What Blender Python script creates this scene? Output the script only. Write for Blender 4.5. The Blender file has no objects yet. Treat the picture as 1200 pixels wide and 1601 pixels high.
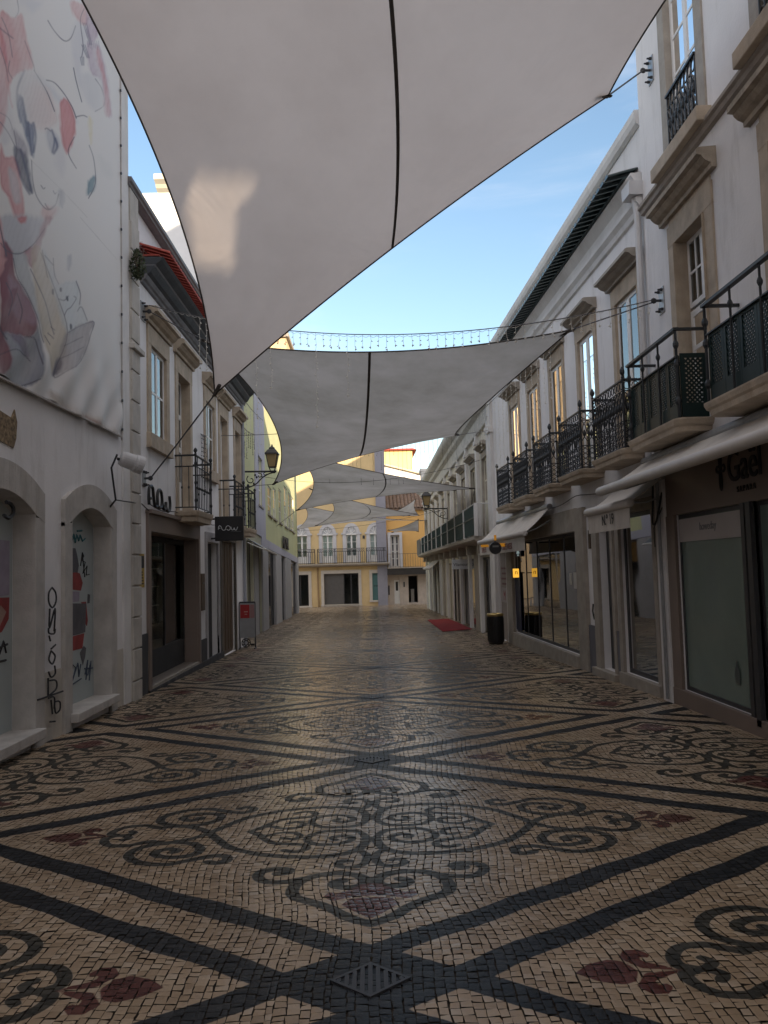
import bpy, bmesh, math, random
import numpy as np
from mathutils import Vector, Matrix

# ------------------------------------------------------------------ camera, sky, sun, exposure
scene = bpy.context.scene
FPX, EYE, ROLL, VPX, VPY = 1295.0, 1.6, math.radians(1.5), 583.0, 891.0
SLOPE = 0.0178                                   # the street falls gently away from the camera
def _axes():
    c = np.array([VPX-600, -(VPY-800.5), FPX]); c /= np.linalg.norm(c)
    u = np.array([-math.sin(ROLL), math.cos(ROLL), 0.0]); u -= c*u.dot(c); u /= np.linalg.norm(u)
    x = np.cross(u, c)
    if x[0] < 0: x = -x
    return np.stack([x, c, u])
CAM = _axes()                                    # world = CAM @ (right, up, forward)
cam_data = bpy.data.cameras.new("camera"); cam = bpy.data.objects.new("camera", cam_data)
scene.collection.objects.link(cam); scene.camera = cam
cam_data.sensor_fit = 'VERTICAL'; cam_data.sensor_height = 24.0; cam_data.sensor_width = 18.0
cam_data.lens = 24.0*FPX/1601.0
cam_data.clip_start = 0.05; cam_data.clip_end = 2000
_m = np.eye(4); _m[:3, 0] = CAM[:, 0]; _m[:3, 1] = CAM[:, 1]; _m[:3, 2] = -CAM[:, 2]; _m[2, 3] = EYE
cam.matrix_world = Matrix(_m.tolist())

SUN_AZ, SUN_EL = math.radians(150.0), math.radians(15.0)   # compass from +Y towards +X
world = bpy.data.worlds.new("World"); scene.world = world; world.use_nodes = True
wn = world.node_tree.nodes; wl = world.node_tree.links
sky = wn.new("ShaderNodeTexSky"); sky.sky_type = 'NISHITA'; sky.sun_disc = False
sky.sun_elevation = SUN_EL; sky.sun_rotation = SUN_AZ; sky.air_density = 1.15; sky.dust_density = 0.3; sky.ozone_density = 1.6
# thin cloud wisps ahead; unseen veil overhead and behind, added to whiten the light
_tc = wn.new("ShaderNodeTexCoord"); _sx = wn.new("ShaderNodeSeparateXYZ"); wl.new(_tc.outputs["Generated"], _sx.inputs[0])
def _mr(src, a, b, lo=0.0, hi=1.0):
    n = wn.new("ShaderNodeMapRange"); n.interpolation_type = 'SMOOTHSTEP'; n.inputs["From Min"].default_value = a; n.inputs["From Max"].default_value = b; n.inputs["To Min"].default_value = lo; n.inputs["To Max"].default_value = hi; wl.new(src, n.inputs["Value"]); return n.outputs["Result"]
def _ma(op, a, b):
    n = wn.new("ShaderNodeMath"); n.operation = op; wl.new(a, n.inputs[0])
    if isinstance(b, float): n.inputs[1].default_value = b
    else: wl.new(b, n.inputs[1])
    return n.outputs[0]
_mp = wn.new("ShaderNodeMapping"); _mp.inputs["Scale"].default_value = (1.0, 1.0, 3.2); wl.new(_tc.outputs["Generated"], _mp.inputs["Vector"])
_nz = wn.new("ShaderNodeTexNoise"); _nz.inputs["Scale"].default_value = 2.4; _nz.inputs["Detail"].default_value = 7; _nz.inputs["Roughness"].default_value = 0.6; _nz.inputs["Distortion"].default_value = 0.6; wl.new(_mp.outputs["Vector"], _nz.inputs["Vector"])
_fill_veil = _ma('MAXIMUM', _mr(_sx.outputs["Z"], 0.62, 0.86), _mr(_sx.outputs["Y"], 0.10, -0.35))
_mask = _ma('MAXIMUM', _ma('MULTIPLY', _fill_veil, _mr(_nz.outputs["Fac"], 0.2, 0.6, 0.55, 0.95)), _ma('MULTIPLY', _mr(_nz.outputs["Fac"], 0.50, 0.75), 0.22))
_cm = wn.new("ShaderNodeMix"); _cm.data_type = 'RGBA'; wl.new(_mask, _cm.inputs["Factor"]); wl.new(sky.outputs[0], _cm.inputs["A"]); _cm.inputs["B"].default_value = (5.4, 5.05, 5.0, 1)
wl.new(_cm.outputs["Result"], wn["Background"].inputs[0]); wn["Background"].inputs[1].default_value = 0.13
sd = bpy.data.lights.new("sun", 'SUN'); sd.energy = 4.6; sd.angle = math.radians(0.5); sd.color = (1.0, 0.80, 0.58)
sun = bpy.data.objects.new("sun", sd); scene.collection.objects.link(sun)
SUN_DIR = Vector((math.sin(SUN_AZ)*math.cos(SUN_EL), math.cos(SUN_AZ)*math.cos(SUN_EL), math.sin(SUN_EL)))
sun.rotation_euler = SUN_DIR.to_track_quat('Z', 'Y').to_euler()
vs = scene.view_settings; vs.view_transform = 'Standard'; vs.look = 'None'; vs.gamma = 1.0; vs.use_curve_mapping = False
vs.exposure = 1.02
scene.cycles.max_bounces = 8; scene.cycles.diffuse_bounces = 4; scene.cycles.transparent_max_bounces = 12
scene.cycles.use_denoising = True; scene.cycles.sample_clamp_indirect = 6.0

# ------------------------------------------------------------------ helpers
rng = random.Random(7)
def ray(px, py):
    return CAM @ np.array([px-600.0, 800.5-py, FPX])
def at_y(px, py, y):
    """3-D point on the ray through a photo pixel at street distance y."""
    r = ray(px, py); t = y/r[1]; return Vector((r[0]*t, y, EYE+r[2]*t))
def at_x(px, py, x):
    r = ray(px, py); t = x/r[0]; return Vector((x, r[1]*t, EYE+r[2]*t))
def gz(y): return -SLOPE*y
def ground_pt(px, py):
    r = ray(px, py); t = -EYE/(r[2]+SLOPE*r[1]); return Vector((r[0]*t, r[1]*t, EYE+r[2]*t))

class Facade:
    """Vertical wall plane: s along the street, z up, o outwards (towards the street)."""
    def __init__(self, a, d, n_sign, k=0.0):
        d = Vector(d).normalized(); self.a = Vector(a); self.t = d
        self.n = Vector((-d.y, d.x))*n_sign; self.k = k
    def P(self, s, z, o=0.0):
        return Vector((self.a.x+self.t.x*s+self.n.x*o, self.a.y+self.t.y*s+self.n.y*o, z+self.k*s))
    def px(self, px, py, o=0.0):
        r = ray(px, py); nn = np.array([self.n.x, self.n.y])
        t = (self.a.x*nn[0]+self.a.y*nn[1]+o)/(r[0]*nn[0]+r[1]*nn[1])
        x, y, z = r[0]*t, r[1]*t, EYE+r[2]*t
        s = (x-self.a.x)*self.t.x+(y-self.a.y)*self.t.y
        return s, z-self.k*s
    def mat(self, s, z, o, flip=1):
        """Matrix whose X runs along the reading direction, Y up, Z outwards."""
        p = self.P(s, z, o); X = Vector((self.t.x, self.t.y, 0))*flip; Z = Vector((self.n.x, self.n.y, 0)); Y = Vector((0, 0, 1))
        m = Matrix(((X.x, Y.x, Z.x, p.x), (X.y, Y.y, Z.y, p.y), (X.z, Y.z, Z.z, p.z), (0, 0, 0, 1)))
        return m

OFF = {}
def _name(o): return o.name
def tag(o, label=None, cat=None, group=None, kind=None):
    if label: o['label'] = label
    if cat: o['category'] = cat
    if group: o['group'] = group
    if kind: o['kind'] = kind
    return o
def thing(name, label, cat, loc=(0, 0, 0), group=None):
    o = bpy.data.objects.new(name, None); scene.collection.objects.link(o)
    o.empty_display_size = 0.3; o.location = loc; OFF[o.name] = Vector(loc)
    return tag(o, label, cat, group)

class MB:
    def __init__(self): self.v = []; self.f = []; self.m = []
    def add(self, vs, fs, mi=0):
        b = len(self.v); self.v += [Vector(p) for p in vs]
        for f in fs: self.f.append([b+i for i in f]); self.m.append(mi)
    def quad(self, a, b, c, d, mi=0): self.add([a, b, c, d], [(0, 1, 2, 3)], mi)
    def hexa(self, p, mi=0):
        self.add(p, [(0, 3, 2, 1), (4, 5, 6, 7), (0, 1, 5, 4), (1, 2, 6, 5), (2, 3, 7, 6), (3, 0, 4, 7)], mi)
    def bx(self, x0, x1, y0, y1, z0, z1, mi=0):
        self.hexa([(x0, y0, z0), (x1, y0, z0), (x1, y1, z0), (x0, y1, z0), (x0, y0, z1), (x1, y0, z1), (x1, y1, z1), (x0, y1, z1)], mi)
    def box(self, F, s0, s1, z0, z1, o0, o1, mi=0):
        P = F.P
        self.hexa([P(s0, z0, o0), P(s1, z0, o0), P(s1, z0, o1), P(s0, z0, o1), P(s0, z1, o0), P(s1, z1, o0), P(s1, z1, o1), P(s0, z1, o1)], mi)
    def prism(self, F, poly, o0, o1, mi=0):
        n = len(poly); vs = [F.P(s, z, o0) for s, z in poly]+[F.P(s, z, o1) for s, z in poly]
        fs = [tuple(range(n))[::-1], tuple(range(n, 2*n))]+[(i, (i+1) % n, n+(i+1) % n, n+i) for i in range(n)]
        self.add(vs, fs, mi)
    def extr(self, F, prof, s0, s1, mi=0):
        """profile [(o, z)] swept from s0 to s1."""
        n = len(prof); vs = [F.P(s0, z, o) for o, z in prof]+[F.P(s1, z, o) for o, z in prof]
        fs = [tuple(range(n)), tuple(range(n, 2*n))[::-1]]+[(i, n+i, n+(i+1) % n, (i+1) % n) for i in range(n)]
        self.add(vs, fs, mi)
    def tube(self, pts, r, n=5, mi=0, closed=False, r1=None):
        pts = [Vector(p) for p in pts]; N = len(pts)
        if N < 2: return
        rings = []; ref = None
        for i, p in enumerate(pts):
            a = pts[(i-1) % N] if (closed or i > 0) else p; b = pts[(i+1) % N] if (closed or i < N-1) else p
            d = (b-a)
            if d.length < 1e-9: d = Vector((0, 0, 1))
            d.normalize()
            if ref is None or abs(ref.dot(d)) > 0.99:
                ref = Vector((0, 0, 1)) if abs(d.z) < 0.9 else Vector((1, 0, 0))
            u = (ref-d*ref.dot(d)).normalized(); w = d.cross(u); ref = u
            rr = r if r1 is None else r+(r1-r)*i/(N-1)
            rings.append([p+(u*math.cos(2*math.pi*k/n)+w*math.sin(2*math.pi*k/n))*rr for k in range(n)])
        vs = [q for R in rings for q in R]; fs = []
        for i in range(N if closed else N-1):
            j = (i+1) % N
            for k in range(n): fs.append((i*n+k, i*n+(k+1) % n, j*n+(k+1) % n, j*n+k))
        if not closed: fs += [tuple(range(n))[::-1], tuple(range((N-1)*n, N*n))]
        self.add(vs, fs, mi)
    def lathe(self, c, prof, n=12, mi=0, axis=None):
        """profile [(r, h)] about an axis through c (default up)."""
        c = Vector(c); ax = Vector(axis or (0, 0, 1)).normalized()
        u = ax.orthogonal().normalized(); w = ax.cross(u); vs = []; fs = []
        for r, h in prof:
            for k in range(n): vs.append(c+ax*h+(u*math.cos(2*math.pi*k/n)+w*math.sin(2*math.pi*k/n))*max(r, 1e-4))
        for i in range(len(prof)-1):
            for k in range(n): fs.append((i*n+k, i*n+(k+1) % n, (i+1)*n+(k+1) % n, (i+1)*n+k))
        fs += [tuple(range(n))[::-1], tuple(range((len(prof)-1)*n, len(prof)*n))]
        self.add(vs, fs, mi)
    def build(self, name, mat, parent=None, smooth=False, bevel=0.0, loc=None, recalc=True):
        off = OFF[parent.name] if parent is not None else Vector(loc if loc is not None else (0, 0, 0))
        me = bpy.data.meshes.new(name); me.from_pydata([tuple(p-off) for p in self.v], [], self.f)
        mats = mat if isinstance(mat, (list, tuple)) else [mat]
        for m in mats: me.materials.append(m)
        if len(mats) > 1: me.polygons.foreach_set('material_index', self.m)
        if recalc:
            b = bmesh.new(); b.from_mesh(me); bmesh.ops.recalc_face_normals(b, faces=b.faces); b.to_mesh(me); b.free()
        if smooth:
            me.polygons.foreach_set('use_smooth', [True]*len(me.polygons))
        o = bpy.data.objects.new(name, me); scene.collection.objects.link(o)
        if parent is not None: o.parent = parent
        elif loc is not None: o.location = loc
        OFF[o.name] = off
        if bevel > 0:
            md = o.modifiers.new("bevel", 'BEVEL'); md.width = bevel; md.segments = 2; md.limit_method = 'ANGLE'; md.angle_limit = math.radians(50)
        return o

def solo(mb, name, mat, label, cat, group=None, smooth=False, bevel=0.0, kind=None):
    """A top-level thing that is one mesh, its origin at the base of its own bounding box."""
    xs = [p.x for p in mb.v]; ys = [p.y for p in mb.v]; zs = [p.z for p in mb.v]
    o = mb.build(name, mat, None, smooth, bevel, loc=((min(xs)+max(xs))/2, (min(ys)+max(ys))/2, min(zs)))
    return tag(o, label, cat, group, kind)

def text(name, body, F, s, z, o, size, mat, parent, flip=1, ext=0.006, align='LEFT', sx=1.0, matrix=None, rot=0.0):
    cu = bpy.data.curves.new(name, 'FONT'); cu.body = body; cu.size = size; cu.extrude = ext; cu.align_x = align; cu.align_y = 'BOTTOM_BASELINE'
    tmp = bpy.data.objects.new(name, cu); scene.collection.objects.link(tmp)
    me = bpy.data.meshes.new_from_object(tmp.evaluated_get(bpy.context.evaluated_depsgraph_get())); bpy.data.objects.remove(tmp)
    me.materials.clear(); me.materials.append(mat); me.name = name
    ob = bpy.data.objects.new(name, me); scene.collection.objects.link(ob)
    m = matrix if matrix is not None else F.mat(s, z, o, flip)
    m = m @ Matrix.Rotation(rot, 4, 'Z') @ Matrix.Diagonal((sx, 1, 1, 1))
    if parent is not None:
        ob.parent = parent; m = Matrix.Translation(-OFF[parent.name]) @ m
    ob.matrix_basis = m; OFF[ob.name] = OFF[parent.name] if parent is not None else Vector()
    return ob

def catenary(a, b, sag, n=16):
    a, b = Vector(a), Vector(b); out = []
    for i in range(n+1):
        t = i/n; p = a.lerp(b, t); p.z -= sag*4*t*(1-t); out.append(p)
    return out
def smoothline(pts, n=6, closed=False):
    """Catmull-Rom through points."""
    P = [Vector(p) for p in pts]; N = len(P); out = []
    for i in range(N if closed else N-1):
        p0 = P[(i-1) % N] if (closed or i > 0) else P[i]; p1 = P[i]; p2 = P[(i+1) % N]; p3 = P[(i+2) % N] if (closed or i < N-2) else p2
        for k in range(n):
            t = k/n
            out.append(0.5*((2*p1)+(p2-p0)*t+(2*p0-5*p1+4*p2-p3)*t*t+(3*p1-p0-3*p2+p3)*t**3))
    if not closed: out.append(P[-1])
    return out

# ------------------------------------------------------------------ materials
MATS = {}
def newmat(name):
    m = bpy.data.materials.new(name); m.use_nodes = True; nt = m.node_tree
    return m, nt, nt.nodes["Principled BSDF"]
def surf(name, col, rough=0.8, var=0.15, scale=1.5, bump=0.0, bscale=40, metal=0.0, stain=0.0, stain_col=(0.2, 0.17, 0.13), spec=0.5, coat=0.0, streak=0.0):
    """Plaster, stone, paint, iron: base colour with broad noise, fine grain bump and shaped stains."""
    if name in MATS: return MATS[name]
    m, nt, b = newmat(name); N = nt.nodes; L = nt.links
    tc = N.new("ShaderNodeTexCoord")
    n1 = N.new("ShaderNodeTexNoise"); n1.inputs["Scale"].default_value = scale; n1.inputs["Detail"].default_value = 6; n1.inputs["Roughness"].default_value = 0.6
    gm = N.new("ShaderNodeNewGeometry"); L.new(gm.outputs["Position"], n1.inputs["Vector"])
    cr = N.new("ShaderNodeValToRGB"); cr.color_ramp.elements[0].position = 0.3; cr.color_ramp.elements[1].position = 0.7
    cr.color_ramp.elements[0].color = (*[c*(1-var) for c in col], 1); cr.color_ramp.elements[1].color = (*[min(1, c*(1+var*0.5)) for c in col], 1)
    L.new(n1.outputs["Fac"], cr.inputs["Fac"]); out = cr.outputs["Color"]
    if stain > 0:
        mp = N.new("ShaderNodeMapping"); mp.inputs["Scale"].default_value = (2.6, 2.6, 0.5); L.new(gm.outputs["Position"], mp.inputs["Vector"])
        n2 = N.new("ShaderNodeTexNoise"); n2.inputs["Scale"].default_value = 1.3; n2.inputs["Detail"].default_value = 8; n2.inputs["Roughness"].default_value = 0.7
        L.new(mp.outputs["Vector"], n2.inputs["Vector"])
        r2 = N.new("ShaderNodeValToRGB"); r2.color_ramp.elements[0].position = 0.52; r2.color_ramp.elements[1].position = 0.78
        r2.color_ramp.elements[0].color = (0, 0, 0, 1); r2.color_ramp.elements[1].color = (stain, stain, stain, 1)
        L.new(n2.outputs["Fac"], r2.inputs["Fac"])
        mx = N.new("ShaderNodeMix"); mx.data_type = 'RGBA'; L.new(r2.outputs["Color"], mx.inputs["Factor"]); L.new(out, mx.inputs["A"]); mx.inputs["B"].default_value = (*stain_col, 1)
        out = mx.outputs["Result"]
    L.new(out, b.inputs["Base Color"])
    b.inputs["Roughness"].default_value = rough; b.inputs["Metallic"].default_value = metal; b.inputs["Specular IOR Level"].default_value = spec
    b.inputs["Coat Weight"].default_value = coat
    if bump > 0:
        n3 = N.new("ShaderNodeTexNoise"); n3.inputs["Scale"].default_value = bscale; n3.inputs["Detail"].default_value = 5; L.new(gm.outputs["Position"], n3.inputs["Vector"])
        bp = N.new("ShaderNodeBump"); bp.inputs["Strength"].default_value = bump; bp.inputs["Distance"].default_value = 0.02; L.new(n3.outputs["Fac"], bp.inputs["Height"]); L.new(bp.outputs["Normal"], b.inputs["Normal"])
    MATS[name] = m; return m
def glass(name, tint=(0.6, 0.68, 0.65), rough=0.02, ior=1.9, refl=1.0):
    if name in MATS: return MATS[name]
    m, nt, b = newmat(name); N = nt.nodes; L = nt.links; N.remove(b)
    tr = N.new("ShaderNodeBsdfTransparent"); tr.inputs[0].default_value = (*tint, 1)
    gl = N.new("ShaderNodeBsdfGlossy"); gl.inputs["Roughness"].default_value = rough; gl.inputs["Color"].default_value = (refl, refl, refl, 1)
    fr = N.new("ShaderNodeFresnel"); fr.inputs["IOR"].default_value = ior
    gm = N.new("ShaderNodeNewGeometry"); ns = N.new("ShaderNodeTexNoise"); ns.inputs["Scale"].default_value = 1.1; ns.inputs["Detail"].default_value = 1; L.new(gm.outputs["Position"], ns.inputs["Vector"])
    bp = N.new("ShaderNodeBump"); bp.inputs["Strength"].default_value = 0.06; bp.inputs["Distance"].default_value = 0.05; L.new(ns.outputs["Fac"], bp.inputs["Height"])
    L.new(bp.outputs["Normal"], gl.inputs["Normal"]); L.new(bp.outputs["Normal"], fr.inputs["Normal"])
    mx = N.new("ShaderNodeMixShader"); L.new(fr.outputs[0], mx.inputs[0]); L.new(tr.outputs[0], mx.inputs[1]); L.new(gl.outputs[0], mx.inputs[2])
    L.new(mx.outputs[0], N["Material Output"].inputs[0]); MATS[name] = m; return m
def emit(name, col, st):
    if name in MATS: return MATS[name]
    m, nt, b = newmat(name); b.inputs["Base Color"].default_value = (*col, 1); b.inputs["Emission Color"].default_value = (*col, 1); b.inputs["Emission Strength"].default_value = st
    MATS[name] = m; return m

white_wall = surf("white_plaster", (0.79, 0.78, 0.785), 0.9, 0.10, 0.9, 0.15, 30, stain=0.55, stain_col=(0.44, 0.42, 0.40))
white_worn = surf("worn_white_plaster", (0.70, 0.69, 0.68), 0.9, 0.16, 1.2, 0.15, 25, stain=0.5, stain_col=(0.40, 0.37, 0.33))
white_paint = surf("white_paint", (0.78, 0.78, 0.77), 0.5, 0.06, 3)
cream_wall = surf("cream_plaster", (0.66, 0.62, 0.53), 0.9, 0.14, 1.0, 0.15, 30, stain=0.5, stain_col=(0.35, 0.31, 0.25))
ochre_wall = surf("yellow_plaster", (0.66, 0.50, 0.27), 0.9, 0.12, 0.8, 0.1, 30, stain=0.4, stain_col=(0.5, 0.37, 0.2))
orange_wall = surf("orange_plaster", (0.72, 0.43, 0.15), 0.9, 0.10, 0.8, 0.1, 30)
lime_wall = surf("lime_plaster", (0.60, 0.61, 0.35), 0.9, 0.10, 0.7, 0.1, 30, stain=0.2, stain_col=(0.5, 0.5, 0.25))
lilac_wall = surf("lilac_plaster", (0.50, 0.50, 0.58), 0.9, 0.08, 0.8)
grey_stone = surf("grey_stone", (0.38, 0.37, 0.38), 0.8, 0.2, 3, 0.2, 60, stain=0.4)
stone = surf("limestone", (0.47, 0.39, 0.30), 0.8, 0.25, 4, 0.3, 60, stain=0.6, stain_col=(0.30, 0.21, 0.13))
pale_stone = surf("pale_limestone", (0.36, 0.325, 0.28), 0.75, 0.2, 5, 0.25, 70, stain=0.5, stain_col=(0.34, 0.28, 0.22))
beige_panel = surf("beige_panel", (0.20, 0.155, 0.13), 0.55, 0.08, 2)
iron = surf("wrought_iron", (0.018, 0.021, 0.024), 0.5, 0.2, 8)
green_paint = surf("dark_green_paint", (0.008, 0.022, 0.021), 0.5, 0.2, 6, spec=0.25)
dark_metal = surf("dark_metal", (0.05, 0.05, 0.055), 0.45, 0.2, 6, metal=0.3)
grey_metal = surf("galvanised_metal", (0.35, 0.36, 0.37), 0.45, 0.15, 8, metal=0.6)
slate = surf("dark_cornice_paint", (0.055, 0.062, 0.072), 0.8, 0.25, 3, 0.15, 40, stain=0.4, stain_col=(0.13, 0.13, 0.13))
slate_pale = surf("worn_cornice_edge", (0.17, 0.17, 0.18), 0.85, 0.3, 4, 0.15, 40)
red_tile = surf("red_roof_tile", (0.36, 0.06, 0.04), 0.75, 0.3, 9, 0.2, 30)
green_tile = surf("dark_glazed_tile", (0.012, 0.028, 0.028), 0.35, 0.3, 8)
brown_tile = surf("weathered_roof_tile", (0.20, 0.13, 0.09), 0.9, 0.5, 4, 0.3, 30, stain=0.7, stain_col=(0.06, 0.05, 0.045))
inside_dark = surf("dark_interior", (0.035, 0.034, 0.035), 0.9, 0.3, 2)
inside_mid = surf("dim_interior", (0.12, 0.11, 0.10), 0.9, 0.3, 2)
brown_wood = surf("brown_wood", (0.10, 0.065, 0.04), 0.6, 0.3, 6)
pane_mat = glass("window_glass")
shop_glass = glass("shop_glass", (0.62, 0.70, 0.67), 0.02, 1.5, 0.5)
frost = surf("papered_shop_glass", (0.145, 0.20, 0.175), 0.25, 0.10, 1.4, coat=0.5)
awning_cloth = surf("cream_awning_cloth", (0.58, 0.54, 0.49), 0.9, 0.10, 4, stain=0.3, stain_col=(0.4, 0.36, 0.31))
black_paint = surf("black_paint", (0.012, 0.012, 0.013), 0.4, 0.2, 5)
ink = surf("black_ink", (0.02, 0.02, 0.022), 0.7, 0.1, 5)
cable_mat = surf("steel_cable", (0.06, 0.06, 0.065), 0.5, 0.2, 8)
bulb_mat = surf("fairy_light_plastic", (0.72, 0.70, 0.64), 0.5, 0.1, 8)
wire_dark = surf("dark_light_wire", (0.05, 0.05, 0.05), 0.6, 0.1, 8)
curtain = surf("white_curtain", (0.80, 0.80, 0.82), 0.9, 0.15, 6)
red_mat = surf("red_paint", (0.33, 0.02, 0.025), 0.7, 0.15, 4)

def sailcloth(name, c0, c1, tr):
    m, nt, b = newmat(name); N = nt.nodes; L = nt.links; N.remove(b)
    gm = N.new("ShaderNodeNewGeometry")
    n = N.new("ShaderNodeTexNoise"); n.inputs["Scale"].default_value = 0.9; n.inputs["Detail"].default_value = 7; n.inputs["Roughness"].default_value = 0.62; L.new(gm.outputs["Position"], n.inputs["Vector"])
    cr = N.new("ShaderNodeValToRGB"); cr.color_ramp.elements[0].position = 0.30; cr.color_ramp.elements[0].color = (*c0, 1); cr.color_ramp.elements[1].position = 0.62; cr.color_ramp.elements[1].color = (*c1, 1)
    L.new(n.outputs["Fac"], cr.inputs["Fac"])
    d = N.new("ShaderNodeBsdfDiffuse"); t = N.new("ShaderNodeBsdfTranslucent"); L.new(cr.outputs["Color"], d.inputs[0]); L.new(cr.outputs["Color"], t.inputs[0])
    mx = N.new("ShaderNodeMixShader"); mx.inputs[0].default_value = tr
    L.new(d.outputs[0], mx.inputs[1]); L.new(t.outputs[0], mx.inputs[2]); L.new(mx.outputs[0], N["Material Output"].inputs[0])
    w = N.new("ShaderNodeTexNoise"); w.inputs["Scale"].default_value = 160; L.new(gm.outputs["Position"], w.inputs["Vector"])
    w2 = N.new("ShaderNodeTexNoise"); w2.inputs["Scale"].default_value = 0.8; w2.inputs["Detail"].default_value = 3; w2.inputs["Distortion"].default_value = 0.8; L.new(gm.outputs["Position"], w2.inputs["Vector"])
    b2 = N.new("ShaderNodeBump"); b2.inputs["Strength"].default_value = 0.22; b2.inputs["Distance"].default_value = 0.22; L.new(w2.outputs["Fac"], b2.inputs["Height"]); L.new(b2.outputs["Normal"], t.inputs["Normal"])
    bp = N.new("ShaderNodeBump"); bp.inputs["Strength"].default_value = 0.15; bp.inputs["Distance"].default_value = 0.003; L.new(w.outputs["Fac"], bp.inputs["Height"]); L.new(b2.outputs["Normal"], bp.inputs["Normal"]); L.new(bp.outputs["Normal"], d.inputs["Normal"])
    return m
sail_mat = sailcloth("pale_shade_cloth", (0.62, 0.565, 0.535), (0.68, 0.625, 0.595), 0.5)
sail_dirty_dim = sailcloth("dirty_dimmed_shade_cloth", (0.33, 0.325, 0.30), (0.47, 0.46, 0.45), 0.5)  # grimy grey cloth, its colour also darkened for the deeper shade it hangs in
sail_edge = surf("sail_webbing", (0.07, 0.06, 0.053), 0.8, 0.2, 8)

# ------------------------------------------------------------------ ground and mosaic pavement
def ground_sheet():
    m = MB(); R = 700
    m.quad((-R, -R, gz(-R)-0.012), (R, -R, gz(-R)-0.012), (R, R, gz(R)-0.012), (-R, R, gz(R)-0.012))
    o = m.build("ground", surf("joint_sand", (0.045, 0.034, 0.025), 0.95, 0.3, 12, 0.3, 80), recalc=False); tag(o, kind='structure')
ground_sheet()

TW, TH, PX0, PY0 = 3.0, 2.1175, -0.055, 3.49      # half width and half height of a diamond, position of the first crossing
PATTERN = {
 'grey': [
  [(0.0, 1.557), (0.105, 1.478), (0.193, 1.36), (0.283, 1.276), (0.394, 1.184), (0.416, 1.063), (0.375, 0.939), (0.274, 0.862), (0.143, 0.856), (0.055, 0.92), (0.033, 0.996), (0.069, 1.063), (0.137, 1.069), (0.189, 1.042), (0.197, 0.995), (0.157, 0.965)],
  [(0.353, 0.91), (0.467, 0.954), (0.573, 0.947), (0.63, 0.868), (0.618, 0.778), (0.537, 0.741), (0.468, 0.764), (0.48, 0.818), (0.529, 0.816)],
  [(0.065, 0.47), (0.03, 0.549), (0.03, 0.65), (0.061, 0.732), (0.146, 0.751), (0.19, 0.708), (0.174, 0.643), (0.124, 0.646)],
  [(0.03, 0.214), (0.05, 0.36), (0.112, 0.475), (0.253, 0.543), (0.444, 0.542), (0.642, 0.486), (0.769, 0.413), (0.881, 0.319), (0.979, 0.164), (1.068, 0.0)],
  [(0.03, 0.214), (0.058, 0.12), (0.105, 0.062), (0.19, 0.04), (0.32, 0.05), (0.397, 0.136), (0.403, 0.236), (0.331, 0.316), (0.225, 0.324), (0.146, 0.277), (0.124, 0.2), (0.19, 0.155), (0.25, 0.189), (0.23, 0.235)],
  [(0.744, 0.05), (0.69, 0.16), (0.617, 0.259), (0.506, 0.291), (0.417, 0.325), (0.398, 0.395), (0.465, 0.448), (0.534, 0.409)],
  [(0.80, 0.0), (0.70, 0.108), (0.599, 0.049), (0.5, 0.063), (0.459, 0.126), (0.495, 0.195), (0.566, 0.161)],
  [(0.963, 0.579), (0.911, 0.611), (0.857, 0.577), (0.872, 0.495), (0.95, 0.472), (1.073, 0.536), (1.204, 0.604), (1.36, 0.565), (1.468, 0.447), (1.472, 0.312), (1.384, 0.217), (1.249, 0.183), (1.124, 0.228), (1.059, 0.337), (1.082, 0.44), (1.189, 0.477), (1.292, 0.442), (1.329, 0.375), (1.268, 0.313), (1.198, 0.343), (1.212, 0.38)],
  [(1.068, 0.0), (1.15, 0.10), (1.29, 0.175), (1.40, 0.16)],
  [(1.668, 0.0), (1.724, 0.035), (1.721, 0.12), (1.656, 0.205), (1.542, 0.22), (1.473, 0.177), (1.409, 0.139)],
  [(1.69, 0.02), (1.64, 0.0), (1.578, 0.05), (1.605, 0.095)],
 ],
 'red': [
  [(2.17, 0.0), (2.09, 0.075), (2.0, 0.112), (1.94, 0.085), (1.905, 0.0)],
  [(1.885, 0.02), (1.915, 0.07), (1.95, 0.125), (1.91, 0.195), (1.85, 0.195), (1.81, 0.145), (1.83, 0.11), (1.865, 0.125), (1.865, 0.085), (1.80, 0.05), (1.72, 0.0)],
  [(0.0, 1.50), (0.072, 1.411), (0.149, 1.31), (0.108, 1.235), (0.043, 1.213), (0.0, 1.225)],
  [(0.0, 1.20), (0.065, 1.195), (0.141, 1.232), (0.195, 1.255), (0.245, 1.197), (0.223, 1.129), (0.177, 1.155), (0.122, 1.113), (0.057, 1.03), (0.0, 1.02)],
 ]}
def seg_dist(X, Y, P):
    d = np.full(X.shape, 9.0)
    for (x0, y0), (x1, y1) in zip(P[:-1], P[1:]):
        dx, dy = x1-x0, y1-y0; L = dx*dx+dy*dy+1e-12
        t = np.clip(((X-x0)*dx+(Y-y0)*dy)/L, 0, 1); d = np.minimum(d, np.hypot(X-x0-t*dx, Y-y0-t*dy))
    return d
def poly_sd(X, Y, P):
    d = seg_dist(X, Y, P+[P[0]]); ins = np.zeros(X.shape, bool); n = len(P)
    for i in range(n):
        (x0, y0), (x1, y1) = P[i], P[(i+1) % n]
        c = ((y0 > Y) != (y1 > Y)) & (X < (x1-x0)*(Y-y0)/((y1-y0) if abs(y1-y0) > 1e-12 else 1e-12)+x0); ins ^= c
    return np.where(ins, -d, d)
GS = 0.008
gx = np.arange(-0.02, TW+0.02, GS); gy = np.arange(-0.02, TH+0.02, GS); GX, GY = np.meshgrid(gx, gy, indexing='ij')
AX, AY = np.abs(GX), np.abs(GY)
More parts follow.
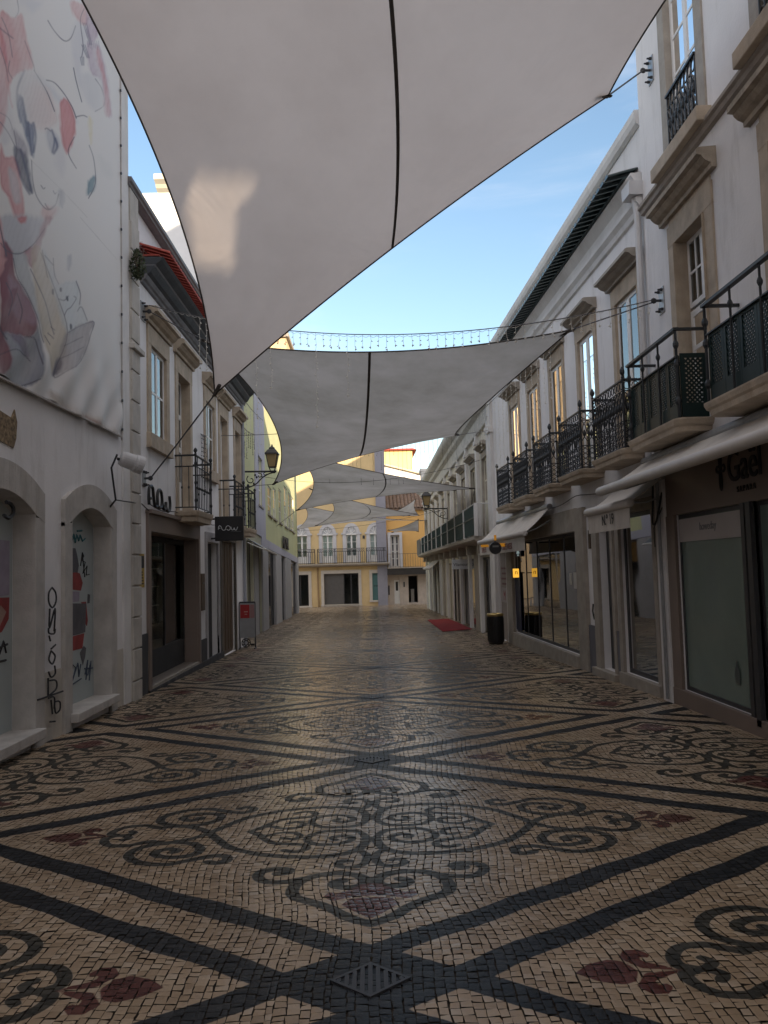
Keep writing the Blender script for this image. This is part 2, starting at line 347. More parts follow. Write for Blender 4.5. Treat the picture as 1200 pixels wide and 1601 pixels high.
sd_grey = np.full(GX.shape, 9.0); sd_red = np.full(GX.shape, 9.0)
for st, hw in zip(PATTERN['grey'], (0.040, 0.036, 0.030, 0.036, 0.029, 0.029, 0.026, 0.037, 0.034, 0.035, 0.030)):
    pts = [(p.x, p.y) for p in smoothline([(x, y, 0) for x, y in st], 5)]
    sd_grey = np.minimum(sd_grey, seg_dist(AX, AY, pts)-hw*0.92)
for pl in PATTERN['red']:
    q = poly_sd(AX, AY, [(x, -1e-3 if y == 0 else y) if pl[0][1] == 0 else (x-(1e-3 if x == 0 else 0), y) for x, y in pl]); sd_red = np.minimum(sd_red, q)
def sample(grid, x, y):
    fx = np.clip((x-gx[0])/GS, 0, len(gx)-1.001); fy = np.clip((y-gy[0])/GS, 0, len(gy)-1.001)
    i = fx.astype(int); j = fy.astype(int); a = fx-i; b = fy-j
    return grid[i, j]*(1-a)*(1-b)+grid[i+1, j]*a*(1-b)+grid[i, j+1]*(1-a)*b+grid[i+1, j+1]*a*b
def pattern(x, y):
    u = (x-PX0)/TW; v = (y-PY0)/TH                 # diamond centres where round(u)+round(v) is odd
    best = None; cu = np.zeros_like(u); cv = np.zeros_like(v); bd = np.full(u.shape, 9.0)
    for du in (0, 1):
        for dv in (0, 1):
            iu = np.floor(u)+du; iv = np.floor(v)+dv; ok = ((iu+iv) % 2) == 1
            dist = np.where(ok, np.abs(u-iu)+np.abs(v-iv), 9); b = dist < bd
            bd = np.where(b, dist, bd); cu = np.where(b, iu, cu); cv = np.where(b, iv, cv)
    au, av = np.abs(u-cu), np.abs(v-cv)
    k = math.sqrt(1/TW**2+1/TH**2); wob = 0.008*np.sin(x*9+y*4)+0.006*np.sin(y*13-x*5)
    d1 = (1-au-av)/k+wob; d2 = (1-av+au)/k; d3 = (1-au+av)/k
    band = np.maximum(0.12-d1, d1-0.28)
    odd = (cu % 2) == 0                             # crossings on the street axis are filled round the drain
    fill = np.maximum(d1, d2)-0.28; fill = np.where(odd, fill, 9)
    fill3 = np.where(~odd, np.maximum(d1, d3)-0.28, 9)
    band = np.minimum(band, np.minimum(fill, fill3))
    far = y > 52
    g = sample(sd_grey, au*TW, av*TH); r = sample(sd_red, au*TW, av*TH)
    return np.where(far, 9, band), np.where(far, 9, g), np.where(far, 9, r)

def pavement():
    R = np.random.default_rng(3); V = []; Fc = []; A = [[], [], [], []]; base = 0
    zones = [(-5.0, 5.0, -3.0, 1.2, 0.078, 0.082, 1), (-4.3, 4.3, 1.2, 6.5, 0.044, 0.051, 4), (-4.3, 4.3, 6.5, 11.0, 0.046, 0.054, 3), (-4.6, 4.6, 11.0, 19.0, 0.054, 0.064, 2), (-5.2, 5.2, 19.0, 32.0, 0.070, 0.080, 2), (-6.5, 5.5, 32.0, 50.0, 0.09, 0.11, 1), (-14.0, 12.0, 50.0, 72.0, 0.16, 0.18, 1)]
    for x0, x1, y0, y1, dx, dy, n in zones:
        nx, ny = int((x1-x0)/dx), int((y1-y0)/dy)+2
        I, J = np.meshgrid(np.arange(nx), np.arange(ny), indexing='ij'); I = I.ravel(); J = J.ravel()
        ph = R.random(nx)*dy; wob = R.normal(0, 0.12, nx+1)*dx
        N = len(I); g = 0.0022 if n > 1 else 0.004
        cs = []
        jl = R.normal(0, 0.10, (nx, ny+1))*dy
        for a, b in ((0, 0), (1, 0), (1, 1), (0, 1)):
            U = x0+(I+a)*dx+wob[I+a]; Vv = y0-dy+(J+b)*dy+ph[I]+jl[I, J+b]
            U = U+(g if a == 0 else -g)+R.normal(0, 0.0022, N); Vv = Vv+(g if b == 0 else -g)+R.normal(0, 0.003, N)
            wx = 0.032*np.sin(Vv*2.3+1.3*np.sin(U*0.9))+0.018*np.sin(Vv*5.1+U*1.7); wy = 0.014*np.sin(U*2.9+0.7*np.sin(Vv*0.8))+0.010*np.sin(U*7.3+Vv)
            cs.append(np.stack([U+wx, Vv+wy], -1))
        keep = (cs[0][:, 1] > y0) & (cs[0][:, 1] <= y1); cs = [c[keep] for c in cs]; N = keep.sum()
        t = np.linspace(0, 1, n+1)
        if n > 2: t[1] = 0.13; t[-2] = 0.87
        S, T = np.meshgrid(t, t, indexing='ij'); S = S.ravel(); T = T.ravel()
        P = (cs[0][:, None]*((1-S)*(1-T))[None, :, None]+cs[1][:, None]*(S*(1-T))[None, :, None]+cs[2][:, None]*(S*T)[None, :, None]+cs[3][:, None]*((1-S)*T)[None, :, None])
        hz = R.normal(0, 0.0008, N)[:, None]; tx = R.normal(0, 0.008, N)[:, None]; ty = R.normal(0, 0.008, N)[:, None]
        edge = ((S == 0) | (S == 1) | (T == 0) | (T == 1)); drop = np.where(edge, 0.0005 if n > 2 else 0.0, 0.0)
        Z = -SLOPE*P[:, :, 1]+hz+tx*(S-0.5)[None]*dx+ty*(T-0.5)[None]*dy-drop[None]+R.normal(0, 0.0002, P.shape[:2])
        V.append(np.concatenate([P, Z[..., None]], -1).reshape(-1, 3))
        m = n+1; q = np.array([[i*m+j, (i+1)*m+j, (i+1)*m+j+1, i*m+j+1] for i in range(n) for j in range(n)])
        Fc.append((np.arange(N)[:, None, None]*(m*m)+q[None]).reshape(-1, 4)+base); base += N*m*m
        px_, py_ = P[..., 0].ravel(), P[..., 1].ravel(); pb = pattern(px_, py_)
        for k in range(3): A[k].append(pb[k])
        A[3].append(np.repeat(R.random(N), m*m))
    V = np.concatenate(V).astype(np.float32); Fc = np.concatenate(Fc).astype(np.int32)
    me = bpy.data.meshes.new("pavement"); me.vertices.add(len(V)); me.vertices.foreach_set("co", V.ravel())
    me.loops.add(Fc.size); me.loops.foreach_set("vertex_index", Fc.ravel()); me.polygons.add(len(Fc))
    me.polygons.foreach_set("loop_start", np.arange(0, Fc.size, 4, dtype=np.int32)); me.polygons.foreach_set("use_smooth", np.ones(len(Fc), bool))
    me.update(calc_edges=True)
    for k, nm in enumerate(("d_band", "d_scroll", "d_red", "tone")):
        at = me.attributes.new(nm, 'FLOAT', 'POINT'); at.data.foreach_set("value", np.clip(np.concatenate(A[k]), -1, 1).astype(np.float32))
    m, nt, b = newmat("mosaic_cobbles"); N_ = nt.nodes; L = nt.links
    def attr(nm):
        a = N_.new("ShaderNodeAttribute"); a.attribute_name = nm; return a.outputs["Fac"]
    def ramp(src, stops):
        c = N_.new("ShaderNodeValToRGB"); e = c.color_ramp.elements
        while len(e) < len(stops): e.new(0.5)
        for k, (p, col) in enumerate(stops): e[k].position = p; e[k].color = (*col, 1)
        L.new(src, c.inputs["Fac"]); return c.outputs["Color"]
    gm = N_.new("ShaderNodeNewGeometry")
    tone = attr("tone")
    light = ramp(tone, [(0.0, (0.34, 0.255, 0.17)), (0.45, (0.40, 0.305, 0.208)), (0.8, (0.44, 0.345, 0.242)), (1.0, (0.47, 0.385, 0.29))])
    grey = ramp(tone, [(0.0, (0.030, 0.029, 0.023)), (1.0, (0.068, 0.063, 0.050))])
    black = ramp(tone, [(0.0, (0.012, 0.013, 0.015)), (1.0, (0.030, 0.032, 0.035))])
    red = ramp(tone, [(0.0, (0.075, 0.022, 0.018)), (1.0, (0.135, 0.050, 0.040))])
    def mask(nm):
        mr = N_.new("ShaderNodeMapRange"); mr.inputs["From Min"].default_value = 0.003; mr.inputs["From Max"].default_value = -0.003; L.new(attr(nm), mr.inputs["Value"]); return mr.outputs["Result"]
    def mix(f, a, b_):
        x = N_.new("ShaderNodeMix"); x.data_type = 'RGBA'; L.new(f, x.inputs["Factor"])
        if isinstance(a, tuple): x.inputs["A"].default_value = a
        else: L.new(a, x.inputs["A"])
        if isinstance(b_, tuple): x.inputs["B"].default_value = b_
        else: L.new(b_, x.inputs["B"])
        return x.outputs["Result"]
    c = mix(mask("d_scroll"), light, grey); c = mix(mask("d_red"), c, red); c = mix(mask("d_band"), c, black)
    ns = N_.new("ShaderNodeTexNoise"); ns.inputs["Scale"].default_value = 1.3; ns.inputs["Detail"].default_value = 8; ns.inputs["Roughness"].default_value = 0.65; L.new(gm.outputs["Position"], ns.inputs["Vector"])
    dirt = ramp(ns.outputs["Fac"], [(0.40, (1.0, 1.0, 1.0)), (0.72, (0.66, 0.62, 0.58))])
    mm = N_.new("ShaderNodeMix"); mm.data_type = 'RGBA'; mm.blend_type = 'MULTIPLY'; mm.inputs["Factor"].default_value = 1.0; L.new(c, mm.inputs["A"]); L.new(dirt, mm.inputs["B"])
    L.new(mm.outputs["Result"], b.inputs["Base Color"])
    rg = N_.new("ShaderNodeMapRange"); rg.inputs["To Min"].default_value = 0.19; rg.inputs["To Max"].default_value = 0.31; L.new(ns.outputs["Fac"], rg.inputs["Value"]); sx = N_.new("ShaderNodeSeparateXYZ"); L.new(gm.outputs["Position"], sx.inputs[0]); ab = N_.new("ShaderNodeMath"); ab.operation = 'ABSOLUTE'; L.new(sx.outputs["X"], ab.inputs[0])
    wr = N_.new("ShaderNodeMapRange"); wr.inputs["From Min"].default_value = 0.5; wr.inputs["From Max"].default_value = 3.0; wr.inputs["To Min"].default_value = -0.08; wr.inputs["To Max"].default_value = 0.10; L.new(ab.outputs[0], wr.inputs["Value"])
    ad = N_.new("ShaderNodeMath"); ad.operation = 'ADD'; L.new(rg.outputs["Result"], ad.inputs[0]); L.new(wr.outputs["Result"], ad.inputs[1]); mk = N_.new("ShaderNodeMath"); mk.operation = 'MAXIMUM'; L.new(mask("d_band"), mk.inputs[0]); L.new(mask("d_scroll"), mk.inputs[1])
    m2 = N_.new("ShaderNodeMath"); m2.operation = 'MULTIPLY_ADD'; m2.inputs[1].default_value = 0.22; L.new(mk.outputs[0], m2.inputs[0]); L.new(ad.outputs[0], m2.inputs[2]); L.new(m2.outputs[0], b.inputs["Roughness"]); b.inputs["Specular IOR Level"].default_value = 0.20
    n3 = N_.new("ShaderNodeTexNoise"); n3.inputs["Scale"].default_value = 55; n3.inputs["Detail"].default_value = 4; L.new(gm.outputs["Position"], n3.inputs["Vector"])
    bp = N_.new("ShaderNodeBump"); bp.inputs["Strength"].default_value = 0.25; bp.inputs["Distance"].default_value = 0.006; L.new(n3.outputs["Fac"], bp.inputs["Height"]); L.new(bp.outputs["Normal"], b.inputs["Normal"])
    me.materials.append(m)
    o = bpy.data.objects.new("pavement", me); scene.collection.objects.link(o); tag(o, kind='structure')
pavement()

# drains in the middle of the crossings
def drain_grate():
    t = thing("drain_grate", "nearest square iron drain grate in the dark crossing of the mosaic", "drain grate", (PX0, PY0, gz(PY0)), "iron drain grates down the street")
    hw, hd = 0.165, 0.15; c = Vector((PX0, PY0, gz(PY0)))
    def dm(k, z): return [c+Vector((hw*k, 0, z)), c+Vector((0, hd*k, z-SLOPE*hd*k)), c+Vector((-hw*k, 0, z)), c+Vector((0, -hd*k, z+SLOPE*hd*k))]
    m = MB(); a, b = dm(1.0, 0.007), dm(0.86, 0.007); a2, b2 = dm(1.0, -0.03), dm(0.86, -0.03)
    for i in range(4):
        j = (i+1) % 4; m.quad(a[i], a[j], b[j], b[i]); m.quad(b[i], b[j], b2[j], b2[i]); m.quad(a[i], a[j], a2[j], a2[i])
    m.build("frame", dark_metal, t)
    m = MB()
    for i in range(-4, 5):
        x = i*0.032; h = (1-abs(x)/(hw*0.86))*hd*0.86
        if h > 0.01: m.bx(c.x+x-0.009, c.x+x+0.009, c.y-h, c.y+h, c.z-0.02, c.z+0.006)
    m.build("bar", dark_metal, t)
    m = MB(); m.quad(*dm(0.9, -0.006)); m.build("pit", surf("drain_void", (0.004, 0.004, 0.004), 1.0), t)
    return t
def copy_tree(o, parent=None):
    c = o.copy(); scene.collection.objects.link(c); OFF[c.name] = OFF.get(o.name, Vector())
    if parent is not None: c.parent = parent
    for ch in list(o.children): copy_tree(ch, c)
    return c
_g = drain_grate()
for k, lab in enumerate(("second iron drain grate, in the crossing just beyond the nearest scrollwork diamond", "third iron drain grate along the street axis, seen very flat", "farthest iron drain grate, in the bright glare down the street")):
    c = copy_tree(_g); y = PY0+TH*2*(k+1); c.location = (PX0, y, gz(y)); c['label'] = lab

# ------------------------------------------------------------------ facade planes
FR1 = Facade((3.82, 0), (0, 1), 1)                  # near right house, s = street distance
_d = Vector((-0.030, 1)).normalized()
FR2 = Facade((3.85, 11.0), _d, 1)                   # white house with five balconies
_e = FR2.P(12.55, 0); FR3 = Facade((_e.x, _e.y), (0.0, 1), 1)
FL = Facade((-3.6, 0), (0, 1), -1)                  # both near left houses
FL3 = Facade((-3.92, 23.45), (-0.0275, 1), -1, k=-0.022)
FF = Facade((-16.0, 64.3), (1, 0.004), -1)          # far facades closing the street (s = x + 16)

def wall(F, s0, s1, z0, z1, ops, depth=0.3, back=6.0, m=None, roof=True, o=0.0):
    """Front skin with openings and reveals, plus side, back and roof walls."""
    m = m or MB(); ss = sorted({s0, s1}|{x for q in ops for x in q[:2]}); zs = sorted({z0, z1}|{x for q in ops for x in q[2:4]})
    for i in range(len(ss)-1):
        for j in range(len(zs)-1):
            a, b, c, d = ss[i], ss[i+1], zs[j], zs[j+1]; cs, cz = (a+b)/2, (c+d)/2
            if any(q[0] < cs < q[1] and q[2] < cz < q[3] for q in ops): continue
            m.quad(F.P(a, c, o), F.P(b, c, o), F.P(b, d, o), F.P(a, d, o))
    for q in ops:
        a, b, c, d = q[:4]; D = o-(q[4] if len(q) > 4 else depth)
        m.quad(F.P(a, c, o), F.P(a, d, o), F.P(a, d, D), F.P(a, c, D)); m.quad(F.P(b, c, o), F.P(b, c, D), F.P(b, d, D), F.P(b, d, o))
        m.quad(F.P(a, d, o), F.P(b, d, o), F.P(b, d, D), F.P(a, d, D)); m.quad(F.P(a, c, o), F.P(a, c, D), F.P(b, c, D), F.P(b, c, o))
    m.quad(F.P(s0, z0, o), F.P(s0, z1, o), F.P(s0, z1, -back), F.P(s0, z0, -back)); m.quad(F.P(s1, z0, o), F.P(s1, z0, -back), F.P(s1, z1, -back), F.P(s1, z1, o))
    m.quad(F.P(s0, z0, -back), F.P(s0, z1, -back), F.P(s1, z1, -back), F.P(s1, z0, -back))
    if roof: m.quad(F.P(s0, z1, o), F.P(s1, z1, o), F.P(s1, z1, -back), F.P(s0, z1, -back))
    return m
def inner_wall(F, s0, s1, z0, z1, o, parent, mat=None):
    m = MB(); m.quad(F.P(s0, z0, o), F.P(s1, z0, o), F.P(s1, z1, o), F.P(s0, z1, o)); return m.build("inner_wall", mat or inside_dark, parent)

def sash(F, parent, s0, s1, z0, z1, rec, cols=2, rows=3, fr=0.055, bar=0.028, mat=None, gm=None, name="window", solid=0.0, mull=0.09):
    """Glazed frame in an opening: a frame part with a pane sub-part; solid = height of a blind panel at the foot."""
    mat = mat or white_paint; m = MB(); o0, o1 = -rec-0.03, -rec+0.006
    m.box(F, s0, s0+fr, z0, z1, o0, o1); m.box(F, s1-fr, s1, z0, z1, o0, o1); m.box(F, s0+fr, s1-fr, z1-fr, z1, o0, o1); m.box(F, s0+fr, s1-fr, z0, z0+fr+solid, o0, o1)
    zb = z0+fr+solid; zt = z1-fr; w = (s1-s0-2*fr)
    for c in range(1, cols):
        x = s0+fr+w*c/cols; hw = (mull if (cols == 2 or c == cols/2) else bar)/2; m.box(F, x-hw, x+hw, zb, zt, o0-0.003, o1+0.003)
    for r in range(1, rows):
        z = zb+(zt-zb)*r/rows; m.box(F, s0+fr, s1-fr, z-bar/2, z+bar/2, o0+0.012, o1-0.003)
    if solid > 0.2:
        for c in range(cols):
            a = s0+fr+w*c/cols+0.09; b = s0+fr+w*(c+1)/cols-0.09
            if b-a > 0.08: m.box(F, a, b, z0+0.1, z0+fr+solid-0.08, o1, o1+0.012)
    f = m.build(name, mat, parent)
    p = MB(); p.quad(F.P(s0+fr*0.6, z0+fr*0.6+solid, -rec-0.004), F.P(s1-fr*0.6, z0+fr*0.6+solid, -rec-0.004), F.P(s1-fr*0.6, z1-fr*0.6, -rec-0.004), F.P(s0+fr*0.6, z1-fr*0.6, -rec-0.004))
    p.build("pane", gm or pane_mat, f)
    return f
def surround(F, parent, s0, s1, z0, z1, w=0.16, top=0.22, o=0.025, mat=None, sill=0.0, frieze=0.0):
    m = MB(); mat = mat or stone
    m.box(F, s0-w, s0+0.002, z0, z1, -0.01, o); m.box(F, s1-0.002, s1+w, z0, z1, -0.01, o)
    m.box(F, s0-w-0.004, s1+w+0.004, z1-0.002, z1+top, -0.01, o+0.004)
    m.box(F, s0-0.001, s0+0.004, z0, z1, -0.26, 0.0); m.box(F, s1-0.004, s1+0.001, z0, z1, -0.26, 0.0); m.box(F, s0, s1, z1-0.004, z1+0.001, -0.26, 0.0)
    if frieze: m.box(F, s0-w+0.03, s1+w-0.03, z1+top, z1+top+frieze, -0.01, o-0.01)
    if sill: m.box(F, s0-w-0.03, s1+w+0.03, z0-sill, z0, -0.02, o+0.05)
    return m.build("surround", mat, parent, bevel=0.008)
def hood(F, parent, s0, s1, z, o=0.22, h=0.22, mat=None):
    """Moulded stone hood over a window."""
    m = MB(); prof = [(0, z), (o*0.28, z), (o*0.30, z+h*0.22), (o*0.55, z+h*0.34), (o*0.72, z+h*0.52), (o*0.74, z+h*0.60), (o, z+h*0.64), (o, z+h*0.90), (o*0.86, z+h), (0, z+h*1.06)]
    m.extr(F, prof, s0, s1); return m.build("hood_moulding", mat or stone, parent)
def moulding(F, parent, s0, s1, prof, name, mat):
    m = MB(); m.extr(F, prof, s0, s1); return m.build(name, mat, parent)

# ------------------------------------------------------------------ railings
def bal_slab(F, parent, s0, s1, o, z, h=0.16, mat=None, name="balcony", corbel=True):
    m = MB(); r = min(0.10, o*0.4)
    poly = [(s0, 0), (s1, 0), (s1, o-r), (s1-r*0.3, o-r*0.3), (s1-r, o), (s0+r, o), (s0+r*0.3, o-r*0.3), (s0, o-r)]
    def ring(zz, g): return [F.P((s0+s1)/2+(s-(s0+s1)/2)*(1+g), zz, oo+(g*o if oo > 0 else 0)) for s, oo in poly]
    zs = [(z-h, -0.06), (z-h*0.6, -0.045), (z-h*0.45, 0.0), (z-h*0.12, 0.03), (z, 0.03)]
    rings = [ring(zz, g) for zz, g in zs]; n = len(poly); vs = [p for R in rings for p in R]; fs = [tuple(range(n)), tuple(range((len(zs)-1)*n, len(zs)*n))]
    for i in range(len(zs)-1):
        for k in range(n): fs.append((i*n+k, i*n+(k+1) % n, (i+1)*n+(k+1) % n, (i+1)*n+k))
    m.add(vs, fs)
    return m.build(name, mat or stone, parent)
def run_pts(F, s0, s1, o): return [(s0, 0.02, s0, o), (s0, o, s1, o), (s1, o, s1, 0.02)]
def ornate_railing(F, parent, s0, s1, o, z, h=0.95):
    """Cast scrollwork railing: posts with finials, hoop frieze, medallions and diagonal lattice."""
    m = MB()
    for k, (a, oa, b, ob) in enumerate([(s0, 0.0, s0, o), (s0, o, s1, o), (s1, o, s1, 0.0)]):
        L = math.hypot(b-a, ob-oa); n = max(2, round(L/0.13))
        def Q(t, zz): return F.P(a+(b-a)*t, z+zz*h, oa+(ob-oa)*t)
        m.tube([Q(0, 1), Q(1, 1)], 0.020, 6); m.tube([Q(0, 0.84), Q(1, 0.84)], 0.009, 4); m.tube([Q(0, 0.03), Q(1, 0.03)], 0.013, 4); m.tube([Q(0, 0.40), Q(1, 0.40)], 0.008, 4)
        for i in range(n):
            t0, t1 = i/n, (i+1)/n; tc = (t0+t1)/2; w = (t1-t0)
            m.tube([Q(tc+0.42*w*math.cos(q), 0.92+0.055*math.sin(q)) for q in np.linspace(0, 2*math.pi, 9)[:-1]], 0.007, 4, closed=True)
            m.tube([Q(t0, 0.03), Q(t0, 0.84)], 0.007, 4)
            m.tube(smoothline([Q(t0, 0.84), Q(tc, 0.78), Q(tc+0.3*w, 0.66), Q(tc, 0.55), Q(t0, 0.46), Q(t0, 0.40)], 3), 0.007, 4); m.tube(smoothline([Q(t1, 0.84), Q(tc, 0.78), Q(tc-0.3*w, 0.66), Q(tc, 0.55), Q(t1, 0.46), Q(t1, 0.40)], 3), 0.007, 4)
            c = Q(tc, 0.61); m.lathe(c-Vector((0, 0, 0.06*h)), [(0.004, 0), (0.024, 0.03*h), (0.028, 0.06*h), (0.016, 0.10*h), (0.003, 0.13*h)], 6)
            for j in range(4):
                zz = 0.05+j*0.088; m.tube([Q(t0, zz), Q(t1, zz+0.088)], 0.006, 4); m.tube([Q(t1, zz), Q(t0, zz+0.088)], 0.006, 4)
    for s in (s0, s1):
        p = F.P(s, z, o); m.tube([p, p+Vector((0, 0, h*1.03))], 0.018, 6)
        m.lathe(p+Vector((0, 0, h*1.02)), [(0.012, 0), (0.024, 0.015), (0.012, 0.035), (0.036, 0.075), (0.034, 0.11), (0.016, 0.15), (0.003, 0.165)], 8)
    return m.build("railing", iron, parent)
def bar_railing(F, parent, s0, s1, o, z, h=1.0, gap=0.12, rail2=0.80, finial=True, mat=None, sides=True, r=0.010):
    m = MB(); runs = [(s0, o, s1, o)]
    if sides: runs += [(s0, 0.0, s0, o), (s1, o, s1, 0.0)]
    for a, oa, b, ob in runs:
        L = math.hypot(b-a, ob-oa); n = max(2, round(L/gap))
        def Q(t, zz): return F.P(a+(b-a)*t, z+zz, oa+(ob-oa)*t)
        m.tube([Q(0, h), Q(1, h)], 0.020, 5); m.tube([Q(0, h*rail2), Q(1, h*rail2)], 0.012, 4); m.tube([Q(0, 0.06), Q(1, 0.06)], 0.012, 4)
        for i in range(1, n):
            m.tube([Q(i/n, 0.06), Q(i/n, h*rail2)], r, 4); c = Q(i/n, h*0.42); m.lathe(c-Vector((0, 0, 0.03)), [(r, 0), (0.02, 0.02), (0.02, 0.04), (r, 0.06)], 5)
            if i % 3 == 1: m.tube([Q(i/n, h*rail2), Q(i/n, h)], 0.009, 4)
    for s in (s0, s1):
        p = F.P(s, z, o); m.tube([p, p+Vector((0, 0, h*1.02))], 0.018, 6)
        for zz in (0.18, 0.5, 0.85): m.lathe(p+Vector((0, 0, h*zz-0.04)), [(0.018, 0), (0.030, 0.03), (0.030, 0.05), (0.018, 0.08)], 6)
        if finial: m.lathe(p+Vector((0, 0, h)), [(0.012, 0), (0.03, 0.02), (0.014, 0.04), (0.038, 0.08), (0.03, 0.115), (0.004, 0.14)], 8)
    return m.build("railing", mat or iron, parent)
def lattice(F, parent, a, oa, b, ob, z0, z1, mat=None, cell=0.055, margin=0.05, foot=0.16):
    """Framed trellis panel between two plan points."""
    m = MB(); L = math.hypot(b-a, ob-oa); W = L-2*margin; zb, zt = z0+foot, z1-margin
    def Q(x, z, d): t = x/L; nx = (ob-oa)/L; ns = -(b-a)/L; return F.P(a+(b-a)*t+nx*d, z, oa+(ob-oa)*t-ns*d)
    def slab(x0, x1, za, zb_, d0, d1): m.hexa([Q(x0, za, d0), Q(x1, za, d0), Q(x1, za, d1), Q(x0, za, d1), Q(x0, zb_, d0), Q(x1, zb_, d0), Q(x1, zb_, d1), Q(x0, zb_, d1)])
    slab(0, margin, z0, z1, -0.012, 0.012); slab(L-margin, L, z0, z1, -0.012, 0.012); slab(margin, L-margin, zt, z1, -0.012, 0.012); slab(margin, L-margin, z0, zb, -0.012, 0.012)
    for sgn, d in ((1, 0.003), (-1, -0.003)):
        c = -W
        k0 = margin+(-W if True else 0)
        n = int((W+(zt-zb))/cell)+2
        for i in range(n):
            off = i*cell-(zt-zb)
            x0 = off; pts = []
            for zz in (zb, zt): pts.append((off+(zz-zb), zz))
            (xa, za), (xb, zz) = pts
            if xa < 0: za += -xa; xa = 0
            if xb > W: zz -= xb-W; xb = W
            if xb-xa < 0.01 or zz-za < 0.01: continue
            if sgn < 0: xa, xb = W-xa, W-xb
            hw = 0.011; dx = hw*0.7; ex = dx*sgn
            m.hexa([Q(margin+xa-ex, za+dx, d-0.002), Q(margin+xa+ex, za-dx, d-0.002), Q(margin+xa+ex, za-dx, d+0.002), Q(margin+xa-ex, za+dx, d+0.002), Q(margin+xb-ex, zz+dx, d-0.002), Q(margin+xb+ex, zz-dx, d-0.002), Q(margin+xb+ex, zz-dx, d+0.002), Q(margin+xb-ex, zz+dx, d+0.002)])
    return m.build("lattice_panel", mat or green_paint, parent)

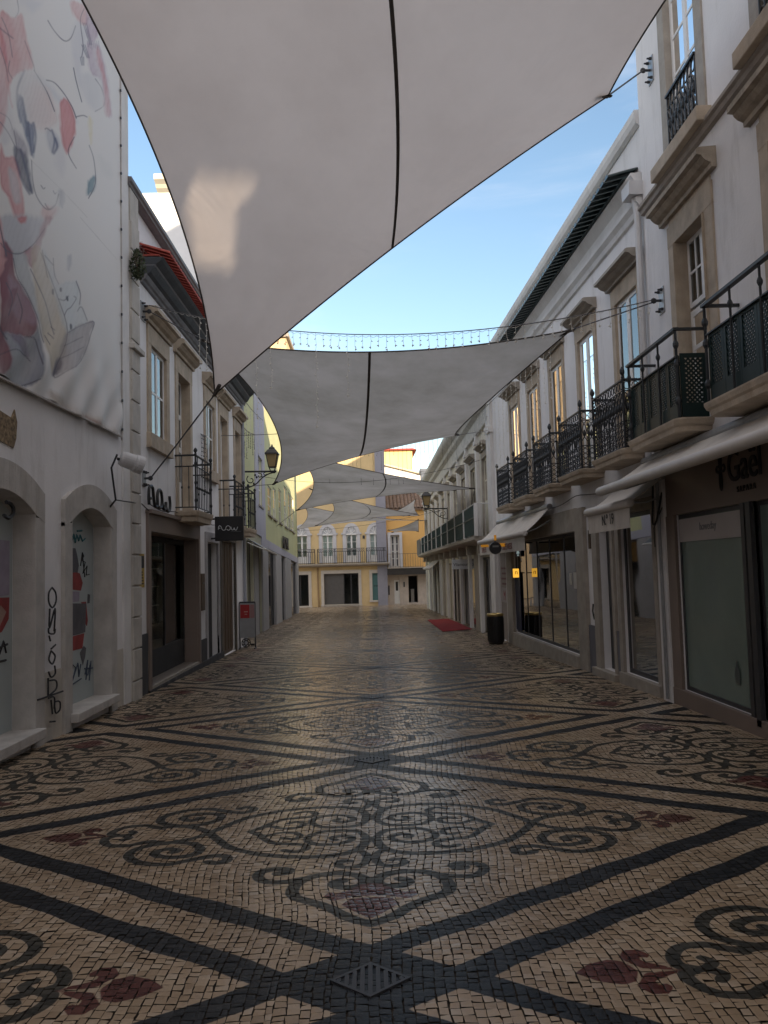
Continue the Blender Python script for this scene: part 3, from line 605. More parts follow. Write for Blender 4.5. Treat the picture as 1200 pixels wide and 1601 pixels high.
# ------------------------------------------------------------------ near left house with the painted banner
def painted_house():
    t = thing("house", "white near left house with arched stone doorways and a big painted banner", "house", (-3.6, 4.0, gz(4)))
    arches = [(9.87, 11.33, 0.02, 2.50, 0.14), (7.25, 8.80, 0.04, 2.50, 0.17), (4.2, 5.75, 0.05, 2.5, 0.17)]
    ops = [(a, b, z0, z1+0.0, 0.22) for a, b, z0, z1, r in arches]
    m = wall(FL, -14.0, 12.28, -0.5, 10.6, ops, back=9); m.build("wall", white_wall, t)
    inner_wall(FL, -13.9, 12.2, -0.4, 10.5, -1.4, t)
    m = MB(); m.box(FL, 11.95, 12.28, -0.5, 10.6, 0.0, 0.03); m.build("corner_pilaster", white_worn, t)
    for i, (a, b, z0, z1, r) in enumerate(arches):
        w = 0.24; N = 12; c = (a+b)/2; hw = (b-a)/2
        zi = lambda x: z1-0.02-(0.20*((x-c)/hw)**2)
        top = lambda x: z1+0.28-(0.26*((x-c)/(hw+w))**2)
        xs = np.linspace(a, b, N+1); f = MB()
        # arched head fills the upper corners of the opening, jambs stand either side
        for k in range(N):
            x0, x1 = xs[k], xs[k+1]
            f.hexa([FL.P(x0, zi(x0)-0.0, -0.199), FL.P(x1, zi(x1), -0.199), FL.P(x1, zi(x1), 0.05), FL.P(x0, zi(x0), 0.05), FL.P(x0, z1+0.05, -0.199), FL.P(x1, z1+0.05, -0.199), FL.P(x1, top(x1), 0.05), FL.P(x0, top(x0), 0.05)])
        f.hexa([FL.P(a-w, z1-0.30, -0.01), FL.P(a, z1-0.22, -0.01), FL.P(a, z1-0.22, 0.05), FL.P(a-w, z1-0.30, 0.05), FL.P(a-w, top(a-w), -0.01), FL.P(a, top(a), -0.01), FL.P(a, top(a), 0.05), FL.P(a-w, top(a-w), 0.05)])
        f.hexa([FL.P(b, z1-0.22, -0.01), FL.P(b+w, z1-0.30, -0.01), FL.P(b+w, z1-0.30, 0.05), FL.P(b, z1-0.22, 0.05), FL.P(b, top(b), -0.01), FL.P(b+w, top(b+w), -0.01), FL.P(b+w, top(b+w), 0.05), FL.P(b, top(b), 0.05)])
        f.box(FL, a-w, a, -0.5, z1-0.25, -0.01, 0.048); f.box(FL, b, b+w, -0.5, z1-0.25, -0.01, 0.048)
        f.box(FL, a-0.002, a+0.006, z0, z1-0.15, -0.195, 0.046); f.box(FL, b-0.006, b+0.002, z0, z1-0.15, -0.195, 0.046)
        door = MB(); door.box(FL, a, b, z0, z1, -0.26, -0.20)
        dm = surf("pale_blue_door_panel", (0.42, 0.47, 0.47), 0.5, 0.06, 1.2, stain=0.25, stain_col=(0.3, 0.36, 0.38))
        d = door.build("door", dm, t); sr = f.build("surround", surf("worn_grey_limestone", (0.50, 0.475, 0.445), 0.8, 0.2, 4, 0.3, 60, stain=0.6, stain_col=(0.33, 0.28, 0.23)), d, bevel=0.012)
        sl = MB(); sl.box(FL, a-0.06, b+0.06, z0-0.10, z0+0.005, -0.21, 0.14); sl.build("sill", surf("worn_grey_limestone", (0.5, 0.5, 0.5)), d, bevel=0.01)
        if i < 2: door_print(d, a, b, z0, z1, i)
    m = MB(); m.box(FL, -14, 11.95, -0.5, 0.62, 0.0, 0.012)
    m2 = MB()
    for q0, q1 in ((-14, 4.2), (5.75, 7.25), (8.80, 9.87), (11.33, 11.95)): m2.box(FL, q0, q1, -0.5, 0.58, 0.0, 0.014)
    m2.build("plinth", surf("pale_plinth", (0.56, 0.52, 0.46), 0.85, 0.15, 3, 0.1, 40, stain=0.5, stain_col=(0.36, 0.28, 0.21)), t)
    # peeling scrap of old poster on the wall
    s0, z0 = FL.px(2, 690); s1, z1 = FL.px(25, 645); p = MB()
    poly = [(s0-0.3, z0+0.02), (s0+0.25, z0-0.03), (s1-0.02, z0+0.08), (s1, z1-0.1), (s1-0.06, z1+0.02), (s0+0.2, z1-0.08), (s0-0.3, z1-0.03)]
    p.prism(FL, poly, 0.001, 0.012)
    o = p.build("poster_scrap", surf("torn_paper", (0.30, 0.22, 0.13), 0.9, 0.8, 22, stain=0.9, stain_col=(0.05, 0.045, 0.04)), t)
    # graffiti tag sprayed down the pier
    g = MB()
    def gl(pts, r=0.010): g.tube(smoothline([FL.P(*FL.px(x, y), 0.052) for x, y in pts], 4), r, 5)
    conv = lambda *P: [(x/3.638, 740+y/3.638) for x, y in P]
    gl(conv((268, 650), (288, 680), (290, 730), (270, 765), (250, 735), (250, 680), (268, 650))); gl(conv((255, 770), (253, 880), (285, 770), (280, 900))); gl(conv((248, 880), (250, 910), (280, 912), (285, 885)))
    gl(conv((250, 925), (258, 955))); gl(conv((262, 1000), (288, 975))); gl(conv((262, 1010), (285, 1040), (270, 1085), (250, 1060), (262, 1010))); gl(conv((283, 1095), (286, 1140), (262, 1160), (248, 1130)))
    gl(conv((245, 1165), (245, 1265))); gl(conv((255, 1180), (290, 1180), (292, 1225), (255, 1262))); gl(conv((183, 1290), (330, 1240))); gl(conv((248, 1280), (280, 1275), (280, 1340))); gl(conv((262, 1290), (270, 1370))); gl(conv((285, 1300), (312, 1300), (312, 1345), (290, 1365), (283, 1330))); gl(conv((255, 1415), (285, 1412)))
    gl([(1, 785), (7, 787), (12, 795), (11, 805), (4, 810), (-3, 806)], 0.02)
    g.build("graffiti", ink, t)
    return t
def door_print(d, a, b, z0, z1, i):
    """Print and tags on the door panel: thin sheets and lines on its face."""
    o = -0.198; FD = FL; u0 = 0.40 if i == 0 else 0.0
    def poly(pts, mat, name, k=0.002):
        m = MB(); m.prism(FD, [(a+(b-a)*(u0+(1-u0)*u), z0+(z1-z0)*v) for u, v in pts], o, o+k); m.build(name, mat, d)
    def line(pts, r, mat, name="scribble"):
        m = MB()
        for P in pts: m.tube([FD.P(a+(b-a)*(u0+(1-u0)*u), z0+(z1-z0)*v, o+0.004) for u, v in P], r, 4)
        m.build(name, mat, d)
    dg = surf("print_grey", (0.11, 0.11, 0.125), 0.6, 0.3, 6); rd = surf("print_red", (0.30, 0.045, 0.045), 0.6, 0.3, 6); pk = surf("print_skin", (0.40, 0.26, 0.22), 0.6, 0.2, 6); lil = surf("print_lilac", (0.34, 0.30, 0.38), 0.6, 0.2, 6); tl = surf("teal_spray", (0.06, 0.20, 0.23), 0.7, 0.2, 6)
    if i == 0:
        poly([(0.02, 0.66), (0.30, 0.66), (0.36, 0.70), (0.30, 0.75), (0.22, 0.79), (0.10, 0.79), (0.02, 0.75)], dg, "print_hair")
        poly([(0.02, 0.58), (0.44, 0.57), (0.52, 0.61), (0.40, 0.66), (0.30, 0.665), (0.02, 0.665)], rd, "print_coat", 0.0025)
        poly([(0.02, 0.515), (0.36, 0.515), (0.38, 0.565), (0.02, 0.57)], lil, "print_label", 0.003)
        poly([(0.0, 0.345), (0.62, 0.35), (0.66, 0.50), (0.02, 0.51)], dg, "print_bag", 0.0035)
        poly([(0.45, 0.51), (0.66, 0.51), (0.74, 0.41), (0.70, 0.38), (0.60, 0.40), (0.58, 0.47)], rd, "print_sleeve", 0.0022)
        poly([(0.08, 0.27), (0.50, 0.27), (0.58, 0.345), (0.05, 0.342)], rd, "print_skirt", 0.003)
        poly([(0.40, 0.25), (0.52, 0.18), (0.62, 0.22), (0.66, 0.265), (0.56, 0.28)], dg, "print_shoe", 0.002); poly([(0.72, 0.50), (0.82, 0.50), (0.84, 0.545), (0.74, 0.55)], dg, "print_detail", 0.002)
        line([[(0.42, 0.70), (0.50, 0.77), (0.56, 0.75), (0.46, 0.73), (0.62, 0.72), (0.52, 0.66), (0.70, 0.70), (0.66, 0.65), (0.80, 0.655)], [(0.5, 0.76), (0.6, 0.64)]], 0.007, ink)
        line([[(0.08, 0.83), (0.14, 0.86), (0.20, 0.82), (0.26, 0.86), (0.34, 0.83), (0.40, 0.86), (0.5, 0.83), (0.62, 0.845)], [(0.28, 0.88), (0.48, 0.885)]], 0.012, tl, "teal_tag")
        line([[(0.02, 0.15), (0.10, 0.20), (0.22, 0.18), (0.08, 0.12), (0.3, 0.20), (0.34, 0.13), (0.42, 0.19)], [(0.02, 0.10), (0.44, 0.115)], [(0.60, 0.13), (0.72, 0.20), (0.64, 0.10)], [(0.72, 0.12), (0.86, 0.19), (0.78, 0.09)], [(0.58, 0.16), (0.95, 0.15)]], 0.009, surf("blue_spray", (0.05, 0.07, 0.11), 0.7, 0.2, 6), "blue_tag")
    else:
        poly([(0.55, 0.56), (0.95, 0.57), (0.95, 0.80), (0.40, 0.80), (0.40, 0.6)], lil, "print_panel")
        poly([(0.60, 0.40), (0.84, 0.42), (0.94, 0.47), (0.95, 0.56), (0.55, 0.565)], rd, "print_coat", 0.003); poly([(0.5, 0.40), (0.78, 0.43), (0.90, 0.50), (0.82, 0.53), (0.6, 0.47)], pk, "print_hand", 0.0045)
        line([[(0.70, 0.33), (0.76, 0.38), (0.80, 0.33), (0.86, 0.38), (0.9, 0.33)], [(0.68, 0.35), (0.92, 0.365)], [(0.72, 0.30), (0.90, 0.30)]], 0.012, ink)
painted_house()

def banner():
    s0, s1, z0, z1 = 6.2, 11.80, 3.50, 10.3; nx, nz = 420, 520
    S, Z = np.meshgrid(np.linspace(s0, s1, nx), np.linspace(0, 1, nz), indexing='ij')
    zb = 3.57+0.012*np.sin(S*5.0)+0.03*(S-8.0)/3.8; ZZ = zb+(z1-zb)*Z
    # photo-plane coordinates of every banner point, so the painting can be drawn where it hangs
    X = np.full(S.shape, -3.6+0.05); d = np.stack([X, S, ZZ-EYE], -1) @ CAM
    U = 600+FPX*d[..., 0]/d[..., 2]; V = 800.5-FPX*d[..., 1]/d[..., 2]
    U0, V0 = U, V; U = U+0.5*np.sin(S*23+ZZ*17)+0.35*np.sin(ZZ*41-S*13); V = V+1.1*np.sin(S*19-ZZ*11)+0.6*np.sin(S*37+ZZ*29)
    col = np.empty(S.shape+(3,)); col[:] = (0.74, 0.715, 0.69)
    nz_ = np.random.default_rng(5); big = sum(np.sin(S*a+ZZ*b+c)*w for a, b, c, w in ((1.9, 1.1, 0, 1), (3.1, -2.3, 1, 0.6), (5.7, 4.1, 2, 0.4), (-7.9, 6.3, 4, 0.3), (13, 9, 1, 0.2), (-17, 21, 2, 0.15)))
    def blend(m, c, a):
        m = np.clip(m, 0, 1)*a; col[:] = col*(1-m[..., None])+np.array(c)*m[..., None]
    def area(pts, c, a=1.0, soft=4.5, mottle=0.25):
        P = [(p.x, p.y) for p in smoothline([(x, y, 0) for x, y in pts], 4, closed=True)]
        sd = poly_sd(U, V, P); mm = np.clip(0.5-sd/soft, 0, 1)
        blend(mm*(0.80+mottle*big*0.8), c, min(1.0, a*1.12)); blend(mm*np.clip(1-np.abs(sd+2.2)/2.2, 0, 1)*(0.6+0.4*big), tuple(q*0.70 for q in c), 0.35)
        streak = np.clip(np.sin(U*0.9+V*0.23+3*big)+0.25*np.sin(V*0.7), 0, 1); blend(mm*streak*0.35, tuple(q*0.7 for q in c), a*0.5)
    def line(pts, c, w=1.2, a=0.8):
        P = [(p.x, p.y) for p in smoothline([(x, y, 0) for x, y in pts], 5)]; sd = seg_dist(U0, V0, P)
        blend(np.clip(1.2-sd/w, 0, 1)*(0.75+0.25*big), c, a)
    PK, PL, MV, BL, DK, GY, MR, CR = (0.60, 0.20, 0.20), (0.64, 0.33, 0.32), (0.42, 0.28, 0.38), (0.07, 0.10, 0.20), (0.05, 0.045, 0.08), (0.38, 0.38, 0.42), (0.22, 0.055, 0.075), (0.58, 0.50, 0.38)
    blend(np.clip((V-330)/400, 0, 1), (0.56, 0.55, 0.55), 0.5)
    X4 = lambda *P: [(x/4.71, y/4.71) for x, y in P]
    for P, c, a in ((X4((0, 560), (60, 700), (100, 930), (60, 1050), (0, 1000)), (0.55, 0.53, 0.56), 0.55), (X4((250, 560), (340, 600), (430, 700), (520, 800), (560, 900), (450, 780), (380, 700)), (0.55, 0.56, 0.60), 0.5), (X4((130, 0), (300, 0), (280, 60), (230, 90), (170, 40)), (0.52, 0.55, 0.62), 0.35), (X4((540, 180), (620, 160), (640, 330), (600, 520), (620, 700), (560, 560), (530, 330)), (0.58, 0.57, 0.60), 0.6), (X4((600, 560), (700, 560), (770, 700), (740, 800), (650, 780)), (0.56, 0.56, 0.58), 0.6), (X4((420, 1000), (480, 1120), (460, 1300), (400, 1200)), (0.60, 0.58, 0.60), 0.5), (X4((0, 1640), (250, 1620), (300, 1700), (200, 1860), (0, 1800)), (0.50, 0.48, 0.52), 0.5), (X4((720, 1150), (800, 1200), (830, 1290), (770, 1300)), (0.62, 0.62, 0.60), 0.5)):
        sdp = poly_sd(U, V, [(p.x, p.y) for p in smoothline([(x, y, 0) for x, y in P], 4, closed=True)]); blend(np.clip(0.5-sdp/9.0, 0, 1)*(0.8+0.25*big), c, a)
    A4 = lambda *P: [(x/4.71, y/4.71) for x, y in P]; B4 = lambda *P: [(x/4.71, 340+y/4.71) for x, y in P]
    area(A4((0, 90), (100, 130), (160, 110), (200, 300), (245, 480), (180, 520), (110, 560), (70, 640), (80, 760), (90, 780), (55, 640), (40, 480), (0, 350)), PK, 0.75)
    area(A4((0, 200), (45, 330), (50, 440), (30, 470), (0, 300)), (0.60, 0.22, 0.25), 0.6); area(A4((440, 760), (500, 740), (550, 870), (545, 1010), (490, 1130), (450, 1000)), PK, 0.7)
    area(A4((530, 0), (600, 30), (640, 60), (640, 180), (570, 150), (520, 60)), PL, 0.7); area(A4((640, 0), (720, 0), (800, 250), (700, 180)), PL, 0.6); area(A4((640, 60), (720, 180), (700, 300), (640, 270)), MV, 0.7)
    area(A4((640, 320), (720, 330), (760, 430), (800, 640), (820, 860), (770, 820), (740, 600), (660, 520)), MV, 0.55); area(A4((720, 350), (760, 500), (800, 700), (810, 850), (770, 820), (760, 600), (710, 430)), PK, 0.6)
    area(A4((120, 560), (200, 510), (280, 560), (330, 650), (380, 780), (360, 900), (240, 900), (130, 800)), (0.60, 0.55, 0.55), 0.5, 14)
    area(A4((200, 640), (320, 640), (400, 780), (420, 900), (300, 960), (230, 900)), (0.70, 0.57, 0.54), 0.6, 14)
    area(A4((130, 700), (160, 720), (190, 880), (250, 920), (250, 1100), (235, 1150), (170, 950), (130, 830)), BL, 0.72); area(A4((340, 950), (380, 960), (430, 1050), (390, 1130), (350, 1060)), (0.25, 0.27, 0.36), 0.45, 8)
    area(A4((110, 1080), (180, 1120), (210, 1220), (240, 1420), (200, 1400), (140, 1290), (100, 1150)), DK, 0.85); area(A4((90, 950), (170, 1030), (210, 1130), (160, 1150), (110, 1060)), (0.22, 0.18, 0.24), 0.6, 8)
    area(A4((430, 1390), (470, 1430), (460, 1530), (430, 1500)), GY, 0.7); area(A4((320, 1530), (420, 1530), (390, 1600), (310, 1600)), PL, 0.6, 8)
    area(A4((0, 1050), (40, 1160), (120, 1170), (170, 1450), (170, 1600), (110, 1600), (60, 1450), (0, 1350)), PK, 0.6); area(A4((60, 1240), (120, 1290), (150, 1480), (90, 1470)), (0.62, 0.55, 0.56), 0.8, 6)
    area(A4((640, 1440), (650, 1330), (700, 1300), (690, 1400)), (0.20, 0.29, 0.33), 0.8, 5); area(A4((650, 860), (680, 900), (670, 1070), (655, 960)), (0.70, 0.62, 0.32), 0.6, 4)
    area(B4((0, 0), (300, 0), (320, 80), (270, 190), (150, 265), (0, 200)), (0.52, 0.52, 0.55), 0.8, 10)
    area(B4((330, 0), (390, 0), (350, 60), (300, 190), (230, 370), (170, 260), (260, 190)), (0.42, 0.20, 0.23), 0.75); area(B4((130, 0), (190, 0), (180, 45), (145, 40)), PK, 0.7)
    area(B4((0, 200), (100, 265), (110, 420), (200, 560), (265, 780), (240, 870), (170, 880), (60, 850), (0, 870)), MR, 0.85); area(B4((60, 440), (120, 470), (190, 560), (260, 720), (240, 790), (130, 730), (80, 640)), (0.36, 0.24, 0.29), 0.8, 8)
    area(B4((0, 290), (50, 310), (20, 345), (0, 340)), PL, 0.7, 5); area(B4((70, 540), (130, 530), (100, 640), (60, 660)), MR, 0.6, 6)
    area(B4((100, 270), (180, 265), (210, 380), (250, 520), (300, 760), (330, 900), (230, 640), (150, 480)), (0.50, 0.52, 0.54), 0.85); area(B4((230, 250), (300, 230), (380, 480), (490, 850), (410, 1165), (320, 900), (260, 600)), CR, 0.75)
    area(B4((60, 850), (170, 880), (250, 860), (265, 800), (310, 950), (300, 1170), (200, 1240), (150, 1240), (0, 1160), (0, 880)), (0.27, 0.28, 0.32), 0.85, 5); area(B4((0, 1000), (100, 970), (200, 1020), (240, 1060), (190, 1220), (60, 1180)), (0.38, 0.38, 0.39), 0.6, 6); area(B4((70, 850), (180, 890), (220, 1030), (150, 970)), (0.20, 0.15, 0.20), 0.7, 6)
    area(B4((310, 240), (360, 300), (400, 420), (430, 490), (560, 470), (590, 640), (640, 770), (490, 850), (400, 560)), (0.60, 0.64, 0.66), 0.7, 6); area(B4((490, 380), (500, 280), (525, 290), (515, 390)), GY, 0.7, 4)
    area(B4((485, 850), (680, 765), (660, 860), (600, 1050), (400, 1165), (440, 1030)), (0.33, 0.29, 0.30), 0.75); area(B4((400, 1165), (430, 1040), (470, 1060), (440, 1140)), (0.16, 0.14, 0.17), 0.8)
    area(B4((380, 1280), (560, 1420), (700, 1480), (840, 1590), (600, 1490), (400, 1390)), (0.40, 0.33, 0.26), 0.8, 12); area(B4((590, 1440), (680, 1480), (760, 1550), (690, 1510)), (0.30, 0.16, 0.13), 0.7, 5)
    # the part of the painting left of the picture's edge
    for pts, c, a in (([(-150, 60), (-60, 20), (0, 40), (10, 180), (-40, 260), (-120, 200)], PK, 0.6), ([(-260, 200), (-140, 180), (-90, 330), (-160, 420), (-250, 330)], GY, 0.6), ([(-110, 300), (-20, 290), (5, 420), (-60, 470), (-130, 400)], PL, 0.7), ([(-220, 420), (-60, 440), (5, 520), (0, 585), (-120, 540), (-230, 520)], MR, 0.7), ([(-330, 60), (-240, 40), (-220, 150), (-300, 190)], MV, 0.6), ([(-90, 180), (-50, 170), (-40, 300), (-80, 330)], BL, 0.8), ([(-330, 330), (-260, 340), (-240, 440), (-320, 430)], CR, 0.7)):
        area(pts, c, a)
    for pts in ([(-160, 40), (-60, 10), (20, 60)], [(-260, 190), (-140, 170), (-80, 340), (-170, 430)], [(-230, 420), (-60, 440), (10, 530)], [(-120, 300), (-30, 280), (10, 400)], [(-340, 50), (-230, 30), (-210, 160)]): line(pts, (0.09, 0.08, 0.11), 1.6, 0.9)
    for pts in (A4((110, 130), (135, 80), (125, 0)), A4((350, 150), (400, 230), (470, 300), (520, 280), (555, 190)), A4((250, 520), (300, 600), (350, 690), (400, 820)), A4((340, 590), (400, 610), (470, 690), (530, 790), (560, 870)), A4((560, 860), (610, 850), (640, 862)), A4((0, 830), (60, 870), (90, 950)), A4((0, 900), (60, 980), (110, 1080)), A4((700, 580), (750, 660), (765, 770), (700, 820)), A4((545, 1010), (500, 1120), (560, 1240)), A4((650, 0), (670, 150), (705, 190), (760, 210), (810, 300)), A4((620, 60), (590, 150), (610, 330), (600, 420)), A4((540, 500), (560, 600), (600, 750)), A4((300, 1365), (318, 1390), (330, 1382)), A4((390, 1405), (402, 1428), (412, 1420)), A4((330, 1500), (360, 1540), (400, 1510)), A4((655, 1070), (690, 1180), (700, 1350), (650, 1460)),
                B4((0, 190), (60, 250), (150, 265), (250, 190), (330, 80)), B4((100, 300), (130, 440), (200, 560), (260, 720), (300, 860), (320, 920)), B4((310, 240), (350, 440)), B4((300, 260), (400, 520), (490, 850), (410, 1165), (500, 1120), (600, 1050), (660, 870), (680, 765), (490, 850)), B4((470, 945), (610, 880)), B4((450, 1040), (615, 955)), B4((0, 1010), (100, 970), (200, 1020), (235, 1060)), B4((470, 720), (490, 680), (520, 660), (560, 600), (545, 580)), B4((570, 690), (600, 660), (640, 760)), B4((390, 300), (400, 420), (430, 490)), B4((330, 870), (365, 935)), B4((355, 850), (395, 890)), B4((380, 805), (405, 830))):
        line(pts, (0.09, 0.08, 0.11), 1.05, 0.85)
    for cx, cy in ((443, 530), (490, 590), (517, 802), (388, 545)):
        x, y = cx/4.71, 340+cy/4.71; area([(x-1.5, y-3), (x+1.5, y-3), (x+1.8, y+3.5), (x-1.5, y+3)], (0.10, 0.10, 0.12), 0.9, 1.5)
    for x0, x1, l in ((600, 640, 160), (610, 660, 0), (590, 600, 250)):
        for q in range(3): line(A4((x0+q*12, 170+l), (x1+q*8, 330+l*0.6)), (0.11, 0.11, 0.16), 0.9, 0.8)
    for q in range(7): line(A4((640+q*14, 300), (650+q*13, 345+10*(q % 3))), (0.16, 0.15, 0.22), 0.7, 0.7)
    for pts in (A4((180, 520), (130, 640), (125, 760), (150, 900)), A4((205, 900), (215, 1000), (230, 1140)), A4((245, 905), (262, 1010), (245, 1120)), A4((160, 720), (185, 860), (200, 1000)), A4((150, 1100), (190, 1250), (235, 1420)), A4((120, 1180), (160, 1330), (215, 1430)), A4((380, 960), (400, 1030), (385, 1120)), A4((405, 1020), (420, 1080), (395, 1130))):
        line(pts, (0.06, 0.07, 0.14), 2.4, 0.75)
    for pts in (A4((230, 1180), (240, 1330), (270, 1450), (340, 1540), (400, 1520), (430, 1430)), A4((330, 950), (345, 945), (370, 965)), A4((100, 960), (120, 1080), (115, 1180)), A4((0, 350), (40, 480), (60, 600)), A4((70, 450), (60, 520), (90, 580)), A4((180, 300), (245, 480), (250, 520)), A4((10, 130), (60, 250), (90, 420)), B4((40, 480), (90, 600), (60, 720)), B4((130, 560), (170, 680), (150, 780)), B4((330, 280), (390, 350)), B4((560, 470), (590, 560), (585, 640)), B4((430, 600), (470, 610), (500, 580)), B4((180, 880), (260, 900), (300, 1080)), B4((20, 1180), (150, 1240), (280, 1190)), B4((220, 380), (330, 620), (400, 860))):
        line(pts, (0.10, 0.09, 0.12), 1.2, 0.9)
    # seams of the printed canvas
    line(A4((220, 1170), (480, 1430), (640, 1600)), (0.50, 0.48, 0.46), 0.8, 0.6); line(B4((590, 0), (860, 310)), (0.50, 0.48, 0.46), 0.8, 0.6)
    fold = 0.012*np.sin(S*7+ZZ*2)*np.exp(-((ZZ-3.6)/1.2)**2)+0.02*np.exp(-((ZZ-3.6)/0.7)**2)*np.sin((S-ZZ)*9)
    OO = 0.05+fold
    V3 = np.stack([-3.6+OO, S, ZZ], -1).reshape(-1, 3); c0 = Vector((-3.6, 8.0, 3.5)); V3 = V3-np.array(c0)
    I, J = np.meshgrid(np.arange(nx-1), np.arange(nz-1), indexing='ij'); q = (I*nz+J).ravel(); Fq = np.stack([q, q+nz, q+nz+1, q+1], -1)
    me = bpy.data.meshes.new("banner_canvas"); me.from_pydata(V3.tolist(), [], Fq.tolist()); me.polygons.foreach_set("use_smooth", [True]*len(me.polygons))
    at = me.attributes.new("paint", 'FLOAT_COLOR', 'POINT'); at.data.foreach_set("color", np.concatenate([col, np.ones(S.shape+(1,))], -1).astype(np.float32).ravel())
    m, nt, b = newmat("painted_canvas"); a = nt.nodes.new("ShaderNodeAttribute"); a.attribute_name = "paint"; nt.links.new(a.outputs["Color"], b.inputs["Base Color"]); b.inputs["Roughness"].default_value = 0.6; b.inputs["Specular IOR Level"].default_value = 0.3
    me.materials.append(m)
    t = thing("banner", "large canvas banner painted with pink and grey watercolour figures", "banner", tuple(c0))
    o = bpy.data.objects.new("canvas", me); scene.collection.objects.link(o); o.parent = t; OFF[o.name] = c0
    m = MB(); m.tube([FL.P(s0, 3.53, 0.05), FL.P(s1, 3.60, 0.05)], 0.018, 6); m.tube([FL.P(s1+0.02, 3.55, 0.05), FL.P(s1+0.02, z1, 0.05)], 0.016, 6)
    m.build("edge_tube", surf("canvas_hem", (0.45, 0.42, 0.40), 0.7, 0.2, 6), t)
    m = MB()
    for z in np.arange(3.7, z1, 0.42): m.lathe(FL.P(s1-0.02, z, 0.06), [(0.02, 0), (0.02, 0.02)], 6, axis=(1, 0, 0))
    m.build("eyelets", dark_metal, t)
banner()

def floodlight():
    p = FL.P(*FL.px(205, 722, 0.35), 0.35); t = thing("floodlight", "round grey spotlight on a bent bracket at the corner of the banner house", "floodlight", tuple(p))
    m = MB(); ax = Vector((0.75, 0.45, -0.28)).normalized()
    m.lathe(p-ax*0.17, [(0.02, 0), (0.09, 0.015), (0.105, 0.05), (0.11, 0.20), (0.12, 0.215), (0.12, 0.25), (0.125, 0.255), (0.125, 0.33), (0.10, 0.335), (0.09, 0.30)], 20, axis=ax)
    m.build("lamp_body", surf("pale_lamp_housing", (0.50, 0.50, 0.51), 0.45, 0.1, 5), t, smooth=False)
    m = MB(); q = p-ax*0.16+Vector((-0.02, -0.05, -0.02)); wq = FL.P(p.y+0.05, p.z-0.62, 0.03)
    m.tube([q+Vector((0, 0, 0.06)), q+Vector((-0.08, 0, -0.12)), Vector((wq.x+0.12, wq.y-0.1, wq.z+0.1)), wq], 0.014, 6); m.tube([p, q], 0.02, 6)
    m.tube([Vector((wq.x+0.12, wq.y-0.1, wq.z+0.1)), FL.P(12.9, 2.72, 0.03), FL.P(13.2, 2.64, 0.05)], 0.010, 5); m.build("bracket", black_paint, t)
floodlight()

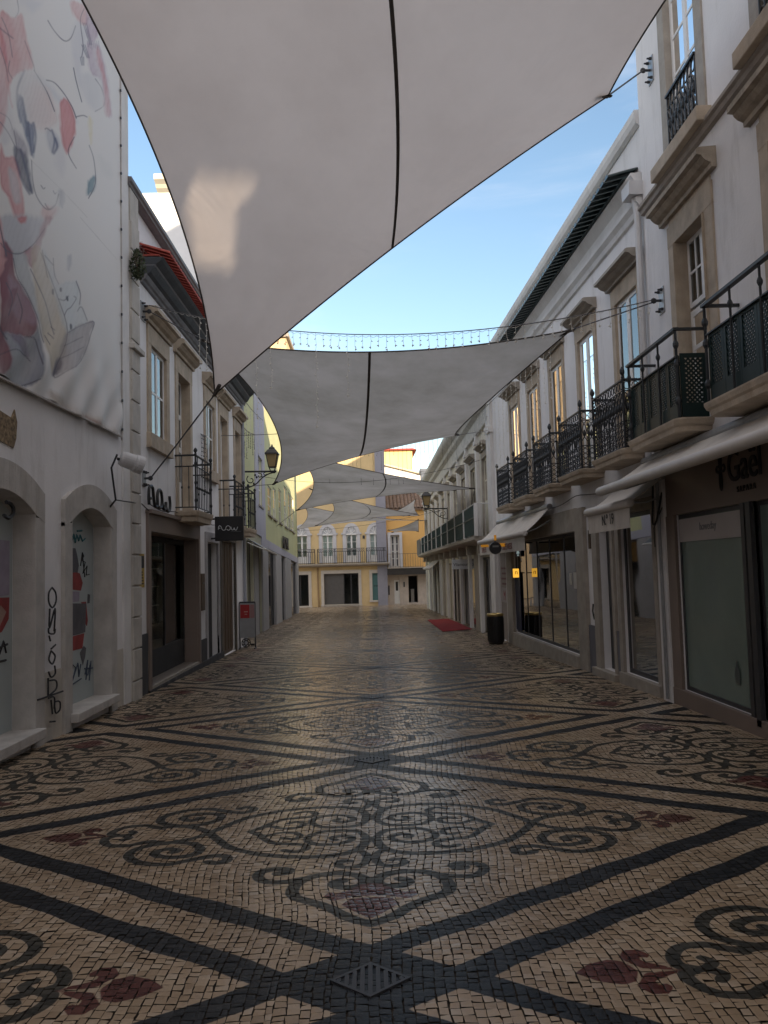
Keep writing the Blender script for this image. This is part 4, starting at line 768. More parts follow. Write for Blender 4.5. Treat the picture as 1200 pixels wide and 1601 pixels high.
# ------------------------------------------------------------------ left house with the red-tiled eave
def eave_house():
    t = thing("house", "white left house with red tile eave over a dark cornice and stone window frames", "house", (-3.6, 17.5, gz(17.5)))
    wins = [(13.53, 14.55, 3.92, 5.42), (18.05, 19.0, 3.92, 5.42)]; drs = [(15.45, 16.45, 2.76, 5.42), (19.75, 20.7, 2.76, 5.42), (21.9, 22.7, 2.76, 5.42)]
    shop = (13.36, 17.0, -0.16, 2.32, 0.26); d2 = (17.95, 19.2, -0.30, 2.30, 0.14); d3 = (19.7, 21.6, -0.36, 2.40, 0.07)
    m = wall(FL, 12.28, 23.3, -0.7, 6.45, [(*w, 0.26) for w in wins]+[(*w, 0.45) for w in drs]+[shop, d2, d3], back=7)
    m.box(FL, 12.28, 23.3, 6.45, 7.55, -0.9, -0.08); m.build("wall", white_wall, t)
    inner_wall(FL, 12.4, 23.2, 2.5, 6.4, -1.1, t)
    # rusticated corner pilaster
    m = MB(); z = -0.4; k = 0
    while z < 6.9: m.box(FL, 12.30, 12.72, z+0.012, min(z+0.452, 7.0), -0.05, 0.07); z += 0.464
    m.box(FL, 12.28, 12.70, -0.5, 7.0, -0.04, 0.045); m.box(FL, 12.30, 12.74, 7.0, 7.52, -0.05, 0.05)
    m.box(FL, 12.26, 12.82, 5.02, 5.10, -0.04, 0.12)
    m.build("corner_pilaster", surf("aged_pilaster_stone", (0.50, 0.47, 0.43), 0.85, 0.2, 3, 0.2, 40, stain=0.6, stain_col=(0.22, 0.20, 0.18)), t, bevel=0.01)
    # cornice, tiles, parapet gutter
    ca, cb = 12.98, 23.3
    moulding(FL, t, ca, cb, [(0, 6.28), (0.04, 6.29), (0.05, 6.33), (0.08, 6.35), (0.10, 6.39), (0.11, 6.42), (0, 6.42)], "cornice_edge", slate_pale)
    moulding(FL, t, ca+0.03, cb, [(0, 6.422), (0.10, 6.422), (0.16, 6.46), (0.20, 6.52), (0.22, 6.56), (0, 6.56)], "cornice", slate)
    moulding(FL, t, ca+0.05, cb, [(0, 6.562), (0.22, 6.562), (0.24, 6.585), (0, 6.59)], "cornice_fillet", slate_pale)
    moulding(FL, t, ca+0.05, cb, [(0, 6.592), (0.24, 6.592), (0.28, 6.62), (0.33, 6.66), (0.36, 6.71), (0, 6.72)], "cornice", slate)
    m = MB(); n = int((cb-ca-0.1)/0.16); k = 0
    for i in range(n):
        s = ca+0.12+i*0.16
        p = [FL.P(s, 6.77, 0.46), FL.P(s, 6.95, -0.10)]
        for q in range(6):
            a0, a1 = math.pi*q/6, math.pi*(q+1)/6; A = lambda an, pp, r: pp+Vector((0, math.cos(an)*r, math.sin(an)*r*0.8))
            m.quad(A(a0, p[0], 0.064), A(a1, p[0], 0.064), A(a1, p[1], 0.060), A(a0, p[1], 0.060)); m.add([p[0], A(a0, p[0], 0.064), A(a1, p[0], 0.064)], [(0, 1, 2)])
            m.quad(A(a0, p[0], 0.055), A(a1, p[0], 0.055), A(a1, p[1], 0.05), A(a0, p[1], 0.05))
    m.box(FL, ca+0.04, cb, 6.725, 6.75, -0.07, 0.30); m.build("roof_tiles", red_tile, t)
    m = MB()
    for i in range(n):
        s = ca+0.20+i*0.16; m.lathe(FL.P(s, 6.97, -0.05), [(0.05, 0), (0.058, 0.03), (0.05, 0.06)], 7, axis=(1, 0, 0.2))
    m.build("tile_mortar", white_wall, t)
    moulding(FL, t, 12.24, cb, [(-0.13, 7.52), (0.0, 7.52), (0.05, 7.54), (0.06, 7.57), (0.09, 7.59), (0.09, 7.66), (-0.13, 7.68)], "gutter", surf("grey_gutter", (0.16, 0.15, 0.15), 0.6, 0.2, 6))
    for i, w in enumerate(wins):
        sash(FL, t, *w, 0.03, cols=2, rows=2, fr=0.06, bar=0.04); surround(FL, t, *w, w=0.20, top=0.30, o=0.03, sill=0.24); hood(FL, t, w[0]-0.30, w[1]+0.30, 5.74, 0.22, 0.24)
    for i, w in enumerate(drs):
        sash(FL, t, *w, 0.16, cols=2, rows=3, fr=0.06, bar=0.10, name="balcony_door", solid=0.6); surround(FL, t, *w, w=0.20, top=0.30); hood(FL, t, w[0]-0.30, w[1]+0.30, 5.74, 0.22, 0.24)
        b = bal_slab(FL, t, w[0]-0.28, w[1]+0.22, 0.42, 2.78, 0.2); bar_railing(FL, b, w[0]-0.24, w[1]+0.18, 0.38, 2.78, 1.02, 0.15, r=0.008)
    # ground floor stone frames
    m = MB()
    m.box(FL, 13.22, 13.36, -0.5, 2.32, -0.02, 0.05); m.box(FL, 13.22, 17.14, 2.318, 2.60, -0.02, 0.05); m.box(FL, 13.20, 17.20, 2.60, 2.66, -0.02, 0.11); m.box(FL, 17.0, 17.14, -0.5, 2.32, -0.02, 0.05)
    m.box(FL, 13.362, 13.368, -0.16, 2.31, -0.258, 0.0); m.box(FL, 16.99, 16.998, -0.16, 2.31, -0.258, 0.0); m.box(FL, 13.37, 16.99, 2.305, 2.314, -0.258, 0.0)
    m.build("shopfront_surround", beige_panel, t)
    m = MB(); m.box(FL, 13.37, 16.98, -0.5, -0.158, -0.9, 0.0); m.build("shop_floor", surf("shop_floor_tile", (0.22, 0.19, 0.165), 0.35, 0.15, 3), t)
    m = MB(); m.box(FL, 13.25, 17.12, -0.20, -0.155, -0.02, 0.04); m.build("threshold", pale_stone, t)
    m = MB(); m.box(FL, 12.74, 13.22, -0.5, 0.70, 0.0, 0.025); m.box(FL, 17.14, 17.95, -0.5, 0.25, 0.0, 0.03); m.box(FL, 13.22, 19.7, -0.6, -0.20, 0.0, 0.055); m.box(FL, 19.2, 19.7, -0.5, 0.2, 0.0, 0.03)
    m.build("dark_plinth", surf("dark_plinth_paint", (0.06, 0.06, 0.065), 0.8, 0.2, 5, stain=0.5, stain_col=(0.25, 0.25, 0.25)), t)
    # glazed display case inside the shop recess
    m = MB(); m.box(FL, 13.38, 16.98, -0.155, 0.32, -0.86, -0.26); w = m.build("display_case", inside_dark, t); m = MB(); m.box(FL, 13.38, 16.98, 2.2, 2.30, -0.86, -0.26); m.build("display_canopy", inside_dark, t)
    m = MB(); m.quad(FL.P(13.38, 0.32, -0.27), FL.P(15.4, 0.32, -0.27), FL.P(15.4, 2.2, -0.27), FL.P(13.38, 2.2, -0.27)); m.quad(FL.P(15.44, 0.32, -0.275), FL.P(16.97, 0.32, -0.34), FL.P(16.97, 2.2, -0.34), FL.P(15.44, 2.2, -0.275)); m.build("pane", shop_glass, w)
    m = MB()
    for z in (0.72, 1.06, 1.40, 1.72): m.box(FL, 13.9, 15.3, z, z+0.015, -0.75, -0.33)
    m.build("shelf", pale_stone, w)
    m = MB()
    for z in (0.732, 1.072, 1.412, 1.732):
        for q in range(4):
            s = 14.0+q*0.32; m.add([FL.P(s, z, -0.36), FL.P(s+0.22, z, -0.36), FL.P(s+0.22, z, -0.46), FL.P(s, z, -0.46), FL.P(s, z+0.10, -0.38), FL.P(s+0.08, z+0.11, -0.38), FL.P(s+0.22, z+0.035, -0.38), FL.P(s, z+0.10, -0.44), FL.P(s+0.08, z+0.11, -0.44), FL.P(s+0.22, z+0.035, -0.44)], [(0, 1, 2, 3), (0, 4, 5, 6, 1), (3, 2, 9, 8, 7), (4, 7, 8, 5), (5, 8, 9, 6), (1, 6, 9, 2), (0, 3, 7, 4)])
    m.build("shoes", black_paint, w)
    m = MB(); m.box(FL, 13.4, 13.5, 0.32, 2.2, -0.26, -0.20); m.box(FL, 15.40, 15.44, 0.32, 2.2, -0.30, -0.25); m.build("mullion", dark_metal, w)
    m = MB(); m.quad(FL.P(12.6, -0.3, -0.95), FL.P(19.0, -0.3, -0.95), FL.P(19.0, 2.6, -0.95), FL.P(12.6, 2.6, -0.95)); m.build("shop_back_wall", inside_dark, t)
    # side doors
    m = MB(); m.box(FL, d2[0], d2[1], d2[2], d2[3], -0.18, -0.13); d = m.build("door", inside_dark, t)
    m = MB(); m.box(FL, d2[0]-0.13, d2[0], -0.6, 2.30, -0.02, 0.045); m.box(FL, d2[1], d2[1]+0.13, -0.6, 2.30, -0.02, 0.045); m.box(FL, d2[0]-0.13, d2[1]+0.13, 2.298, 2.52, -0.02, 0.05); m.build("surround", grey_stone, d, bevel=0.01)
    m = MB(); m.box(FL, d3[0], d3[1], d3[2], d3[3], -0.10, -0.065)
    for q in range(5): m.box(FL, d3[0]+0.06+q*0.37, d3[0]+0.37+q*0.37, d3[2]+0.1, d3[3]-0.06, -0.065, -0.05)
    m.build("door", brown_wood, t)
    m = MB(); m.box(FL, d3[0]-0.12, d3[0], -0.6, 2.40, -0.02, 0.04); m.box(FL, d3[1], d3[1]+0.1, -0.6, 2.40, -0.02, 0.04); m.box(FL, d3[0]-0.12, d3[1]+0.1, 2.398, 2.55, -0.02, 0.045); m.build("surround", surf("dark_stone_frame", (0.14, 0.125, 0.105), 0.8, 0.2, 4), t)
    m = MB(); m.tube([FL.P(22.95, -0.4, 0.06), FL.P(22.95, 6.3, 0.06)], 0.045, 8); m.build("downpipe", surf("blue_grey_pipe", (0.36, 0.38, 0.43), 0.5, 0.1, 5), t)
eave_house()

def monoline(F, pts, o, r, name, mat, parent, conv=None):
    m = MB()
    for P in pts: m.tube(smoothline([F.P(*(F.px(x, y, o)), o) for x, y in P], 5), r, 6)
    return m.build(name, mat, parent, smooth=True)
def flow_letters():
    c = lambda *P: [(180+x/10, 720+y/10) for x, y in P]
    p0 = FL.P(14.0, 2.72, 0.05); t = thing("wall_sign", "black looping FLOW letters fixed to the white wall over the shop opening", "shop sign", tuple(p0))
    L = [c((527, 690), (523, 560), (530, 430), (555, 398), (582, 430), (595, 560), (615, 700), (640, 725), (660, 690), (655, 560), (668, 480), (690, 458), (714, 490), (728, 590), (728, 690), (705, 740), (672, 725), (655, 660)), c((728, 640), (745, 730), (765, 770), (785, 740), (790, 650)), c((787, 690), (800, 770), (825, 800), (848, 770), (855, 670), (845, 560)), c((527, 590), (560, 590))]
    monoline(FL, L, 0.08, 0.026, "lettering", black_paint, t)
flow_letters()

def box_sign():
    y = 18.3; a = at_y(336, 808, y); b = at_y(381, 845, y); x0, x1, z0, z1 = a.x, b.x, b.z, a.z
    t = thing("hanging_sign", "square black FLOW sign hanging out from the left wall below the balconies", "shop sign", ((x0+x1)/2, y, z0))
    m = MB(); m.bx(x0, x1, y-0.06, y+0.06, z0, z1); m.build("sign_box", black_paint, t, bevel=0.01)
    m = MB(); m.tube([(-3.62, y, z1-0.05), (x0+0.02, y, z1-0.05)], 0.02); m.tube([(-3.62, y, z0+0.06), (x0+0.02, y, z0+0.06)], 0.02); m.build("bracket", black_paint, t)
    c = lambda *P: [at_y(280+x/6.96, 800+y_/6.96, y-0.068) for x, y_ in P]
    m = MB()
    for P in (c((425, 195), (428, 165), (440, 152), (455, 165), (465, 190), (480, 202), (500, 195), (510, 165), (530, 152), (550, 165), (553, 190), (535, 202), (515, 192)), c((560, 165), (570, 195), (585, 198), (597, 175)), c((597, 175), (605, 198), (622, 198), (634, 165)), c((426, 180), (446, 180))):
        m.tube(smoothline(P, 4), 0.007, 5)
    m.build("lettering", surf("pale_lettering", (0.62, 0.64, 0.65), 0.5, 0.05, 5), t)
    m = MB(); q = c((560, 214), (670, 214)); m.tube(q, 0.003, 4); m.build("underline", surf("grey_lettering", (0.2, 0.21, 0.22), 0.5), t)
box_sign()

def wall_plates():
    def one(name, lab, F, s, z, w, h):
        t = thing(name, lab, "wall plate", tuple(F.P(s, z, 0)), "steel anchor plates of the shade sails")
        m = MB(); m.box(F, s-w, s+w, z-h, z+h, -0.01, 0.015); m.build("plate", grey_metal, t, bevel=0.004)
        m = MB()
        for ds in (-1, 1):
            for dz in (-1, 1): m = MB(); m.lathe(F.P(s+ds*w*0.6, z+dz*h*0.75, 0.014), [(0.02, 0), (0.02, 0.03), (0.012, 0.03), (0.012, 0.06)], 6, axis=tuple(F.n)+(0,)); m.build("bolt", dark_metal, t)
        m = MB(); m.tube([F.P(s, z, 0.01), F.P(s, z, 0.10)], 0.018, 6); m.lathe(F.P(s, z, 0.11)-Vector((0, 0, 0.0)), [(0.03, -0.012), (0.04, 0), (0.03, 0.012)], 8, axis=(0, 1, 0)); m.build("ring", dark_metal, t); return t
    one("anchor_plate", "steel anchor plate high on the near right wall beside the second floor window", FR1, *FR1.px(1018, 110), 0.09, 0.17)
    one("anchor_plate", "steel anchor plate beside the first floor stone doorway of the near right house", FR1, *FR1.px(1035, 470), 0.09, 0.17)
    one("anchor_plate", "steel anchor plate between the corner pilaster and first window of the left house", FL, *FL.px(222, 487), 0.12, 0.15)
    one("anchor_plate", "low steel anchor plate beside the black letters, holding the big sail's left cable", FL, *FL.px(224, 748), 0.10, 0.13)
wall_plates()

def green_bldg():
    F = FL3; P = lambda x, y: F.px(x, y)
    t = thing("building", "lime green building with lilac bands and grey ground floor piers", "building", tuple(F.P(14, gz(37)-F.k*14, 0)))
    tall = []
    for a, b, y0, y1 in ((402.5, 409, 712, 788), (418.5, 424.5, 758, 803), (427, 431.5, 762, 810), (436, 440, 764, 816), (444.6, 448.8, 760, 822), (451, 454.8, 770, 826), (456, 459.5, 777, 830)):
        s0, z0 = P(a, y1); s1, zz = P(b, y1); _, z1 = P(a, y0); tall.append((s0, max(s1, s0+0.9), z0, z1, 0.16))
    zf = P(416, 858)[1]; zg = P(400, 842)[1]
    gf = []
    for a, b in ((386, 394.5), (403, 408), (418.5, 429.5), (439, 444.5), (454, 462.5)):
        gf.append((P(a, 900)[0], P(b, 900)[0], -0.75, zf, 0.35))
    m = wall(F, 0, 28.6, zf+0.35, 8.6, tall, back=9); m.build("wall", lime_wall, t)
    sc = P(408.3, 900)[0]; m = wall(F, 0, sc, -1.2, zf+0.35, [q for q in gf if q[1] < sc], back=8.9, roof=False); m.build("ground_floor_wall", surf("cream_lime_render", (0.52, 0.51, 0.38), 0.85, 0.12, 1.5, 0.1, 30, stain=0.4, stain_col=(0.35, 0.33, 0.25)), t)
    m = wall(F, sc, 28.6, -1.2, zf+0.35, [q for q in gf if q[0] > sc], back=8.9, roof=False); m.build("ground_floor_wall", surf("grey_lilac_render", (0.31, 0.31, 0.318), 0.85, 0.12, 1.5, 0.1, 30, stain=0.4, stain_col=(0.22, 0.2, 0.2)), t)
    inner_wall(F, 0.1, 28.5, -1, 8.5, -1.3, t)
    s0 = P(397.5, 760)[0]; s1 = P(412.5, 760)[0]
    m = MB(); w = tall[0]; m.box(F, s0, w[0], zf+0.35, 8.6, -0.01, 0.04); m.box(F, w[1], s1, zf+0.35, 8.6, -0.01, 0.04); m.box(F, w[0], w[1], w[3], 8.6, -0.01, 0.04); m.box(F, w[0], w[1], zf+0.35, w[2], -0.01, 0.04)
    m.box(F, sc, 28.6, zf+0.02, zf+0.35, -0.01, 0.045); m.build("lilac_band", lilac_wall, t)
    for w in tall:
        sash(F, t, *w[:4], 0.04, cols=1, rows=3, fr=0.05); m = MB(); m.box(F, w[0]-0.08, w[1]+0.08, w[2]-0.07, w[2], -0.05, 0.07); m.build("sill", pale_stone, t)
    for q in gf:
        sash(F, t, *q[:4], 0.08, cols=1, rows=1, fr=0.06, mat=dark_metal, gm=shop_glass, name="shop_window", solid=0.35)
    m = MB()
    for a, b in ((396, 402), (408.5, 417.5), (430, 438.5), (445, 453.5), (462.8, 465.5)):
        m = MB(); m.box(F, P(a, 900)[0], P(b, 900)[0], -1.2, zf, -0.01, 0.05); m.build("pier", surf("pale_grey_pier", (0.44, 0.435, 0.445), 0.85, 0.1, 2, 0.1, 30, stain=0.4, stain_col=(0.25, 0.23, 0.22)), t)
    m = MB(); m.box(F, 0.4, 28.5, 8.6, 8.75, -0.4, 0.12); m.build("cornice", pale_stone, t)
    # raised metal letters
    s, z = P(439.5, 857); e = thing("wall_sign", "raised metal letters on the lime wall above the far left shop", "shop sign", tuple(F.P(s, z, 0.05)))
    text("lettering", "ROYAL", F, s, z+F.k*0, 0.08, 0.85, dark_metal, e, flip=1, ext=0.03, sx=1.35)
    # little awning at its near end
    a = thing("awning", "small dark awning with pale rim over the first doorway of the lime building", "awning", tuple(F.P(1.0, 2.2, 0)))
    s0, s1 = P(384, 850)[0], P(408, 850)[0]; zz = P(390, 846)[1]
    m = MB(); m.hexa([F.P(s0, zz, 0.05), F.P(s1, zz, 0.05), F.P(s1, zz-0.32, 0.55), F.P(s0, zz-0.32, 0.55), F.P(s0, zz+0.03, 0.05), F.P(s1, zz+0.03, 0.05), F.P(s1, zz-0.29, 0.55), F.P(s0, zz-0.29, 0.55)]); m.build("canopy", dark_metal, a)
    m = MB(); m.tube([F.P(s0, zz-0.31, 0.57), F.P(s1, zz-0.31, 0.57)], 0.035, 6); m.tube([F.P(s0, zz-0.1, 0.05), F.P(s0, zz-0.33, 0.55)], 0.015, 5); m.build("rim", white_paint, a)
green_bldg()

# ------------------------------------------------------------------ right side: tall near house
def near_right():
    F = FR1; t = thing("house", "tall white near right house with stone doorways and green trellis balconies", "house", (3.82, 5.0, gz(5)))
    up = [(8.95, 9.86, 6.56, 9.1), (6.55, 7.46, 6.56, 9.1), (4.1, 5.0, 6.56, 9.1)]; fd = [(8.96, 9.85, 3.2, 5.50), (6.50, 7.42, 3.2, 5.50), (4.1, 5.0, 3.2, 5.5)]
    gw = [(8.44, 10.32, 0.02, 2.18, 0.12), (6.2, 8.2, -0.05, 2.18, 0.12), (3.6, 5.8, 0.02, 2.18, 0.12)]
    m = wall(F, 2.0, 10.95, -0.5, 14.5, [(*w, 0.18) for w in up]+[(*w, 0.42) for w in fd]+gw, back=8); m.build("wall", white_wall, t)
    inner_wall(F, 2.2, 10.9, 2.3, 10.5, -1.2, t, inside_mid)
    m = wall(F, -14.0, 2.0, -0.5, 8.2, [], back=8); m.build("wall", white_wall, t)
    # added unseen screen, its opening shaped to throw a sun patch on the sail
    m = MB(); m.box(F, -14.0, -1.2, 8.2, 14.5, -0.3, 0.0); m.box(F, 1.3, 2.0, 8.2, 14.5, -0.3, 0.0); m.box(F, -1.2, 1.3, 9.6, 14.5, -0.3, 0.0)
    hole = [(0.56, 8.95), (0.74, 8.79), (0.40, 8.88), (0.98, 8.40), (-0.22, 8.78), (-1.18, 9.46)]; D = 0.05; ny, nz = 50, 28
    ys, zs = np.meshgrid(-1.2+(np.arange(ny)+0.5)*D, 8.2+(np.arange(nz)+0.5)*D, indexing='ij'); solid = poly_sd(ys, zs, hole) > 0
    for i in range(ny):
        for j in range(nz):
            if not solid[i, j]: continue
            a, b, c, d = -1.2+i*D, -1.2+(i+1)*D, 8.2+j*D, 8.2+(j+1)*D
            for o in (0.0, -0.10): m.quad(F.P(a, c, o), F.P(b, c, o), F.P(b, d, o), F.P(a, d, o))
            if i+1 < ny and not solid[i+1, j]: m.quad(F.P(b, c, 0), F.P(b, d, 0), F.P(b, d, -0.1), F.P(b, c, -0.1))
            if i > 0 and not solid[i-1, j]: m.quad(F.P(a, c, 0), F.P(a, d, 0), F.P(a, d, -0.1), F.P(a, c, -0.1))
            if j+1 < nz and not solid[i, j+1]: m.quad(F.P(a, d, 0), F.P(b, d, 0), F.P(b, d, -0.1), F.P(a, d, -0.1))
            if j > 0 and not solid[i, j-1]: m.quad(F.P(a, c, 0), F.P(b, c, 0), F.P(b, c, -0.1), F.P(a, c, -0.1))
    m.build("sun_patch_screen", white_wall, t)
    iron_p = None
    for i, w in enumerate(up):
        sash(F, t, *w, 0.07, cols=2, rows=5, fr=0.06, bar=0.035, name="french_window"); surround(F, t, *w, w=0.20, top=0.22, mat=pale_stone)
        m = MB(); m.box(F, w[0]-0.30, w[1]+0.30, w[2]-0.17, w[2], -0.02, 0.17); m.build("sill", stone, t, bevel=0.012)
        r = MB(); s0, s1 = w[0], w[1]; z = w[2]+0.02; h = 0.78; n = 8
        r.box(F, s0, s1, z+h-0.03, z+h, 0.0, 0.05); r.box(F, s0, s1, z, z+0.03, 0.0, 0.05)
        for k in range(n+1):
            s = s0+0.02+(s1-s0-0.04)*k/n; r.tube([F.P(s, z, 0.025), F.P(s, z+h, 0.025)], 0.011, 5)
            if k < n:
                c = s+(s1-s0-0.04)/n/2; w2 = (s1-s0)/n*0.45
                for zz, q in ((0.13, 1), (0.66, -1)):
                    r.tube([F.P(c+w2*math.cos(a), z+zz+w2*1.4*math.sin(a), 0.025) for a in np.linspace(0, 2*math.pi, 9)[:-1]], 0.010, 4, closed=True)
                r.tube(smoothline([F.P(s, z+0.2, 0.025), F.P(c+w2*0.6, z+0.36, 0.025), F.P(c-w2*0.6, z+0.46, 0.025), F.P(s+(s1-s0)/n, z+0.6, 0.025)], 3), 0.012, 4)
                r.lathe(F.P(c, z+0.34, 0.025), [(0.006, 0), (0.026, 0.03), (0.03, 0.07), (0.012, 0.11), (0.004, 0.13)], 6)
        r.build("railing", iron, t)
    moulding(F, t, -14, 10.93, [(0, 6.30), (0.05, 6.31), (0.06, 6.36), (0.09, 6.38), (0.09, 6.42), (0, 6.44)], "string_course", surf("weathered_ledge", (0.33, 0.29, 0.25), 0.85, 0.2, 5, 0.2, 50))
    for i, w in enumerate(fd):
        sash(F, t, w[0], w[1], w[2], 4.62, 0.13, cols=2, rows=2, fr=0.08, bar=0.05, name="balcony_door", solid=0.5)
        sash(F, t, w[0], w[1], 4.66, w[3], 0.13, cols=4, rows=2, fr=0.06, bar=0.028, name="transom_window")
        surround(F, t, *w, w=0.22, top=0.26, frieze=0.10)
        m = MB(); m.box(F, w[0]+0.004, w[0]+0.01, w[2], w[3]-0.01, -0.26, 0.05); m.box(F, w[1]-0.01, w[1]-0.004, w[2], w[3]-0.01, -0.26, 0.05); m.build("door_reveal", stone, t)
        hood(F, t, w[0]-0.36, w[1]+0.40, 5.84, 0.22, 0.22, surf("mossy_limestone", (0.40, 0.34, 0.27), 0.85, 0.3, 6, 0.3, 50, stain=0.8, stain_col=(0.14, 0.125, 0.10)))
    for s0, s1 in ((9.10, 10.80), (6.45, 8.28)):
        o = 0.36; z = 3.19; b = bal_slab(F, t, s0-0.06, s1+0.06, o+0.05, z, 0.14)
        r = MB()
        for s in (s0, s1):
            r.tube([F.P(s, z, o), F.P(s, z+1.02, o)], 0.017, 6)
            for zz in (0.2, 0.62, 0.84): r.lathe(F.P(s, z+zz, o)-Vector((0, 0, 0.05)), [(0.017, 0), (0.032, 0.035), (0.032, 0.065), (0.017, 0.10)], 6)
            r.box(F, s-0.02, s+0.02, z+1.0, z+1.03, 0.0, o)
        for k in range(1, 3):
            s = s0+(s1-s0)*k/3; r.tube([F.P(s, z, o+0.005), F.P(s, z+1.0, o+0.005)], 0.013, 6); r.lathe(F.P(s, z+0.84, o+0.005)-Vector((0, 0, 0.04)), [(0.014, 0), (0.026, 0.03), (0.026, 0.05), (0.014, 0.08)], 6)
        r.box(F, s0-0.03, s1+0.03, z+1.0, z+1.03, o-0.03, o+0.03); r.box(F, s0, s1, z+0.70, z+0.715, o-0.01, o+0.01)
        r.build("railing", iron, b)
        n = 5
        for k in range(n): lattice(F, b, s0+0.02+(s1-s0-0.04)*k/n, o-0.025, s0+0.02+(s1-s0-0.04)*(k+1)/n-0.006, o-0.025, z+0.02, z+0.72)
        lattice(F, b, s0+0.01, 0.02, s0+0.01, o-0.04, z+0.02, z+0.74)
    # shop front
    m = MB(); m.box(F, 3.0, 10.58, 2.18, 3.0, -0.01, 0.03); m.build("fascia", beige_panel, t)
    m = MB(); m.box(F, 10.32, 10.60, -0.5, 2.18, -0.01, 0.04); m.box(F, 3.0, 10.60, -0.5, 0.02, -0.01, 0.05); m.build("shopfront_panel", beige_panel, t, bevel=0.006)
    for i, w in enumerate(gw):
        sash(F, t, *w[:4], 0.03, cols=1, rows=1, fr=0.05, mat=dark_metal, gm=frost, name="shop_window")
    m = MB(); m.box(F, 8.20, 8.30, -0.05, 2.18, -0.05, 0.05); m.box(F, 8.36, 8.44, -0.05, 2.18, -0.05, 0.04); m.box(F, 8.28, 8.36, -0.05, 2.18, -0.05, -0.02); m.build("window_mullion", dark_metal, t)
    m = MB(); m.box(F, 8.50, 10.26, 1.84, 2.12, -0.026, -0.005); p = m.build("window_sign", surf("white_sign_panel", (0.46, 0.43, 0.42), 0.5, 0.05, 3), t)
    text("sign_lettering", "howeday", F, 9.62, 1.96, -0.003, 0.13, surf("grey_lettering", (0.2, 0.21, 0.22), 0.5), p, flip=-1, ext=0.002)
    s, z = F.px(1143, 750); e = 0.035
    q = MB()
    cx, cz = F.px(1131, 733)
    for dx, dz, rx, rz in ((0, 0.13, 0.028, 0.10), (0, -0.13, 0.028, 0.10), (0.06, 0, 0.05, 0.035), (-0.06, 0, 0.05, 0.035)):
        q.tube([F.P(cx+dx+rx*math.cos(a), cz+dz+rz*math.sin(a), e) for a in np.linspace(0, 2*math.pi, 13)[:-1]], 0.013, 5, closed=True)
    q.build("sign_ornament", ink, t)
    text("sign_lettering", "Gaël", F, F.px(1143, 750)[0], F.px(1152, 752)[1], 0.04, 0.46, ink, t, flip=-1, ext=0.008, sx=0.92)
    text("sign_lettering", "S A P A R A", F, F.px(1158, 768)[0], F.px(1160, 769)[1], 0.04, 0.085, ink, t, flip=-1, ext=0.005)
    # corner pier with conduits
    m = MB(); m.box(F, 10.60, 10.93, -0.5, 3.1, -0.01, 0.06); m.build("corner_pier", white_worn, t)
    m = MB(); m.tube([F.P(10.72, -0.15, 0.085), F.P(10.72, 2.9, 0.085)], 0.022, 6); m.build("conduit", grey_metal, t)
    m = MB(); m.tube(smoothline([F.P(10.88, 2.95, 0.07), F.P(10.87, 2.4, 0.10), F.P(10.80, 2.12, 0.14), F.P(10.70, 2.14, 0.12), F.P(10.62, 2.5, 0.06)], 4), 0.014, 5); m.tube([F.P(10.62, 2.3, 0.07), F.P(10.9, 2.05, 0.09), F.P(10.9, 1.8, 0.09)], 0.008, 4); m.build("loose_cable", black_paint, t)
near_right()

def awning_gen(name, label, F, s0, s1, zt, zf, of, valance=0.0, body=None, otop=0.06):
    t = thing(name, label, "awning", tuple(F.P((s0+s1)/2, zf-valance, 0)))
    m = MB(); N = 8
    def zz(o): u = (o-otop)/(of-otop); return zt+(zf-zt)*u-0.03*math.sin(math.pi*u)
    vs = []; fs = []
    for i in range(N+1):
        o = otop+(of-otop)*i/N
        for s in (s0, s1):
            vs += [F.P(s, zz(o), o), F.P(s, zz(o)+0.008, o)]
    for i in range(N): a = i*4; fs += [(a, a+2, a+6, a+4), (a+1, a+5, a+7, a+3), (a, a+4, a+5, a+1), (a+2, a+3, a+7, a+6)]
    m.add(vs, fs); m.build("canopy", body or awning_cloth, t, smooth=False)
    m = MB(); m.lathe(F.P(s0, zf-0.01, of), [(0.03, 0), (0.06, 0.005), (0.062, s1-s0-0.005), (0.03, s1-s0)], 12, axis=tuple(F.t)+(0,)); m.build("front_roll", surf("awning_roll", (0.60, 0.57, 0.54), 0.6, 0.08, 5), t, smooth=True)
    if valance:
        m = MB(); n = max(6, int((s1-s0)/0.08)); vs = []; fs = []
        for i in range(n+1):
            s = s0+0.03+(s1-s0-0.06)*i/n; w = 0.008*math.sin(i*1.9)
            vs += [F.P(s, zf-0.05, of), F.P(s, zf-0.05-valance, of+w), F.P(s, zf-0.05, of+0.004), F.P(s, zf-0.05-valance, of+w+0.004)]
        for i in range(n): a = i*4; fs += [(a, a+1, a+5, a+4), (a+2, a+6, a+7, a+3), (a+1, a+3, a+7, a+5)]
        m.add(vs, fs); m.build("valance", awning_cloth, t)
    for s in (s0+0.12, s1-0.12): m = MB(); m.tube([F.P(s, zt-0.28, 0.05), F.P(s, (zt+zf)/2-0.18, of*0.55), F.P(s, zf, of)], 0.014, 6); m.build("arm", grey_metal, t)
    m = MB(); m.lathe(F.P(s0, zt-0.02, otop+0.03), [(0.055, 0), (0.06, 0.01), (0.06, s1-s0-0.01), (0.055, s1-s0)], 10, axis=tuple(F.t)+(0,)); m.build("roller", grey_metal, t)
    return t
awning_gen("awning", "long cream awning over the beige shop front of the near right house", FR1, 3.6, 11.15, 2.98, 2.58, 0.72)

